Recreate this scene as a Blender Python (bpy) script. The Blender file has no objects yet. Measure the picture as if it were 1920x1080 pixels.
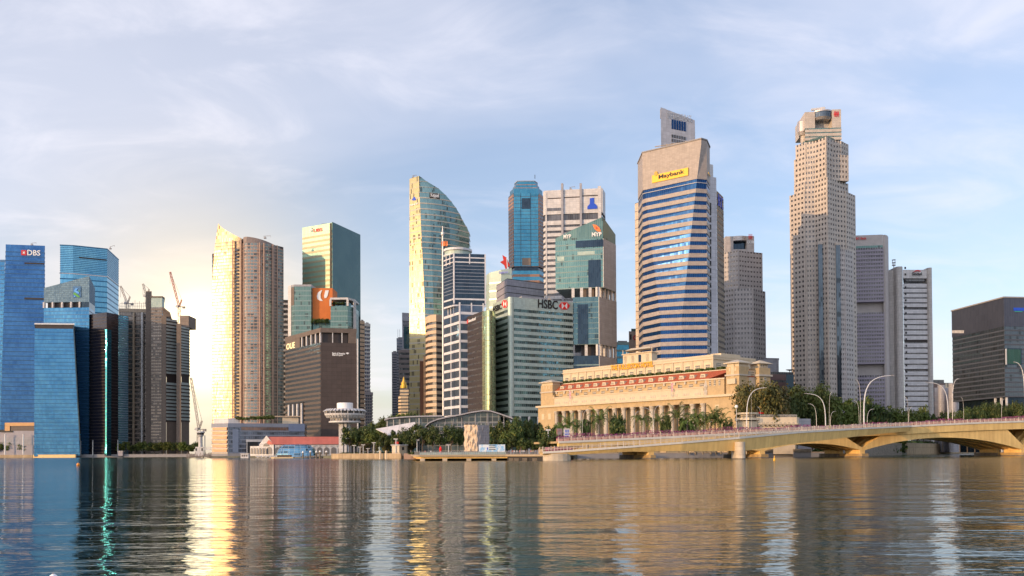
import bpy, math, random
from mathutils import Vector, Matrix
from math import radians as R_, sin, cos, pi
random.seed(7)
S = bpy.context.scene
COL = S.collection
# ---------------------------------------------------------------- camera, sky, sun, exposure
FPX = 1707.0; CH = 3.0; PITCH = R_(1.0); ROLL = R_(0.3); CY = 848.5 - FPX*math.tan(PITCH)
cam = bpy.data.cameras.new('camera'); camo = bpy.data.objects.new('camera', cam); COL.objects.link(camo)
cam.sensor_width = 36.0; cam.lens = 36.0*FPX/1920; cam.clip_start = 0.5; cam.clip_end = 40000
cam.shift_y = (CY-540)/1920
ROT = Matrix.Rotation(pi/2+PITCH, 3, 'X') @ Matrix.Rotation(-ROLL, 3, 'Z')
camo.matrix_world = Matrix.Translation((0, 0, CH)) @ ROT.to_4x4()
S.camera = camo
SUN_EL = R_(8.0); SUN_AZ = math.atan2(-0.84, -0.54)     # from the left behind the camera
sdir = Vector((sin(SUN_AZ)*cos(SUN_EL), cos(SUN_AZ)*cos(SUN_EL), sin(SUN_EL)))
W = bpy.data.worlds.new('World'); S.world = W; W.use_nodes = True
wt = W.node_tree; wn = wt.nodes; wl = wt.links; wn.clear()
def wnode(t, **k):
    n = wn.new(t)
    for a, b in k.items(): setattr(n, a, b)
    return n
def dirp(px, py):
    u = (px-960)/FPX; v = (CY-py)/FPX
    return (ROT @ Vector((u, v, -1))).normalized()
sky = wnode('ShaderNodeTexSky', sky_type='NISHITA', sun_disc=False, sun_elevation=SUN_EL, sun_rotation=SUN_AZ % (2*pi),
            altitude=0, air_density=1.0, dust_density=1.2, ozone_density=1.6)
tc = wnode('ShaderNodeTexCoord'); sep = wnode('ShaderNodeSeparateXYZ'); wl.new(tc.outputs['Generated'], sep.inputs[0])
def wmath(op, a, b=None, clamp=False):
    n = wnode('ShaderNodeMath', operation=op, use_clamp=clamp)
    for i, x in enumerate((a, b)):
        if x is None: continue
        if isinstance(x, (int, float)): n.inputs[i].default_value = x
        else: wl.new(x, n.inputs[i])
    return n.outputs[0]
zc = wmath('ADD', wmath('MAXIMUM', sep.outputs['Z'], 0.0), 0.22)
cx = wmath('DIVIDE', sep.outputs['X'], zc); cy = wmath('DIVIDE', sep.outputs['Y'], zc)
comb = wnode('ShaderNodeCombineXYZ'); wl.new(cx, comb.inputs[0]); wl.new(cy, comb.inputs[1])
def cloud(scale, detail, rough, lo, hi, dist, off):
    mp = wnode('ShaderNodeMapping'); mp.inputs['Location'].default_value = off; mp.inputs['Scale'].default_value = (1, 1.5, 1)
    wl.new(comb.outputs[0], mp.inputs[0])
    n = wnode('ShaderNodeTexNoise'); n.inputs['Scale'].default_value = scale; n.inputs['Detail'].default_value = detail
    n.inputs['Roughness'].default_value = rough; n.inputs['Distortion'].default_value = dist
    wl.new(mp.outputs[0], n.inputs['Vector'])
    r = wnode('ShaderNodeMapRange', interpolation_type='SMOOTHSTEP'); r.inputs['From Min'].default_value = lo; r.inputs['From Max'].default_value = hi
    wl.new(n.outputs['Fac'], r.inputs['Value']); return r.outputs[0]
c1 = cloud(0.75, 5, .5, .30, .66, .5, (3.1, 1.7, 0)); c2 = cloud(2.6, 7, .58, .42, .78, .7, (9.3, 4.1, 2))
cl = wmath('ADD', wmath('MULTIPLY', c1, .56), wmath('MULTIPLY', c2, .44), True)
cl = wmath('ADD', wmath('MULTIPLY', cl, .68), .19, True)
def wmix(fac, a, b, blend='MIX'):
    m = wnode('ShaderNodeMix', data_type='RGBA', blend_type=blend)
    if isinstance(fac, (int, float)): m.inputs['Factor'].default_value = fac
    else: wl.new(fac, m.inputs['Factor'])
    for i, x in ((6, a), (7, b)):
        if isinstance(x, tuple): m.inputs[i].default_value = (*x, 1)
        else: wl.new(x, m.inputs[i])
    return m.outputs[2]
SKYS = 0.1
skyb = wmix(1.0, sky.outputs[0], (1.58, 1.60, 1.86), 'MULTIPLY')
skyc = wmix(cl, skyb, (6.5, 6.45, 7.15))
def glow(px, py, power, amp, colr, base):
    g = dirp(px, py)
    vm = wnode('ShaderNodeVectorMath', operation='DOT_PRODUCT'); vm.inputs[1].default_value = g; wl.new(tc.outputs['Generated'], vm.inputs[0])
    f = wmath('MULTIPLY', wmath('POWER', wmath('MAXIMUM', vm.outputs['Value'], 0.0), power), amp)
    m = wnode('ShaderNodeVectorMath', operation='SCALE'); m.inputs[0].default_value = colr; wl.new(f, m.inputs['Scale'])
    a = wnode('ShaderNodeVectorMath', operation='ADD'); wl.new(base, a.inputs[0]); wl.new(m.outputs[0], a.inputs[1]); return a.outputs[0]
vmw = wnode('ShaderNodeVectorMath', operation='DOT_PRODUCT'); vmw.inputs[1].default_value = dirp(384, 645); wl.new(tc.outputs['Generated'], vmw.inputs[0])
skyc = wmix(wmath('MULTIPLY', wmath('POWER', wmath('MAXIMUM', vmw.outputs['Value'], 0.0), 110.0), .85, True), skyc, (8.6, 6.9, 4.6))
skyc = glow(384, 640, 1600, 26.0, (1.0, .82, .46), skyc)   # sun burst glow put into the sky colour, beside the curved tower
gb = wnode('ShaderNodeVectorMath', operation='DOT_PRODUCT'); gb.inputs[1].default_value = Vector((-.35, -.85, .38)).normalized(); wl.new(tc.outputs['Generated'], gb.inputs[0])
gf = wmath('MULTIPLY', wmath('POWER', wmath('MAXIMUM', gb.outputs['Value'], 0.0), 2.0), 4.2)          # fill glow added to the unseen sky behind the camera, lifts the shaded sides
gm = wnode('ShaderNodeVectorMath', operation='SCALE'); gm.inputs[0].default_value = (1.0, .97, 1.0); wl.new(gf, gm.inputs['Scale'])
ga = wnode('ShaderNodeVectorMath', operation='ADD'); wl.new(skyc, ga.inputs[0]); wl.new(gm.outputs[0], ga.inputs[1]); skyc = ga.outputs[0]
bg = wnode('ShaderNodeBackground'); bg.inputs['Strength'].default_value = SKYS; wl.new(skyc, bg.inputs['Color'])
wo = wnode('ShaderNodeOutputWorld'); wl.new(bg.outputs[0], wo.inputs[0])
sun = bpy.data.lights.new('sun', 'SUN'); sun.energy = 2.3; sun.angle = R_(0.5); sun.color = (1.0, .63, .32)
suno = bpy.data.objects.new('sun', sun); COL.objects.link(suno)
suno.rotation_euler = (-sdir).to_track_quat('-Z', 'Y').to_euler()
S.view_settings.view_transform = 'Standard'; S.view_settings.look = 'None'; S.view_settings.exposure = 0.62; S.view_settings.gamma = 1
S.render.engine = 'CYCLES'; S.cycles.max_bounces = 6; S.cycles.use_denoising = True

# ---------------------------------------------------------------- pixel helpers (photo 1920x1080 -> world)
CAM = Vector((0, 0, CH))
def at(px, py, d):
    r = dirp(px, py); return CAM + r*(d/r.y)
def atz(px, py, z):
    r = dirp(px, py); return CAM + r*((z-CH)/r.z)
def xy(px, py, d): p = at(px, py, d); return (p.x, p.y)
def zat(px, py, d): return at(px, py, d).z
def fp(A, B, px, py):        # pixel ray meets the vertical plane through A, B
    r = dirp(px, py); n = Vector((B[1]-A[1], A[0]-B[0], 0))
    return CAM + r*((Vector((A[0], A[1], 0))-Vector((0, 0, 0))).dot(n)/r.dot(n))
GY = 848.0
def gx(px, d): return xy(px, GY, d)      # photo column read at row GY
# ---------------------------------------------------------------- mesh helpers
class M:
    def __init__(s): s.v = []; s.f = []; s.sm = False
    def add(s, vs, fs):
        o = len(s.v); s.v += [tuple(v) for v in vs]; s.f += [tuple(i+o for i in f) for f in fs]; return s
    def prism(s, pb, z0, z1, pt=None):
        pt = pt or pb; n = len(pb)
        z0 = z0 if isinstance(z0, (list, tuple)) else [z0]*n; z1 = z1 if isinstance(z1, (list, tuple)) else [z1]*n
        vs = [(p[0], p[1], z) for p, z in zip(pb, z0)] + [(p[0], p[1], z) for p, z in zip(pt, z1)]
        fs = [tuple(range(n))[::-1], tuple(range(n, 2*n))] + [(i, (i+1) % n, n+(i+1) % n, n+i) for i in range(n)]
        return s.add(vs, fs)
    def box(s, x0, y0, z0, x1, y1, z1): return s.prism([(x0, y0), (x1, y0), (x1, y1), (x0, y1)], z0, z1)
    def slab(s, A, B, z0, z1, th, out=0.0):   # box on vertical face A->B (outside is to the right of A->B)
        a = Vector((A[0], A[1])); b = Vector((B[0], B[1])); t = (b-a).normalized(); n = Vector((t.y, -t.x))
        p = [a+n*out, b+n*out, b+n*(out-th), a+n*(out-th)]
        p = [a+n*(out+0)-n*0, b+n*out, b-n*(th-out), a-n*(th-out)]
        return s.prism([tuple(q) for q in ccw([tuple(q) for q in p])], z0, z1)
    def bar(s, a, b, w, h=None):
        a = Vector(a); b = Vector(b); h = h or w; d = (b-a).normalized()
        u = d.cross(Vector((0, 0, 1)))
        if u.length < 1e-3: u = Vector((1, 0, 0))
        u.normalize(); k = u.cross(d).normalized(); u = u*w/2; k = k*h/2
        vs = [a-u-k, a+u-k, a+u+k, a-u+k, b-u-k, b+u-k, b+u+k, b-u+k]
        return s.add(vs, [(3, 2, 1, 0), (4, 5, 6, 7), (0, 1, 5, 4), (1, 2, 6, 5), (2, 3, 7, 6), (3, 0, 4, 7)])
    def tube(s, pts, rs, n=8):
        pts = [Vector(p) for p in pts]; rs = rs if isinstance(rs, (list, tuple)) else [rs]*len(pts); vs = []
        for i, p in enumerate(pts):
            d = (pts[min(i+1, len(pts)-1)]-pts[max(i-1, 0)]).normalized()
            u = d.cross(Vector((0, 1, 0)) if abs(d.y) < .9 else Vector((1, 0, 0))).normalized(); k = d.cross(u)
            vs += [p+(u*cos(2*pi*j/n)+k*sin(2*pi*j/n))*rs[i] for j in range(n)]
        m = len(pts)
        fs = [(i*n+j, i*n+(j+1) % n, (i+1)*n+(j+1) % n, (i+1)*n+j) for i in range(m-1) for j in range(n)]
        fs += [tuple(range(n))[::-1], tuple(range((m-1)*n, m*n))]
        return s.add(vs, fs)
    def lathe(s, c, prof, n=20, sx=1, sy=1):
        vs = []
        for r, z in prof: vs += [(c[0]+r*sx*cos(2*pi*j/n), c[1]+r*sy*sin(2*pi*j/n), c[2]+z) for j in range(n)]
        m = len(prof); fs = [(i*n+j, i*n+(j+1) % n, (i+1)*n+(j+1) % n, (i+1)*n+j) for i in range(m-1) for j in range(n)]
        fs += [tuple(range(n))[::-1], tuple(range((m-1)*n, m*n))]
        return s.add(vs, fs)
def ccw(p):
    a = sum(p[i][0]*p[(i+1) % len(p)][1]-p[(i+1) % len(p)][0]*p[i][1] for i in range(len(p)))
    return p if a > 0 else p[::-1]
def offs(p, d):
    n = len(p); out = []
    for i in range(n):
        a, b, c = Vector(p[i-1]), Vector(p[i]), Vector(p[(i+1) % n])
        e1 = (b-a); e2 = (c-b)
        if e1.length < 1e-6 or e2.length < 1e-6: out.append(tuple(b)); continue
        e1.normalize(); e2.normalize(); n1 = Vector((e1.y, -e1.x)); n2 = Vector((e2.y, -e2.x))
        m = n1+n2
        if m.length < .2: m = n1
        m.normalize(); k = d/max(.5, m.dot(n1)); out.append((b.x+m.x*k, b.y+m.y*k))
    return out
def wuv(me):
    uv = me.uv_layers.new(name='UVMap').data; vs = me.vertices
    for p in me.polygons:
        n = p.normal
        if abs(n.z) > .8:
            for li in p.loop_indices: c = vs[me.loops[li].vertex_index].co; uv[li].uv = (c.x, c.y)
        else:
            tx, ty = -n.y, n.x; l = math.hypot(tx, ty) or 1; tx /= l; ty /= l
            for li in p.loop_indices: c = vs[me.loops[li].vertex_index].co; uv[li].uv = (c.x*tx+c.y*ty, c.z)
LOC = {}
def tag(o, label=None, cat=None, group=None, kind=None):
    if label: o['label'] = label
    if cat: o['category'] = cat
    if group: o['group'] = group
    if kind: o['kind'] = kind
    return o
def thing(name, label, cat, loc=(0, 0, 0), group=None):
    o = bpy.data.objects.new(name, None); COL.objects.link(o); o.location = loc; o.empty_display_size = 1
    LOC[o] = Vector(loc); return tag(o, label, cat, group)
def obj(name, m, mat, parent=None, smooth=False, uv=True, label=None, kind=None):
    L = LOC.get(parent, Vector((0, 0, 0)))
    me = bpy.data.meshes.new(name)
    me.from_pydata([(v[0]-L.x, v[1]-L.y, v[2]-L.z) for v in m.v], [], m.f); me.update()
    if uv: wuv(me)
    me.materials.append(mat)
    if smooth: me.polygons.foreach_set('use_smooth', [True]*len(me.polygons))
    o = bpy.data.objects.new(name, me); COL.objects.link(o)
    if parent: o.parent = parent
    LOC[o] = L
    return tag(o, label, None, None, kind)
def dup(root, loc, rz=0, sc=1, label=None, group=None):
    r = root.copy(); COL.objects.link(r); r.location = loc; r.rotation_euler = (0, 0, rz); r.scale = (sc,)*3 if isinstance(sc, (int, float)) else sc
    if label: r['label'] = label
    if group: r['group'] = group
    for ch in list(root.children):
        c = ch.copy(); COL.objects.link(c); c.parent = r
        for g in list(ch.children): d = g.copy(); COL.objects.link(d); d.parent = c
    return r
# ---------------------------------------------------------------- materials
def mat(name):
    m = bpy.data.materials.new(name); m.use_nodes = True; nt = m.node_tree
    return m, nt, nt.nodes['Principled BSDF']
def nmath(nt, op, a, b=None):
    n = nt.nodes.new('ShaderNodeMath'); n.operation = op
    for i, x in enumerate((a, b)):
        if x is None: continue
        if isinstance(x, (int, float)): n.inputs[i].default_value = x
        else: nt.links.new(x, n.inputs[i])
    return n.outputs[0]
def nmix(nt, f, a, b):
    m = nt.nodes.new('ShaderNodeMix'); m.data_type = 'RGBA'
    if isinstance(f, (int, float)): m.inputs['Factor'].default_value = f
    else: nt.links.new(f, m.inputs['Factor'])
    for i, x in ((6, a), (7, b)):
        if isinstance(x, tuple): m.inputs[i].default_value = (*x, 1)
        else: nt.links.new(x, m.inputs[i])
    return m.outputs[2]
def glass(name, a, b, pane=(1.6, 4.0), mull=(.25, .27, .28), mw=.07, mh=0.0, rough=.09, metal=.75, wob=.018, dark=0.0, dcol=(.02, .025, .03)):
    m, nt, bs = mat(name); L = nt.links
    uv = nt.nodes.new('ShaderNodeUVMap'); sp = nt.nodes.new('ShaderNodeSeparateXYZ'); L.new(uv.outputs[0], sp.inputs[0])
    u = nmath(nt, 'DIVIDE', sp.outputs[0], pane[0]); v = nmath(nt, 'DIVIDE', sp.outputs[1], pane[1])
    cb = nt.nodes.new('ShaderNodeCombineXYZ'); L.new(nmath(nt, 'FLOOR', u), cb.inputs[0]); L.new(nmath(nt, 'FLOOR', v), cb.inputs[1])
    wn_ = nt.nodes.new('ShaderNodeTexWhiteNoise'); wn_.noise_dimensions = '2D'; L.new(cb.outputs[0], wn_.inputs['Vector'])
    # big soft variation too, uneven reflections and blinds put into the colour
    ns = nt.nodes.new('ShaderNodeTexNoise'); ns.inputs['Scale'].default_value = .035; ns.inputs['Detail'].default_value = 3
    L.new(uv.outputs[0], ns.inputs['Vector'])
    mr0 = nt.nodes.new('ShaderNodeMapRange'); mr0.inputs['From Min'].default_value = .34; mr0.inputs['From Max'].default_value = .66; L.new(ns.outputs['Fac'], mr0.inputs['Value'])
    f = nmath(nt, 'ADD', nmath(nt, 'MULTIPLY', wn_.outputs['Value'], .42), nmath(nt, 'MULTIPLY', mr0.outputs[0], .58))
    c = nmix(nt, f, a, b)
    if dark > 0:
        dk = nmath(nt, 'LESS_THAN', wn_.outputs['Value'], dark); c = nmix(nt, nmath(nt, 'MULTIPLY', dk, .7), c, dcol)
    mk = nmath(nt, 'LESS_THAN', nmath(nt, 'FRACT', u), mw)
    if mh > 0: mk = nmath(nt, 'MAXIMUM', mk, nmath(nt, 'LESS_THAN', nmath(nt, 'FRACT', v), mh))
    c = nmix(nt, mk, c, mull); L.new(c, bs.inputs['Base Color'])
    L.new(nmath(nt, 'MULTIPLY', nmath(nt, 'SUBTRACT', 1.0, mk), metal), bs.inputs['Metallic'])
    L.new(nmath(nt, 'ADD', nmath(nt, 'MULTIPLY', mk, .4), rough), bs.inputs['Roughness'])
    g = nt.nodes.new('ShaderNodeNewGeometry')
    v1 = nt.nodes.new('ShaderNodeVectorMath'); v1.operation = 'SUBTRACT'; L.new(wn_.outputs['Color'], v1.inputs[0]); v1.inputs[1].default_value = (.5, .5, .5)
    v2 = nt.nodes.new('ShaderNodeVectorMath'); v2.operation = 'SCALE'; L.new(v1.outputs[0], v2.inputs[0]); v2.inputs['Scale'].default_value = wob*2
    v3 = nt.nodes.new('ShaderNodeVectorMath'); v3.operation = 'ADD'; L.new(g.outputs['Normal'], v3.inputs[0]); L.new(v2.outputs[0], v3.inputs[1])
    v4 = nt.nodes.new('ShaderNodeVectorMath'); v4.operation = 'NORMALIZE'; L.new(v3.outputs[0], v4.inputs[0]); L.new(v4.outputs[0], bs.inputs['Normal'])
    return m
def stone(name, a, b=None, scale=.25, rough=.75, joint=None, jd=.75, spec=.3, metal=0, streak=0.25):
    b = b or tuple(x*.82 for x in a)
    m, nt, bs = mat(name); L = nt.links
    uv = nt.nodes.new('ShaderNodeUVMap'); co = nt.nodes.new('ShaderNodeTexCoord')
    ns = nt.nodes.new('ShaderNodeTexNoise'); ns.inputs['Scale'].default_value = scale; ns.inputs['Detail'].default_value = 6; ns.inputs['Roughness'].default_value = .62
    L.new(co.outputs['Object'], ns.inputs['Vector'])
    mp = nt.nodes.new('ShaderNodeMapping'); mp.inputs['Scale'].default_value = (.9, .06, 1); L.new(uv.outputs[0], mp.inputs[0])
    n2 = nt.nodes.new('ShaderNodeTexNoise'); n2.inputs['Scale'].default_value = .8; n2.inputs['Detail'].default_value = 4; L.new(mp.outputs[0], n2.inputs['Vector'])
    f = nmath(nt, 'ADD', nmath(nt, 'MULTIPLY', ns.outputs['Fac'], 1-streak), nmath(nt, 'MULTIPLY', n2.outputs['Fac'], streak))
    mr = nt.nodes.new('ShaderNodeMapRange'); mr.inputs['From Min'].default_value = .35; mr.inputs['From Max'].default_value = .68; L.new(f, mr.inputs['Value'])
    c = nmix(nt, mr.outputs[0], b, a)
    if joint:
        sp = nt.nodes.new('ShaderNodeSeparateXYZ'); L.new(uv.outputs[0], sp.inputs[0])
        u = nmath(nt, 'DIVIDE', sp.outputs[0], joint[0]); v = nmath(nt, 'DIVIDE', sp.outputs[1], joint[1])
        cb = nt.nodes.new('ShaderNodeCombineXYZ'); L.new(nmath(nt, 'FLOOR', u), cb.inputs[0]); L.new(nmath(nt, 'FLOOR', v), cb.inputs[1])
        w = nt.nodes.new('ShaderNodeTexWhiteNoise'); w.noise_dimensions = '2D'; L.new(cb.outputs[0], w.inputs['Vector'])
        mk = nmath(nt, 'MAXIMUM', nmath(nt, 'LESS_THAN', nmath(nt, 'FRACT', u), .06), nmath(nt, 'LESS_THAN', nmath(nt, 'FRACT', v), .09))
        k = nmath(nt, 'ADD', nmath(nt, 'MULTIPLY', w.outputs['Value'], .16), .9)
        k = nmath(nt, 'MULTIPLY', k, nmath(nt, 'SUBTRACT', 1.0, nmath(nt, 'MULTIPLY', mk, 1-jd)))
        vs = nt.nodes.new('ShaderNodeVectorMath'); vs.operation = 'SCALE'; L.new(c, vs.inputs[0]); L.new(k, vs.inputs['Scale']); c = vs.outputs[0]
    L.new(c, bs.inputs['Base Color']); bs.inputs['Roughness'].default_value = rough; bs.inputs['Specular IOR Level'].default_value = spec; bs.inputs['Metallic'].default_value = metal
    return m
def leafm(name, a, b, c=(.16, .15, .04)):
    m, nt, bs = mat(name); L = nt.links
    g = nt.nodes.new('ShaderNodeNewGeometry'); co = nt.nodes.new('ShaderNodeTexCoord')
    oi = nt.nodes.new('ShaderNodeObjectInfo')
    ns = nt.nodes.new('ShaderNodeTexNoise'); ns.inputs['Scale'].default_value = .22; ns.inputs['Detail'].default_value = 3; L.new(g.outputs['Position'], ns.inputs['Vector'])
    f = nmath(nt, 'ADD', nmath(nt, 'MULTIPLY', g.outputs['Random Per Island'], .5), nmath(nt, 'MULTIPLY', ns.outputs['Fac'], .5))
    cc = nmix(nt, f, a, b); cc = nmix(nt, nmath(nt, 'MULTIPLY', nmath(nt, 'GREATER_THAN', g.outputs['Random Per Island'], .86), .6), cc, c)
    hs = nt.nodes.new('ShaderNodeHueSaturation'); L.new(cc, hs.inputs['Color'])
    L.new(nmath(nt, 'ADD', nmath(nt, 'MULTIPLY', oi.outputs['Random'], .04), .48), hs.inputs['Hue'])
    L.new(nmath(nt, 'ADD', nmath(nt, 'MULTIPLY', oi.outputs['Random'], .5), .8), hs.inputs['Value'])
    L.new(hs.outputs[0], bs.inputs['Base Color']); bs.inputs['Roughness'].default_value = .6; bs.inputs['Specular IOR Level'].default_value = .25
    return m
def flat(name, c, rough=.5, metal=0, emit=0, spec=.5):
    m, nt, bs = mat(name); bs.inputs['Base Color'].default_value = (*c, 1); bs.inputs['Roughness'].default_value = rough; bs.inputs['Metallic'].default_value = metal
    bs.inputs['Specular IOR Level'].default_value = spec
    if emit: bs.inputs['Emission Color'].default_value = (*c, 1); bs.inputs['Emission Strength'].default_value = emit
    return m
# ---------------------------------------------------------------- building kit
def quad(L, N, Rr, roof_from=None, dref=None, iref=1):
    """roof corners in the photo (px, py) left, near, right; dref = distance of corner iref -> ccw footprint + roof height"""
    pts = [L, N, Rr]; H = at(*pts[iref], dref).z
    w = [atz(p[0], p[1], H) for p in pts]; l, n, r = [(p.x, p.y) for p in w]
    back = (l[0]+r[0]-n[0], l[1]+r[1]-n[1])
    return [l, n, r, back], H
def quadd(pl, py, depths, back=None):
    """front outline px list with given depths, left to right; closed by pushing the ends back"""
    f = [xy(p, py, d) for p, d in zip(pl, depths)]
    bk = back or 40
    return f + [(f[-1][0]*(1+bk/f[-1][1])-0.02*bk, f[-1][1]+bk), (f[0][0]*(1+bk/f[0][1])+0.02*bk, f[0][1]+bk)]
G0 = 1.5
def floors(root, poly, z0, z1, n, frac, gm, wm, proud=.3, wn='window_band', sn='spandrel', first='w', gin=0.0):
    pf = poly if callable(poly) else (lambda z: poly)
    h = (z1-z0)/n
    for i in range(n):
        a = z0+i*h; m_ = a+h*(1-frac); b = a+h
        pa, pm, pb = ccw(pf(a)), ccw(pf(m_)), ccw(pf(b))
        obj(sn, M().prism(offs(pa, proud), a, m_, offs(pm, proud)), wm, root)
        obj(wn, M().prism(offs(pm, gin) if gin else pm, m_, b, offs(pb, gin) if gin else pb), gm, root)
def cap(root, poly, z0, z1, m_, proud=.35, name='parapet'):
    return obj(name, M().prism(offs(ccw(poly), proud), z0, z1), m_, root)
def piers(root, A, B, n, z0, z1, w, out, m_, name='pier', ends=True, th=.8):
    A = Vector(A[:2]); B = Vector(B[:2]); t = (B-A)/n; u = t.normalized()
    for i in range(0 if ends else 1, n+1 if ends else n):
        c = A+t*i; obj(name, M().slab(c-u*w/2, c+u*w/2, z0, z1, th, out), m_, root)
def panel(root, name, A, B, p0, p1, m_, out=.3, th=.25, label=None, zs=None):
    a = fp(A, B, *p0); b = fp(A, B, *p1)
    z0, z1 = zs or sorted((a.z, b.z)); return obj(name, M().slab((a.x, a.y), (b.x, b.y), z0, z1, th, out), m_, root, label=label)
def text(root, name, s, A, B, p0, p1, m_, out=.4, ext=.12, bold=.0, label=None, zs=None):
    """lettering fixed on the wall A->B, fitted between two photo corners"""
    a = fp(A, B, *p0); b = fp(A, B, *p1); z0, z1 = zs or sorted((a.z, b.z)); w = math.hypot(b.x-a.x, b.y-a.y)
    cu = bpy.data.curves.new(name, 'FONT'); cu.body = s; cu.extrude = ext; cu.offset = bold; cu.resolution_u = 3
    o = bpy.data.objects.new(name, cu); COL.objects.link(o); bpy.context.view_layer.update()
    me = bpy.data.meshes.new_from_object(o.evaluated_get(bpy.context.evaluated_depsgraph_get()))
    bpy.data.objects.remove(o); bpy.data.curves.remove(cu)
    xs = [v.co.x for v in me.vertices]; ys = [v.co.y for v in me.vertices]
    x0, x1, y0, y1 = min(xs), max(xs), min(ys), max(ys)
    t = Vector((b.x-a.x, b.y-a.y)).normalized(); n = Vector((t.y, -t.x)); L = LOC.get(root, Vector((0, 0, 0)))
    for v in me.vertices:
        fx = (v.co.x-x0)/(x1-x0)*w; fz = z0+(v.co.y-y0)/(y1-y0)*(z1-z0); k = out+v.co.z
        v.co = (a.x+t.x*fx+n.x*k-L.x, a.y+t.y*fx+n.y*k-L.y, fz-L.z)
    me.materials.append(m_); q = bpy.data.objects.new(name, me); COL.objects.link(q); q.parent = root; LOC[q] = L
    return tag(q, label)
def shape(root, name, A, B, pts, m_, out=.4, th=.3, label=None):
    """flat cut-out sign: polygon of photo points on wall A->B"""
    t = Vector((B[0]-A[0], B[1]-A[1])).normalized(); n = Vector((t.y, -t.x, 0))
    q = [fp(A, B, *p) for p in pts]; m = M(); k = len(q)
    vs = [p+n*(out-th) for p in q]+[p+n*out for p in q]
    m.add(vs, [tuple(range(k)), tuple(range(k, 2*k))[::-1]]+[(i, (i+1) % k, k+(i+1) % k, k+i) for i in range(k)])
    return obj(name, m, m_, root, uv=False, label=label)
def roofbox(root, poly, shrink, z0, z1, m_, name='plant_room'):
    p = ccw(poly); c = (sum(q[0] for q in p)/len(p), sum(q[1] for q in p)/len(p))
    return obj(name, M().prism([(c[0]+(q[0]-c[0])*shrink, c[1]+(q[1]-c[1])*shrink) for q in p], z0, z1), m_, root)
def bld(label, cat='office tower', name='office_tower', poly=None, group=None):
    c = (sum(q[0] for q in poly)/len(poly), sum(q[1] for q in poly)/len(poly)); return thing(name, label, cat, (c[0], c[1], G0), group)
# ---------------------------------------------------------------- materials used by the buildings
gBlue = glass('deep_blue_glass', (.05, .15, .32), (.018, .07, .20), (1.5, 4), (.05, .12, .25), .05, rough=.12)
gBlueL = glass('light_blue_glass', (.18, .42, .55), (.09, .28, .45), (1.5, 4), (.12, .25, .38), .05, rough=.12)
gSky = glass('sky_blue_glass', (.07, .22, .38), (.022, .11, .25), (1.5, 4), (.04, .12, .25), .05, rough=.12)
gBlack = glass('near_black_glass', (.075, .07, .085), (.04, .04, .055), (1.5, 4), (.03, .03, .035), .05, rough=.14)
gNavy = glass('navy_glass', (.035, .06, .085), (.015, .028, .045), (1.5, 4), (.04, .05, .08), .05)
gTealD = glass('dark_teal_glass', (.10, .17, .18), (.05, .10, .12), (1.5, 4), (.10, .16, .17), .06, dark=.08)
gTeal = glass('teal_glass', (.13, .22, .20), (.075, .15, .145), (1.6, 4), (.30, .36, .33), .08, rough=.28, metal=.6, dark=.08)
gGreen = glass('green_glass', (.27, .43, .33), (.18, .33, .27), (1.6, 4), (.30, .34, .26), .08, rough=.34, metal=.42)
gGreenD = glass('shaded_green_glass', (.055, .105, .105), (.032, .075, .082), (1.6, 4), (.10, .16, .16), .07, rough=.14)
gHs = glass('hotel_green_band', (.12, .20, .19), (.05, .08, .08), (1.7, 4), (.28, .36, .34), .1, dark=.25)
gGold = glass('gold_lit_glass', (.55, .62, .38), (.38, .50, .34), (1.5, 3.6), (.30, .32, .22), .07, rough=.2)
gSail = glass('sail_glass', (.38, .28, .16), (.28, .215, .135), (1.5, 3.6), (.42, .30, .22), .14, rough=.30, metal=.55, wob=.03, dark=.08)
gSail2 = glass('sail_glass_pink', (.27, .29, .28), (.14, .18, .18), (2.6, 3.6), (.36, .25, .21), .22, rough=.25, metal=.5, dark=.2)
gWin = glass('dark_windows', (.17, .165, .17), (.025, .025, .03), (1.6, 4), (.16, .15, .15), .1, metal=.4)
gWinB = glass('bluish_windows', (.12, .17, .24), (.05, .08, .13), (1.6, 4), (.2, .2, .22), .08, metal=.55)
gPale = glass('pale_glass', (.42, .52, .48), (.28, .40, .38), (2.0, 4), (.38, .42, .38), .1, rough=.5, metal=.1)
gMay = glass('royal_blue_glass', (.007, .055, .17), (.004, .032, .115), (1.5, 4), (.02, .07, .18), .08, rough=.22, metal=.75)
gGrey = glass('grey_smoked_glass', (.12, .15, .18), (.07, .09, .11), (1.6, 4), (.12, .13, .14), .06, rough=.14, dark=.1)
gOct = glass('ocean_teal_glass', (.07, .26, .36), (.035, .17, .27), (1.6, 4), (.05, .12, .16), .09, rough=.1)
wBlueE = stone('blue_spandrel', (.05, .13, .27), rough=.4, metal=.4)
wBlueLE = stone('light_blue_spandrel', (.05, .17, .30), rough=.4, metal=.4)
wDark = stone('dark_spandrel', (.055, .045, .045), rough=.5)
wBrown = stone('brown_metal_cladding', (.17, .135, .115), rough=.55, joint=(3, 1.3))
wBrown2 = stone('brown_fins', (.23, .19, .165), rough=.5)
wTealE = stone('teal_spandrel', (.22, .30, .29), rough=.35, metal=.3)
wGreenE = stone('green_spandrel', (.32, .30, .20), rough=.4, metal=.3)
wHs = stone('pale_green_panels', (.47, .56, .52), rough=.3, joint=(1.7, 1.3), metal=.15)
wWhite = stone('white_cladding', (.62, .61, .62), rough=.5, joint=(3, 2))
wWhiteB = stone('white_frame_paint', (.70, .70, .74), rough=.45)
wCream = stone('cream_render', (.72, .60, .44), rough=.8)
wSalmon = stone('salmon_granite', (.52, .42, .36), (.44, .35, .30), rough=.5, joint=(1.7, 1.25))
wMay = stone('rosy_granite', (.39, .34, .315), (.32, .28, .26), rough=.5, joint=(1.9, 1.2), jd=.8)
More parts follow.
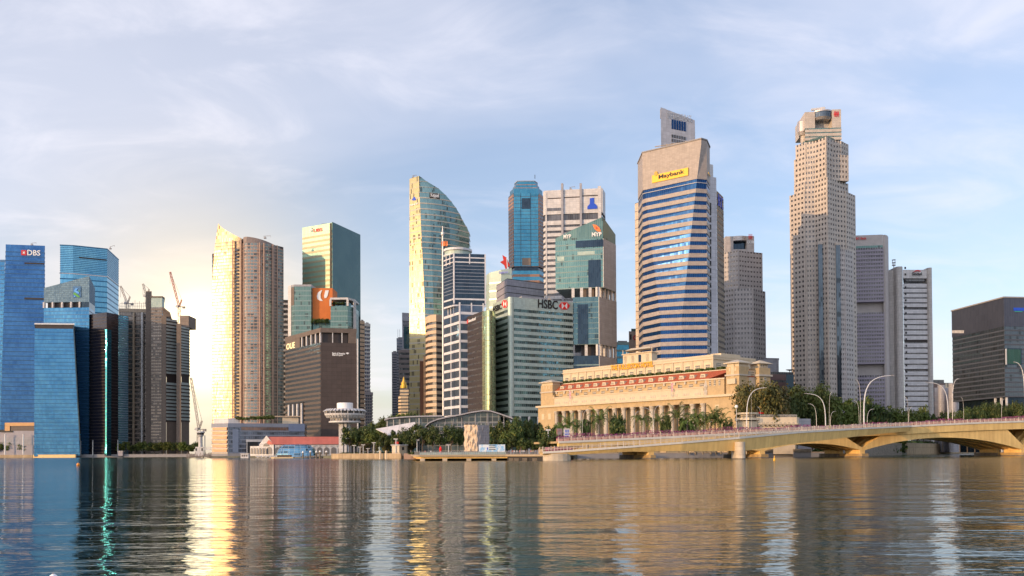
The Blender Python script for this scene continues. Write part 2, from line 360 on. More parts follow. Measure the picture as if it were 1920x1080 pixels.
wUob = stone('pinkish_granite', (.52, .46, .41), (.44, .39, .35), rough=.5, joint=(3.2, 2), jd=.82)
wUobG = stone('greyer_granite', (.47, .44, .43), (.40, .37, .37), rough=.5, joint=(3.2, 2), jd=.82)
wGrey = stone('grey_panels', (.36, .36, .40), rough=.5, joint=(3, 1.5))
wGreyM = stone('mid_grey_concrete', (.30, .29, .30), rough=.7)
wLav = stone('lavender_grey_fins', (.36, .34, .38), rough=.5)
wTan = stone('tan_concrete', (.50, .40, .30), rough=.75, joint=(3, 2))
wBeige = stone('beige_bands', (.60, .46, .33), rough=.6)
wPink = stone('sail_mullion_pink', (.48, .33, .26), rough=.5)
wOchre = stone('ochre_granite_strip', (.36, .22, .17), rough=.5, joint=(2.5, 2))
wRed = stone('red_tile_roof', (.42, .10, .045), (.33, .075, .035), scale=1.2, rough=.7, joint=(1.2, .8), jd=.8)
wHot = stone('grey_aberdeen_plaster', (.52, .38, .21), (.39, .29, .17), scale=.5, rough=.75)
wHotL = stone('pale_painted_plaster', (.60, .50, .37), (.50, .42, .30), scale=.5, rough=.7)
wHotG = stone('grey_stone_column', (.50, .45, .38), (.43, .38, .32), scale=.8, rough=.75)
mRoof = stone('roof_metal', (.30, .29, .28), rough=.45, joint=(2, 6), metal=.3)
mWhiteR = stone('white_metal_roof', (.62, .60, .62), rough=.45, joint=(1.2, 30), jd=.85)
mBlk = flat('matt_black', (.015, .015, .018), .6); mWht = flat('sign_white', (.8, .8, .8), .5); mRedS = flat('sign_red', (.62, .02, .02), .4)
mYel = flat('sign_yellow', (.85, .47, .02), .5); mGoldL = flat('gold_letters', (.72, .36, .01), .5, 0); mOrange = flat('sign_orange', (.80, .22, .06), .6)
mBlueS = flat('sign_blue', (.01, .07, .55), .4); mSilver = flat('steel_letters', (.55, .55, .56), .35, .6); mLit = flat('lit_letters', (.9, .75, .4), .5, 0, .5)
mRedP = stone('red_paint', (.55, .04, .03), rough=.5); mSteel = stone('painted_steel', (.66, .66, .68), rough=.4, metal=.2); mGrn = flat('sign_green', (.05, .30, .04), .5)
mCrane = stone('crane_red', (.45, .10, .07), rough=.6); mCraneW = stone('crane_grey', (.40, .36, .34), rough=.6)
mCyanS = flat('sign_cyan', (.05, .30, .75), .5); mCurt = stone('scaffold_net_grey', (.30, .29, .31), (.22, .21, .23), scale=1.2, rough=.9, joint=(1.2, 1.2)); mBurlap = stone('beige_wrapping_cloth', (.62, .50, .38), (.50, .40, .30), scale=1.5, rough=.95, streak=.5)

# ---------------------------------------------------------------- left: the blue glass group
def simple_tower(label, P, H, n, frac, gm, wm, proud=.25, zb=G0, ph=3.0, capm=None, **k):
    t = bld(label, poly=P, **k); floors(t, P, zb, H-ph, n, frac, gm, wm, proud); cap(t, P, H-ph, H, capm or wm, proud+.1)
    roofbox(t, P, .6, H, H+2.2, wGreyM); return t
P = quadd((-90, 9), 487, (1200, 1200)); H = zat(0, 487, 1200)
simple_tower('plain blue glass tower cut off by the left edge of the photo', P, H, 44, .8, gSky, wBlueE)
dA, dB = 1062, 1070
Pt = quadd((11, 84), 459, (dA, dB)); Pb = quadd((-1, 84.5), 800, (dA, dB)); H = zat(50, 459.5, 1066)
t = bld('deep blue glass tower with a red square and white serif letters at its top', poly=Pb)
lerp = lambda A, B, f: [(a[0]+(b[0]-a[0])*f, a[1]+(b[1]-a[1])*f) for a, b in zip(A, B)]
pf = lambda z: lerp(Pb, Pt, z/H)
floors(t, pf, G0, H-4, 48, .78, gBlue, wBlueE, .25); cap(t, Pt, H-4, H, gBlue, .2)
A, B = Pt[0], Pt[1]
panel(t, 'louvre_band', A, B, (46, 492), (83, 496), wDark, .5, label='dark louvre slot below the lettering'); panel(t, 'louvre_band', A, B, (46, 558), (83, 562), wDark, .9)
panel(t, 'sign', A, B, (40, 469), (50, 479), mRedS, .7); text(t, 'lettering', 'DBS', A, B, (51.5, 479), (76, 469.5), mWht, .7, bold=.02)
shape(t, 'emblem', A, B, [(43, 471), (45, 473), (47, 471), (46.5, 474), (47, 477), (45, 475), (43, 477), (43.5, 474)], mWht, .85)

Lp, Np, Rp = (137, 459.5), (201, 466), (222.5, 486)
H = at(*Np, 1110).z; q = [atz(*p, H) for p in ((113, 458.5), Lp, Np, Rp)]; P = [(p.x, p.y) for p in q]; P += [(P[3][0]-50, P[3][1]+40), (P[0][0], P[0][1]+50)]
t = bld('light blue glass tower with chamfered corners behind the slanted roof tower', poly=P)
zl = fp(P[1], P[2], 180, 517).z
floors(t, P, G0, zl-.5, 34, .8, gBlueL, wBlueLE, .25); cap(t, P, zl-.5, zl+.6, mSteel, .6, 'ledge'); floors(t, P, zl+.6, H-1.5, 15, .72, gBlueL, wBlueLE, .3); cap(t, P, H-1.5, H, wBlueLE, .4)
panel(t, 'louvre_band', P[1], P[2], (148, 484), (200, 486.5), wDark, .6)

# slanted-roof tower with the screened crown
dN = 1036; A = xy(82, 640, 1033); B = xy(167, 640, 1030); Cc = xy(178, 600, 1062); P = [A, B, Cc, (A[0]+14, A[1]+50)]
t = bld('blue glass tower with a slanted screened roof and a blue and green emblem', poly=P)
zo = fp(A, B, 120, 577).z; z1 = fp(A, B, 120, 566.5).z
floors(t, P, G0, zo, 40, .82, gSky, wBlueE, .15)
zt = [fp(A, B, 82, 540).z, fp(A, B, 167, 517.5).z, 0, 0]; zt[2] = zt[1]-8; zt[3] = zt[0]-6
obj('sky_terrace', M().prism(offs(ccw(P), -2.5), zo, z1), wDark, t)
for px in (83, 99.5, 117, 134, 150): obj('terrace_frame', (lambda a: M().box(a.x-.9, a.y-1.5, zo, a.x+.9, a.y+1.5, z1))(fp(A, B, px, 572)), wWhite, t)
ap = fp(A, B, 151, 572); Cq = (ap.x, ap.y)
obj('solid_corner', M().prism(ccw([Cq, B, Cc, (Cc[0]-12, Cc[1]-6)]), zo, z1), gNavy, t)
obj('crown_screen', M().prism(P, z1, zt), glass('crown_screen_glass', (.12, .22, .32), (.05, .12, .20), (2.2, 2.2), (.10, .16, .22), .18, .2, rough=.5, metal=.35, wob=.03), t)
panel(t, 'sign', A, B, (137, 537), (152, 558), wBlueE, .5)
shape(t, 'emblem', A, B, [(139, 546), (143, 540), (147, 541), (144, 545), (149, 548), (149, 551), (146, 551)], mCyanS, .9)
shape(t, 'emblem', A, B, [(150, 544), (147.5, 546), (150, 547.5)], mGrn, .9); shape(t, 'emblem', A, B, [(138.5, 549), (142, 549), (150, 556), (150, 558), (146, 557), (138.5, 552)], mGrn, .9); shape(t, 'emblem', A, B, [(139, 555), (141.5, 554), (143, 556.5), (139.5, 557.5)], mCyanS, .9)

Pt = quadd((65, 139), 605, (1005, 1010), 30); Pb = quadd((64, 150), 820, (1005, 1010), 30); H = zat(100, 606, 1007)
t = bld('lower blue glass block with a raking right edge in front of the slanted roof tower', poly=Pb)
floors(t, lambda z: lerp(Pb, Pt, z/H), G0, H-6, 34, .85, gSky, wBlueE, .12)
obj('roof_screen', M().prism(offs(Pt, -.8), H-6, H-1.6), wDark, t); cap(t, Pt, H-1.6, H, mSteel, .3)
a0 = fp(Pt[0], Pt[1], 139, 612); b0 = fp(Pb[0], Pb[1], 151, 826); obj('raking_fin', M().bar((a0.x, a0.y-.5, a0.z), (b0.x, b0.y-.5, b0.z), 2.2, 1.2), gNavy, t)

P, H = quad((178, 597), (200, 585.5), (222, 590), 0, 1018); P[0] = xy(167, 700, 1034)
t = bld('near black glass tower with a bright cyan glint down its front', poly=P)
floors(t, P, G0, H-2, 44, .85, gBlack, wDark, .12); cap(t, P, H-2, H, gBlack, .2)
V = Vector((-dirp(199, 660).x, -dirp(199, 660).y)).normalized(); Hh = (V+Vector((sdir.x, sdir.y)).normalized()).normalized()
gc = xy(199, 660, 1010); tt = Vector((-Hh.y, Hh.x)); 
m = M()
for sgn in (-1,): m.add([], [])
a = (gc[0]+tt.x*1.0, gc[1]+tt.y*1.0); b = (gc[0]-tt.x*1.0, gc[1]-tt.y*1.0)
if a[0] > b[0]: a, b = b, a
m.prism(ccw([a, b, (b[0]+1, b[1]+9), (a[0]+1, a[1]+9)]), G0, zat(199, 618, 1014))
obj('sun_glint_strip', m, glass('cyan_glint_glass', (.01, .22, .34), (.01, .13, .22), (1.3, 3.2), (.02, .06, .08), .1, .1, rough=.05, wob=.02), t)  # added strip, turned and tinted to mirror the sun as a cyan glint
P = quadd((221, 240.5), 592, (1040, 1052)); H = zat(230, 592, 1046)
t = bld('pale grey blue louvred tower at the right of the near black tower', poly=P)
floors(t, P, G0, H, 60, .6, gBlueL, stone('pale_louvre', (.20, .28, .40), rough=.4, metal=.4), .25)

# ---------------------------------------------------------------- towers under construction
def lattice(m, a, b, w, n, r=.35):
    a = Vector(a); b = Vector(b); d = (b-a)/n; u = d.normalized().cross(Vector((0, 1, 0))).normalized()*w/2; k = Vector((0, w/2, 0))
    for s1 in (-1, 1):
        for s2 in (-1, 1): m.bar(a+u*s1+k*s2, b+u*s1+k*s2, r)
    for i in range(n):
        p, q_ = a+d*i, a+d*(i+1); s = 1 if i % 2 else -1
        for s2 in (-1, 1): m.bar(p+u*s+k*s2, q_-u*s+k*s2, r*.7)
    return m
def crane(label, base, head, tip, d, m_, mastw=2.6):
    b = at(*base, d); h = at(*head, d); tp = at(*tip, d)
    t = thing('tower_crane', label, 'crane', (b.x, b.y, b.z), 'luffing cranes over the building sites')
    obj('mast', lattice(M(), b, h, mastw, max(3, int((h-b).length/4))), m_, t)
    obj('jib', lattice(M(), h, tp, 1.7, max(5, int((tp-h).length/4)), .32), m_, t)
    o = M().bar(h+Vector((-4, 0, .5)), h+Vector((7, 0, .5)), 2.2, .8).box(h.x+4, h.y-1.2, h.z-1.6, h.x+7, h.y+1.2, h.z+.8); obj('counterweight_deck', o, wGreyM, t)
    ap_ = h+Vector((3, 0, 9)); mm = lattice(M(), h, ap_, 1.2, 3, .3); obj('a_frame', mm, m_, t)
    obj('cab', M().box(h.x-3, h.y-2.5, h.z-.5, h.x-.6, h.y-.6, h.z+2.2), wWhite, t)
    obj('pendant_cable', M().tube([ap_, tp], .14, 4), mBlk, t); obj('hoist_cable', M().tube([tp, tp+Vector((0, 0, -14))], .12, 4), mBlk, t)
    return t
mFrame = stone('raw_concrete', (.30, .245, .21), rough=.85, joint=(4, 4)); gMar = glass('marina_dark', (.22, .19, .17), (.10, .09, .085), (2.4, 4), (.13, .11, .10), .12, rough=.25, dark=.2)
gLouv = glass('pale_fritted_glass', (.52, .60, .60), (.40, .50, .52), (2, 4), (.30, .33, .33), .08, rough=.35, metal=.15)
P = quadd((224, 276), 579, (1080, 1085)); H = zat(250, 579, 1082)
t = bld('brown tower under construction with open floors and scaffold on top', 'unfinished tower', 'unfinished_tower', P)
zb = zat(250, 800, 1082); floors(t, P, G0, H-4, 33, .72, gMar, mFrame, .5, 'open_floor', 'floor_slab'); cap(t, P, H-4, H, wTan, .8)
for px in (252, 268):
    a = xy(px, 700, 1081); obj('column', M().box(a[0]-.9, a[1]-3.2, G0, a[0]+.9, a[1]-1.2, H-5), wTan if px == 252 else wWhite, t)
sc_ = M(); a, b = P[0], P[1]
for i in range(13):
    x = a[0]+(b[0]-a[0])*i/12; y = a[1]+1; sc_.bar((x, y, H), (x, y, H+6+(i*7 % 5)), .3)
for z in (H+3, H+6.4): sc_.bar((a[0], y, z), (b[0], y, z), .3)
obj('scaffold', sc_, mCraneW, t)
P2 = quadd((273.5, 284.5), 546, (1072, 1072), 12); obj('lift_core', M().prism(P2, G0, zat(280, 546, 1072)), wBrown, t)
P3 = quadd((283.5, 304, 308), 556, (1066, 1066, 1076), 25); z = zat(290, 576, 1066); floors(t, P3, G0, z, 48, .5, gMar, wBrown2, .2)
obj('glazed_lantern', M().prism(P3, z, zat(290, 558, 1066)), gPale, t); cap(t, P3, zat(290, 558, 1066), zat(290, 555.5, 1066), wBrown, .7)
def louvred(label, pl, pk, ps, ytop, d):
    Pd = quadd((pl, pk), ytop, (d, d)); Pl = quadd((pk, ps), ytop+4, (d, d+14)); Hh_ = zat(pk, ytop, d)
    t = bld(label, 'unfinished tower', 'unfinished_tower', Pd)
    obj('dark_flank', M().prism(Pd, G0, Hh_), wBrown, t); zmid = zat(pk, 712, d)
    floors(t, Pl, zat(pk, 790, d), zmid-3, 11, .66, gLouv, wDark, .5, 'louvred_window', 'floor_slab'); obj('refuge_floor', M().prism(offs(ccw(Pl), -.3), zmid-3, zmid+6), wDark, t)
    floors(t, Pl, zmid+6, Hh_-3, 17, .66, gLouv, wDark, .5, 'louvred_window', 'floor_slab'); obj('podium_fins', M().prism(offs(ccw(Pl), -.25), G0, zat(pk, 790, d)), wBrown2, t)
    return t, Pl, Hh_
t, Pl, Hh_ = louvred('dark tower with pale louvred windows and a spiky unfinished top', 303, 312, 332, 592, 1058)
for i in range(6):
    x = xy(308+i*2.4, 590, 1062)[0]; obj('roof_fin', M().bar((x, 1064, Hh_-4), (x-2.5, 1064, Hh_+11-i*1.2), 1.6), wBrown, t)
t, Pl, Hh_ = louvred('dark louvred tower nearest to the low sun with a plant box on its roof', 331, 340, 355.5, 607, 1052)
a = xy(339, 592, 1062); b = xy(355, 592, 1062); obj('plant_box', M().box(a[0], 1060, Hh_-3, b[0], 1085, zat(345, 592, 1062)), mFrame, t)
crane('tall red luffing crane leaning left above the dark louvred towers', (336, 610), (336, 576), (319, 510), 1070, mCrane)
crane('thin grey crane jib peeping over the brown unfinished tower', (275, 575), (275, 556), (268, 532), 1100, mCraneW)
crane('grey luffing crane standing on the brown unfinished tower', (239, 580), (239, 570), (226, 536), 1090, mCraneW, 3.2)
crane('low grey crane between the louvred tower and the curved tower', (372, 830), (373, 806), (358, 708), 900, mCraneW)

# ---------------------------------------------------------------- the curved sail pair
d0 = 972
ytab = [(410, 409), (420, 407.5), (460, 402), (520, 398.2), (600, 397), (700, 397), (790, 399)]
def lx(py):
    for (a, b), (c, d) in zip(ytab, ytab[1:]):
        if py <= c: return b+(d-b)*max(0, (py-a)/(c-a))
    return ytab[-1][1]
def pyz(z): return 848.5-(z-CH)/d0*FPX
def sail(z):
    l = lx(pyz(z)); w = 453-l
    fr = [(k/12, 10*(1-k/12)**1.35) for k in range(13)]
    r_ = pyz(z); f = [xy(l+w*a, r_, d0+b) for a, b in fr]
    return f+[(f[-1][0]+1, d0+45), (f[0][0]+16, d0+45)]
t = bld('tall curved apartment tower ending in a sail shaped point, lit gold by the sun', 'apartment tower', 'apartment_tower', sail(10))
za = zat(408, 419, d0+10); zr = zat(453, 447, d0)
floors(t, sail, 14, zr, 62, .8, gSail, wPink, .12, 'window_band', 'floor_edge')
base = sail(zr); n = len(base); topz = []
for p in base:
    f = (p[0]-base[0][0])/(base[12][0]-base[0][0]); f = min(1, max(0, f)); topz.append(za+(zr+.5-za)*(f**.85))
tp = sail(za); tpp = [(base[i][0]+(tp[0][0]-base[0][0])*(1-min(1, max(0, (base[i][0]-base[0][0])/(base[12][0]-base[0][0])))), base[i][1]) for i in range(n)]
# pointed screen: subdivided arc
m = M(); K = 14
def arc(z, f):
    P_ = sail(z)[:13]; x = P_[0][0]+(P_[12][0]-P_[0][0])*f
    for p, q_ in zip(P_, P_[1:]):
        if p[0] <= x <= q_[0]+1e-6: return (x, p[1]+(q_[1]-p[1])*(x-p[0])/max(1e-6, q_[0]-p[0]))
    return P_[12]
vs = []
for i in range(K+1):
    f = i/K; zt_ = za+(zr-za)*(f**.8)
    for j in range(5):
        z = zr+(zt_-zr)*j/4; p = arc(z, f); vs.append((p[0], p[1], z))
m.add(vs, [(i*5+j, (i+1)*5+j, (i+1)*5+j+1, i*5+j+1) for i in range(K) for j in range(4)])
m.add([(v[0], v[1]+1.5, v[2]) for v in vs], [(i*5+j, i*5+j+1, (i+1)*5+j+1, (i+1)*5+j) for i in range(K) for j in range(4)])
obj('sail_screen', m, gSail, t)
a = gx(445, d0-.6); b = gx(453, d0+.4)
for px in (436.5, 452.3): c = gx(px, d0-.2); obj('vertical_fin', M().box(c[0]-.45, c[1]-1.2, 14, c[0]+.45, c[1]+.8, zr-2), wPink, t)
for i in range(56):
    z = 20+i*(zr-30)/56; obj('balcony_window', M().box(gx(440, d0)[0], d0-.5, z, gx(447, d0)[0], d0+.5, z+2.2), gWin, t)
GY = 560.0; P = [gx(454, d0+3)] + [gx(457+74.5*k/14, d0-4+28*max(0, k/14-.12)**2.2+ (2.5 if k == 0 else 0)) for k in range(15)] + [gx(531, d0+60), gx(458, d0+60)]
t = bld('rounded pinkish brown apartment tower beside the sail shaped tower', 'apartment tower', 'apartment_tower', P)
H = zat(470, 445, d0); zc2 = zat(470, 457, d0); zl = zat(530, 457, d0)
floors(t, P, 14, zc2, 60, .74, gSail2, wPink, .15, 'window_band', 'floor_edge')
obj('crown', M().prism(P, zc2, [H-2]+[H-10*(k/14)**1.6 for k in range(15)]+[H-9, H-2]), stone('crown_louvre', (.27, .22, .21), rough=.5, joint=(1.5, 1.2)), t)
for px, dd in ((456.5, -1.5), (487, -4.3), (495, -3.4), (512, 4), (520, 9)):
    c = gx(px, d0+dd); obj('vertical_fin', M().box(c[0]-.5, c[1]-.9, 14, c[0]+.5, c[1]+1.5, zc2), wPink, t)
P = quadd((398.5, 404), 476, (1010, 1010)); simple_tower('narrow blue grey tower edge showing left of the sail shaped tower', P, zat(400, 476, 1010), 40, .7, gNavy, wDark)
P = quadd((528, 545), 562, (1110, 1112)); H = zat(535, 562, 1110)
t = bld('dark and white balcony tower squeezed behind the rounded brown tower', 'apartment tower', 'apartment_tower', P)
floors(t, P, G0, H, 30, .6, gWin, wWhite, .8, sn='balcony')

# ---------------------------------------------------------------- green tower, orange billboard building, dark corner building
Pn, H = quad((567, 427), (622.5, 417.5), (675, 441.5), 0, 1000)
t = bld('green glass tower with a red emblem sign, sunlit on its left face', poly=Pn)
fl = floors(t, Pn, G0, H-8, 44, .58, gGreen, wGreenE, .12)
obj('crown_glass', M().prism(offs(ccw(Pn), .14), H-8, H), gGreen, t)
nx = lambda A, B, px: (lambda p: (p.x, p.y))(fp(A, B, px, 500))
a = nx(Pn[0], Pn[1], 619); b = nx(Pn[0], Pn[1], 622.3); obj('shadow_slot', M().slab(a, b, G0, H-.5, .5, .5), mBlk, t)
obj('flank_curtain_wall', M().slab(Pn[1], Pn[2], G0, H+.8, .6, .5), gGreenD, t)  # right flank's shade put into a darker copy of the green glass
text(t, 'lettering', 'UBS', Pn[0], Pn[1], (588, 436), (605, 427), mRedS, .5, bold=.03)
c = fp(Pn[0], Pn[1], 584, 431.5)
for k in range(3):
    an = pi*k/3; r = 2.6; dx = cos(an)*r; dz = sin(an)*r; u = Vector((Pn[1][0]-Pn[0][0], Pn[1][1]-Pn[0][1], 0)).normalized()
    obj('emblem_stroke', M().bar(c-u*dx+Vector((0, -.8, -dz)), c+u*dx+Vector((0, -.8, dz)), .5, .5), mWht, t)
A, B = xy(541, 560, 930), xy(552, 560, 922); C_, D = xy(583.5, 560, 922), xy(586, 560, 926)
P = [A, B, C_, D, (D[0], D[1]+35), (A[0], A[1]+35)]; H = zat(560, 533.5, 922)
t = bld('pale framed green block left of the orange billboard', 'office building', 'office_building', P)
floors(t, P, G0, H-2, 34, .75, gTeal, wTealE, .15); cap(t, P, H-2, H, wGrey, .2)
obj('side_frame', M().slab(A, ((A[0]+B[0])/2, (A[1]+B[1])/2), G0, H, .5, .6), wWhite, t); panel(t, 'side_recess', A, B, (546.5, 540), (552, 572), wBrown, .4)
A, B = xy(586, 560, 926), xy(623.5, 560, 928)
P = [A, B, (B[0], B[1]+25), (A[0], A[1]+25)]; H = zat(600, 540, 927)
t = thing('billboard_building', 'orange wall with a white curved leaf mark between two green blocks', 'office building', (A[0], A[1], G0))
obj('orange_wall', M().prism(P, zat(600, 599, 927), H), stone('orange_render', (.66, .20, .055), (.58, .17, .05), rough=.8), t)
obj('wall', M().prism(offs(P, -.3), G0, zat(600, 599, 927)), gTeal, t)
shape(t, 'emblem', A, B, [(601.5, 544.5), (604, 544), (601, 552), (601.5, 559), (605.5, 564.5), (600, 564), (595.5, 561), (594, 556), (596, 549)], mWht, .5)
shape(t, 'emblem', A, B, [(610, 544.5), (616.5, 544.5), (614.5, 554), (612, 558.5), (608.5, 559.5), (607.5, 555)], mWht, .5)
A, B = xy(620, 600, 915), xy(652, 600, 915); B2 = xy(665, 600, 926); P = [A, B, B2, (B2[0], 950), (A[0], 950)]
t = bld('green block with a white roof frame and a planted terrace right of the billboard', 'office building', 'office_building', P)
zr_ = zat(640, 574, 915); H = zat(640, 558, 915)
floors(t, P, G0, zr_, 28, .78, gTeal, wTealE, .15); obj('terrace_back', M().prism(offs(P, -4), zr_, H-4), gTealD, t)
obj('roof_frame', M().prism(offs(ccw(P), .5), H-2, H), wWhite, t)
for q_ in (A, B, B2): obj('frame_post', M().box(q_[0]-1, q_[1]-1.5, zr_, q_[0]+1, q_[1]+.5, H-2), wWhite, t)
obj('frame_leg', M().slab(xy(662, 600, 922.5), xy(666.5, 600, 926), G0, H-2, .8, .9), wWhite, t)

P, H = quad((535, 632.5), (601, 614.5), (668, 616.5), 0, 760)
t = bld('dark brown corner building with three glowing letters and an open white columned top', 'office building', 'office_building', P)
z1 = fp(P[0], P[1], 601, 642).z; z2 = fp(P[0], P[1], 601, 623).z; zlo = fp(P[0], P[1], 570, 754).z
floors(t, P, G0, z1, 24, .52, glass('bronze_glass', (.085, .065, .055), (.045, .038, .036), (1.5, 3.6), (.06, .05, .045), .07, rough=.2, dark=.1), stone('dark_bronze_fins', (.12, .095, .08), rough=.5), .15)
obj('terrace_recess', M().prism(offs(ccw(P), -2.5), z1, z2), wDark, t); cap(t, P, z2, H, wBrown, .2, 'roof_slab')
a = nx(P[0], P[1], 535.2); b = nx(P[0], P[1], 562); obj('corner_wall', M().slab(a, b, z1, z2, 2.8, .05), wBrown, t)
a = nx(P[1], P[2], 653); obj('corner_wall', M().slab(a, P[2], z1, z2, 2.8, .05), wBrown, t)
for px in (565.5, 574, 582.5, 591, 599.6):
    a, b = nx(P[0], P[1], px-.8), nx(P[0], P[1], px+.8); obj('column', M().slab(a, b, z1, z2, .9, .02), wWhite, t)
for px in (623.5, 641):
    a, b = nx(P[1], P[2], px-.9), nx(P[1], P[2], px+.9); obj('column', M().slab(a, b, z1, z2, .9, .02), wWhite, t)
text(t, 'lettering', 'OUE', P[0], P[1], (538, 656), (553.5, 641), mLit, .4, bold=.01)
text(t, 'lettering', 'Bank of America', P[1], P[2], (623, 664.5), (647, 661), mWht, .4, bold=.03); text(t, 'lettering', 'Merrill Lynch', P[1], P[2], (623, 668), (643, 664.8), mWht, .4, bold=.03)
shape(t, 'emblem', P[1], P[2], [(648, 662), (651, 660.8), (655, 662), (651.5, 664.8)], mWht, .4)
obj('flank_slab', M().slab(P[1], P[2], G0, z1-.1, .4, .32), stone('dark_umber_cladding', (.085, .065, .06), rough=.5, joint=(4, 3.5)), t)
for px in (543.5, 551.5, 559.5, 567.5):
    a, b = nx(P[0], P[1], px-1), nx(P[0], P[1], px+1); zz = zlo-(7 if px > 560 else 0)*0; obj('colonnade_column', M().slab(a, b, G0, zlo-1, 1.2, 1.6), wWhite, t)
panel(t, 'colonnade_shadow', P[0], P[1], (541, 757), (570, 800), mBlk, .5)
P = quadd((671, 675.5), 590, (1005, 1005)); 
P = quadd((675.5, 683), 601, (800, 804)); t = simple_tower('slim tan edged slab just right of the dark brown corner building', P, zat(679, 601, 800), 30, .3, gWin, wTan)
P = quadd((669, 671.5), 635, (766, 766), 15); t = bld('thin pale pylon at the right edge of the dark brown building', 'pylon', 'pylon', P); obj('shaft', M().prism(P, G0, zat(670, 635, 766)), wWhite, t); obj('foot', M().prism(offs(P, .5), G0-.5, G0+2), wGreyM, t)
gCondo = glass('condo_blue', (.16, .22, .36), (.06, .09, .17), (2.2, 3.2), (.5, .46, .45), .3, rough=.25, metal=.4)
P = quadd((684, 693), 606, (900, 904)); t = simple_tower('slim blue and white apartment tower with balconies by the brown building', P, zat(688, 606, 900), 34, .6, gCondo, wWhite, .7)
P = quadd((686, 697.5), 735, (890, 894)); t = simple_tower('lower blue and white apartment wing at the foot of the slim tower', P, zat(690, 735, 890), 20, .6, gCondo, wLav, .9)

GY = 700.0
# ---------------------------------------------------------------- distant cluster at centre-left
P = quadd((735, 745), 660, (1150, 1150)); simple_tower('palest and lowest of the distant grey towers left of the golden spire', P, zat(740, 660, 1150), 40, .4, gWinB, wLav)
P = quadd((744, 757), 634, (1130, 1130)); t = simple_tower('distant grey tower with two thin masts on its roof', P, zat(750, 634, 1130), 40, .3, gWinB, wGrey)
for px in (746, 749.5): c = at(px, 634, 1140); obj('mast', M().tube([c, c+Vector((0, 0, 11))], .25, 5), mSteel, t)
P = quadd((754, 770), 586, (1090, 1095)); H = zat(760, 586, 1090); t = bld('distant grey tower with a tall teal window strip and notched crown', poly=P)
zz = zat(760, 612, 1090); obj('shaft', M().prism(P, G0, zz), wGrey, t); floors(t, offs(ccw(P), -1), zz, H-10, 4, .5, gWin, wGrey, 1.0); cap(t, P, H-10, H, wGrey, .1)
panel(t, 'window_strip', P[0], P[1], (757, 612), (768, 655), gTealD, .5)
P = quadd((748, 770), 656, (1010, 1012)); simple_tower('distant brown striped block behind the golden topped tower', P, zat(760, 656, 1010), 20, .45, gWin, stone('dusky_brown', (.26, .22, .21)), .4)
P = quadd((747.5, 752, 765, 770), 741, (902, 898, 898, 902), 16); H = zat(758, 741, 900)
t = bld('cream tower crowned by a small golden spire, above the green hill', 'old tower', 'stepped_tower', P)
floors(t, P, G0, H, 18, .4, gWin, wCream, .4)
P4 = quadd((750, 766), 730, (903, 903), 10); floors(t, P4, H, zat(758, 728, 900), 2, .4, gWin, wCream, .2)
c = at(757, 728, 908); obj('golden_cupola', M().lathe(c, [(3.4, 0), (3.4, 3), (2.6, 3.2), (2.5, 6), (1.4, 6.4), (1.2, 8.5), (.3, 11.5)], 12), flat('gilding', (.95, .62, .12), .3, .5), t)

# ---------------------------------------------------------------- tall tower with swooping roof
d1 = 850
def nxp(py): return 785.6+(py-333)*(795-785.6)/(540-333) if py < 540 else 795+(py-540)*.035
curve = [(333, 786), (349, 820), (362, 837), (375, 850), (388, 860), (402, 867.5), (418, 878.5)]
def cxp(py):
    if py >= 418: return 879.5
    for (a, b), (c, d) in zip(curve, curve[1:]):
        if py <= c: return b+(d-b)*(py-a)/(c-a)
def pyz1(z): return 848.5-(z-CH)/d1*FPX
def ofc(z):
    py = max(333.2, pyz1(z)); nxx = nxp(py); ex = cxp(py)
    def dep(x): f = max(0, (x-786)/93); return d1-6+26*f*f+4*f
    xs = [nxx+(max(ex, nxx+.4)-nxx)*k/5 for k in range(6)]
    f_ = [xy(768, py, d1+3.2)]+[xy(x, py, dep(x)) for x in xs]
    e = f_[-1]
    return f_+[(e[0]+.3, e[1]+(14 if py > 402 else 6)), xy(771, py, d1+32)]
t = bld('tall glass tower with a swooping curved roof, gold on its narrow left face', poly=ofc(20))
ztop = zat(786, 333.5, d1); n = 50; h = (ztop-G0)/n
gOfcL = glass('sun_tinted_side_glass', (.56, .48, .24), (.44, .40, .22), (1.5, 4.9), (.50, .42, .28), .1, rough=.34, metal=.42, wob=.04, dark=.14)  # gold sun glare of the left face tinted into its glass
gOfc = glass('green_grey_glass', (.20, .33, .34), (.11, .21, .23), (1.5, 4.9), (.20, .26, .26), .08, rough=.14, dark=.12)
wOfc = stone('tower_floor_trim', (.50, .47, .40), rough=.4, metal=.2)
for i in range(n):
    a = G0+i*h; mdl = a+h*.22; b = a+h; pa, pm, pb = ofc(a), ofc(mdl), ofc(min(b, ztop))
    if i > 46: mdl = a+h*.08; pm = ofc(mdl)
    obj('floor_edge', M().prism(offs(ccw(pa), .25), a, mdl, offs(ccw(pm), .25)), wOfc, t)
    obj('window_band', M().prism(pm, mdl, b, pb), gOfc, t)
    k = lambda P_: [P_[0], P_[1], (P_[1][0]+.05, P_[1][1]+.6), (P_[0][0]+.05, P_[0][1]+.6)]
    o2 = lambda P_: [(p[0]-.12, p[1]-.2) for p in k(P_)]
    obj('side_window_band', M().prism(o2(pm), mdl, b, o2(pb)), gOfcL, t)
GY = 385.0; A, B = gx(768, d1+3.2), gx(788, d1-6)
text(t, 'lettering', 'ANZ', A, B, (768.5, 387), (785, 380), mWht, .6, bold=.03)
shape(t, 'emblem', A, B, [(774, 376), (773, 373), (775.5, 372), (775.5, 369.5), (779, 369.5), (779, 372), (781, 373), (780, 376)], mBlueS, .6)
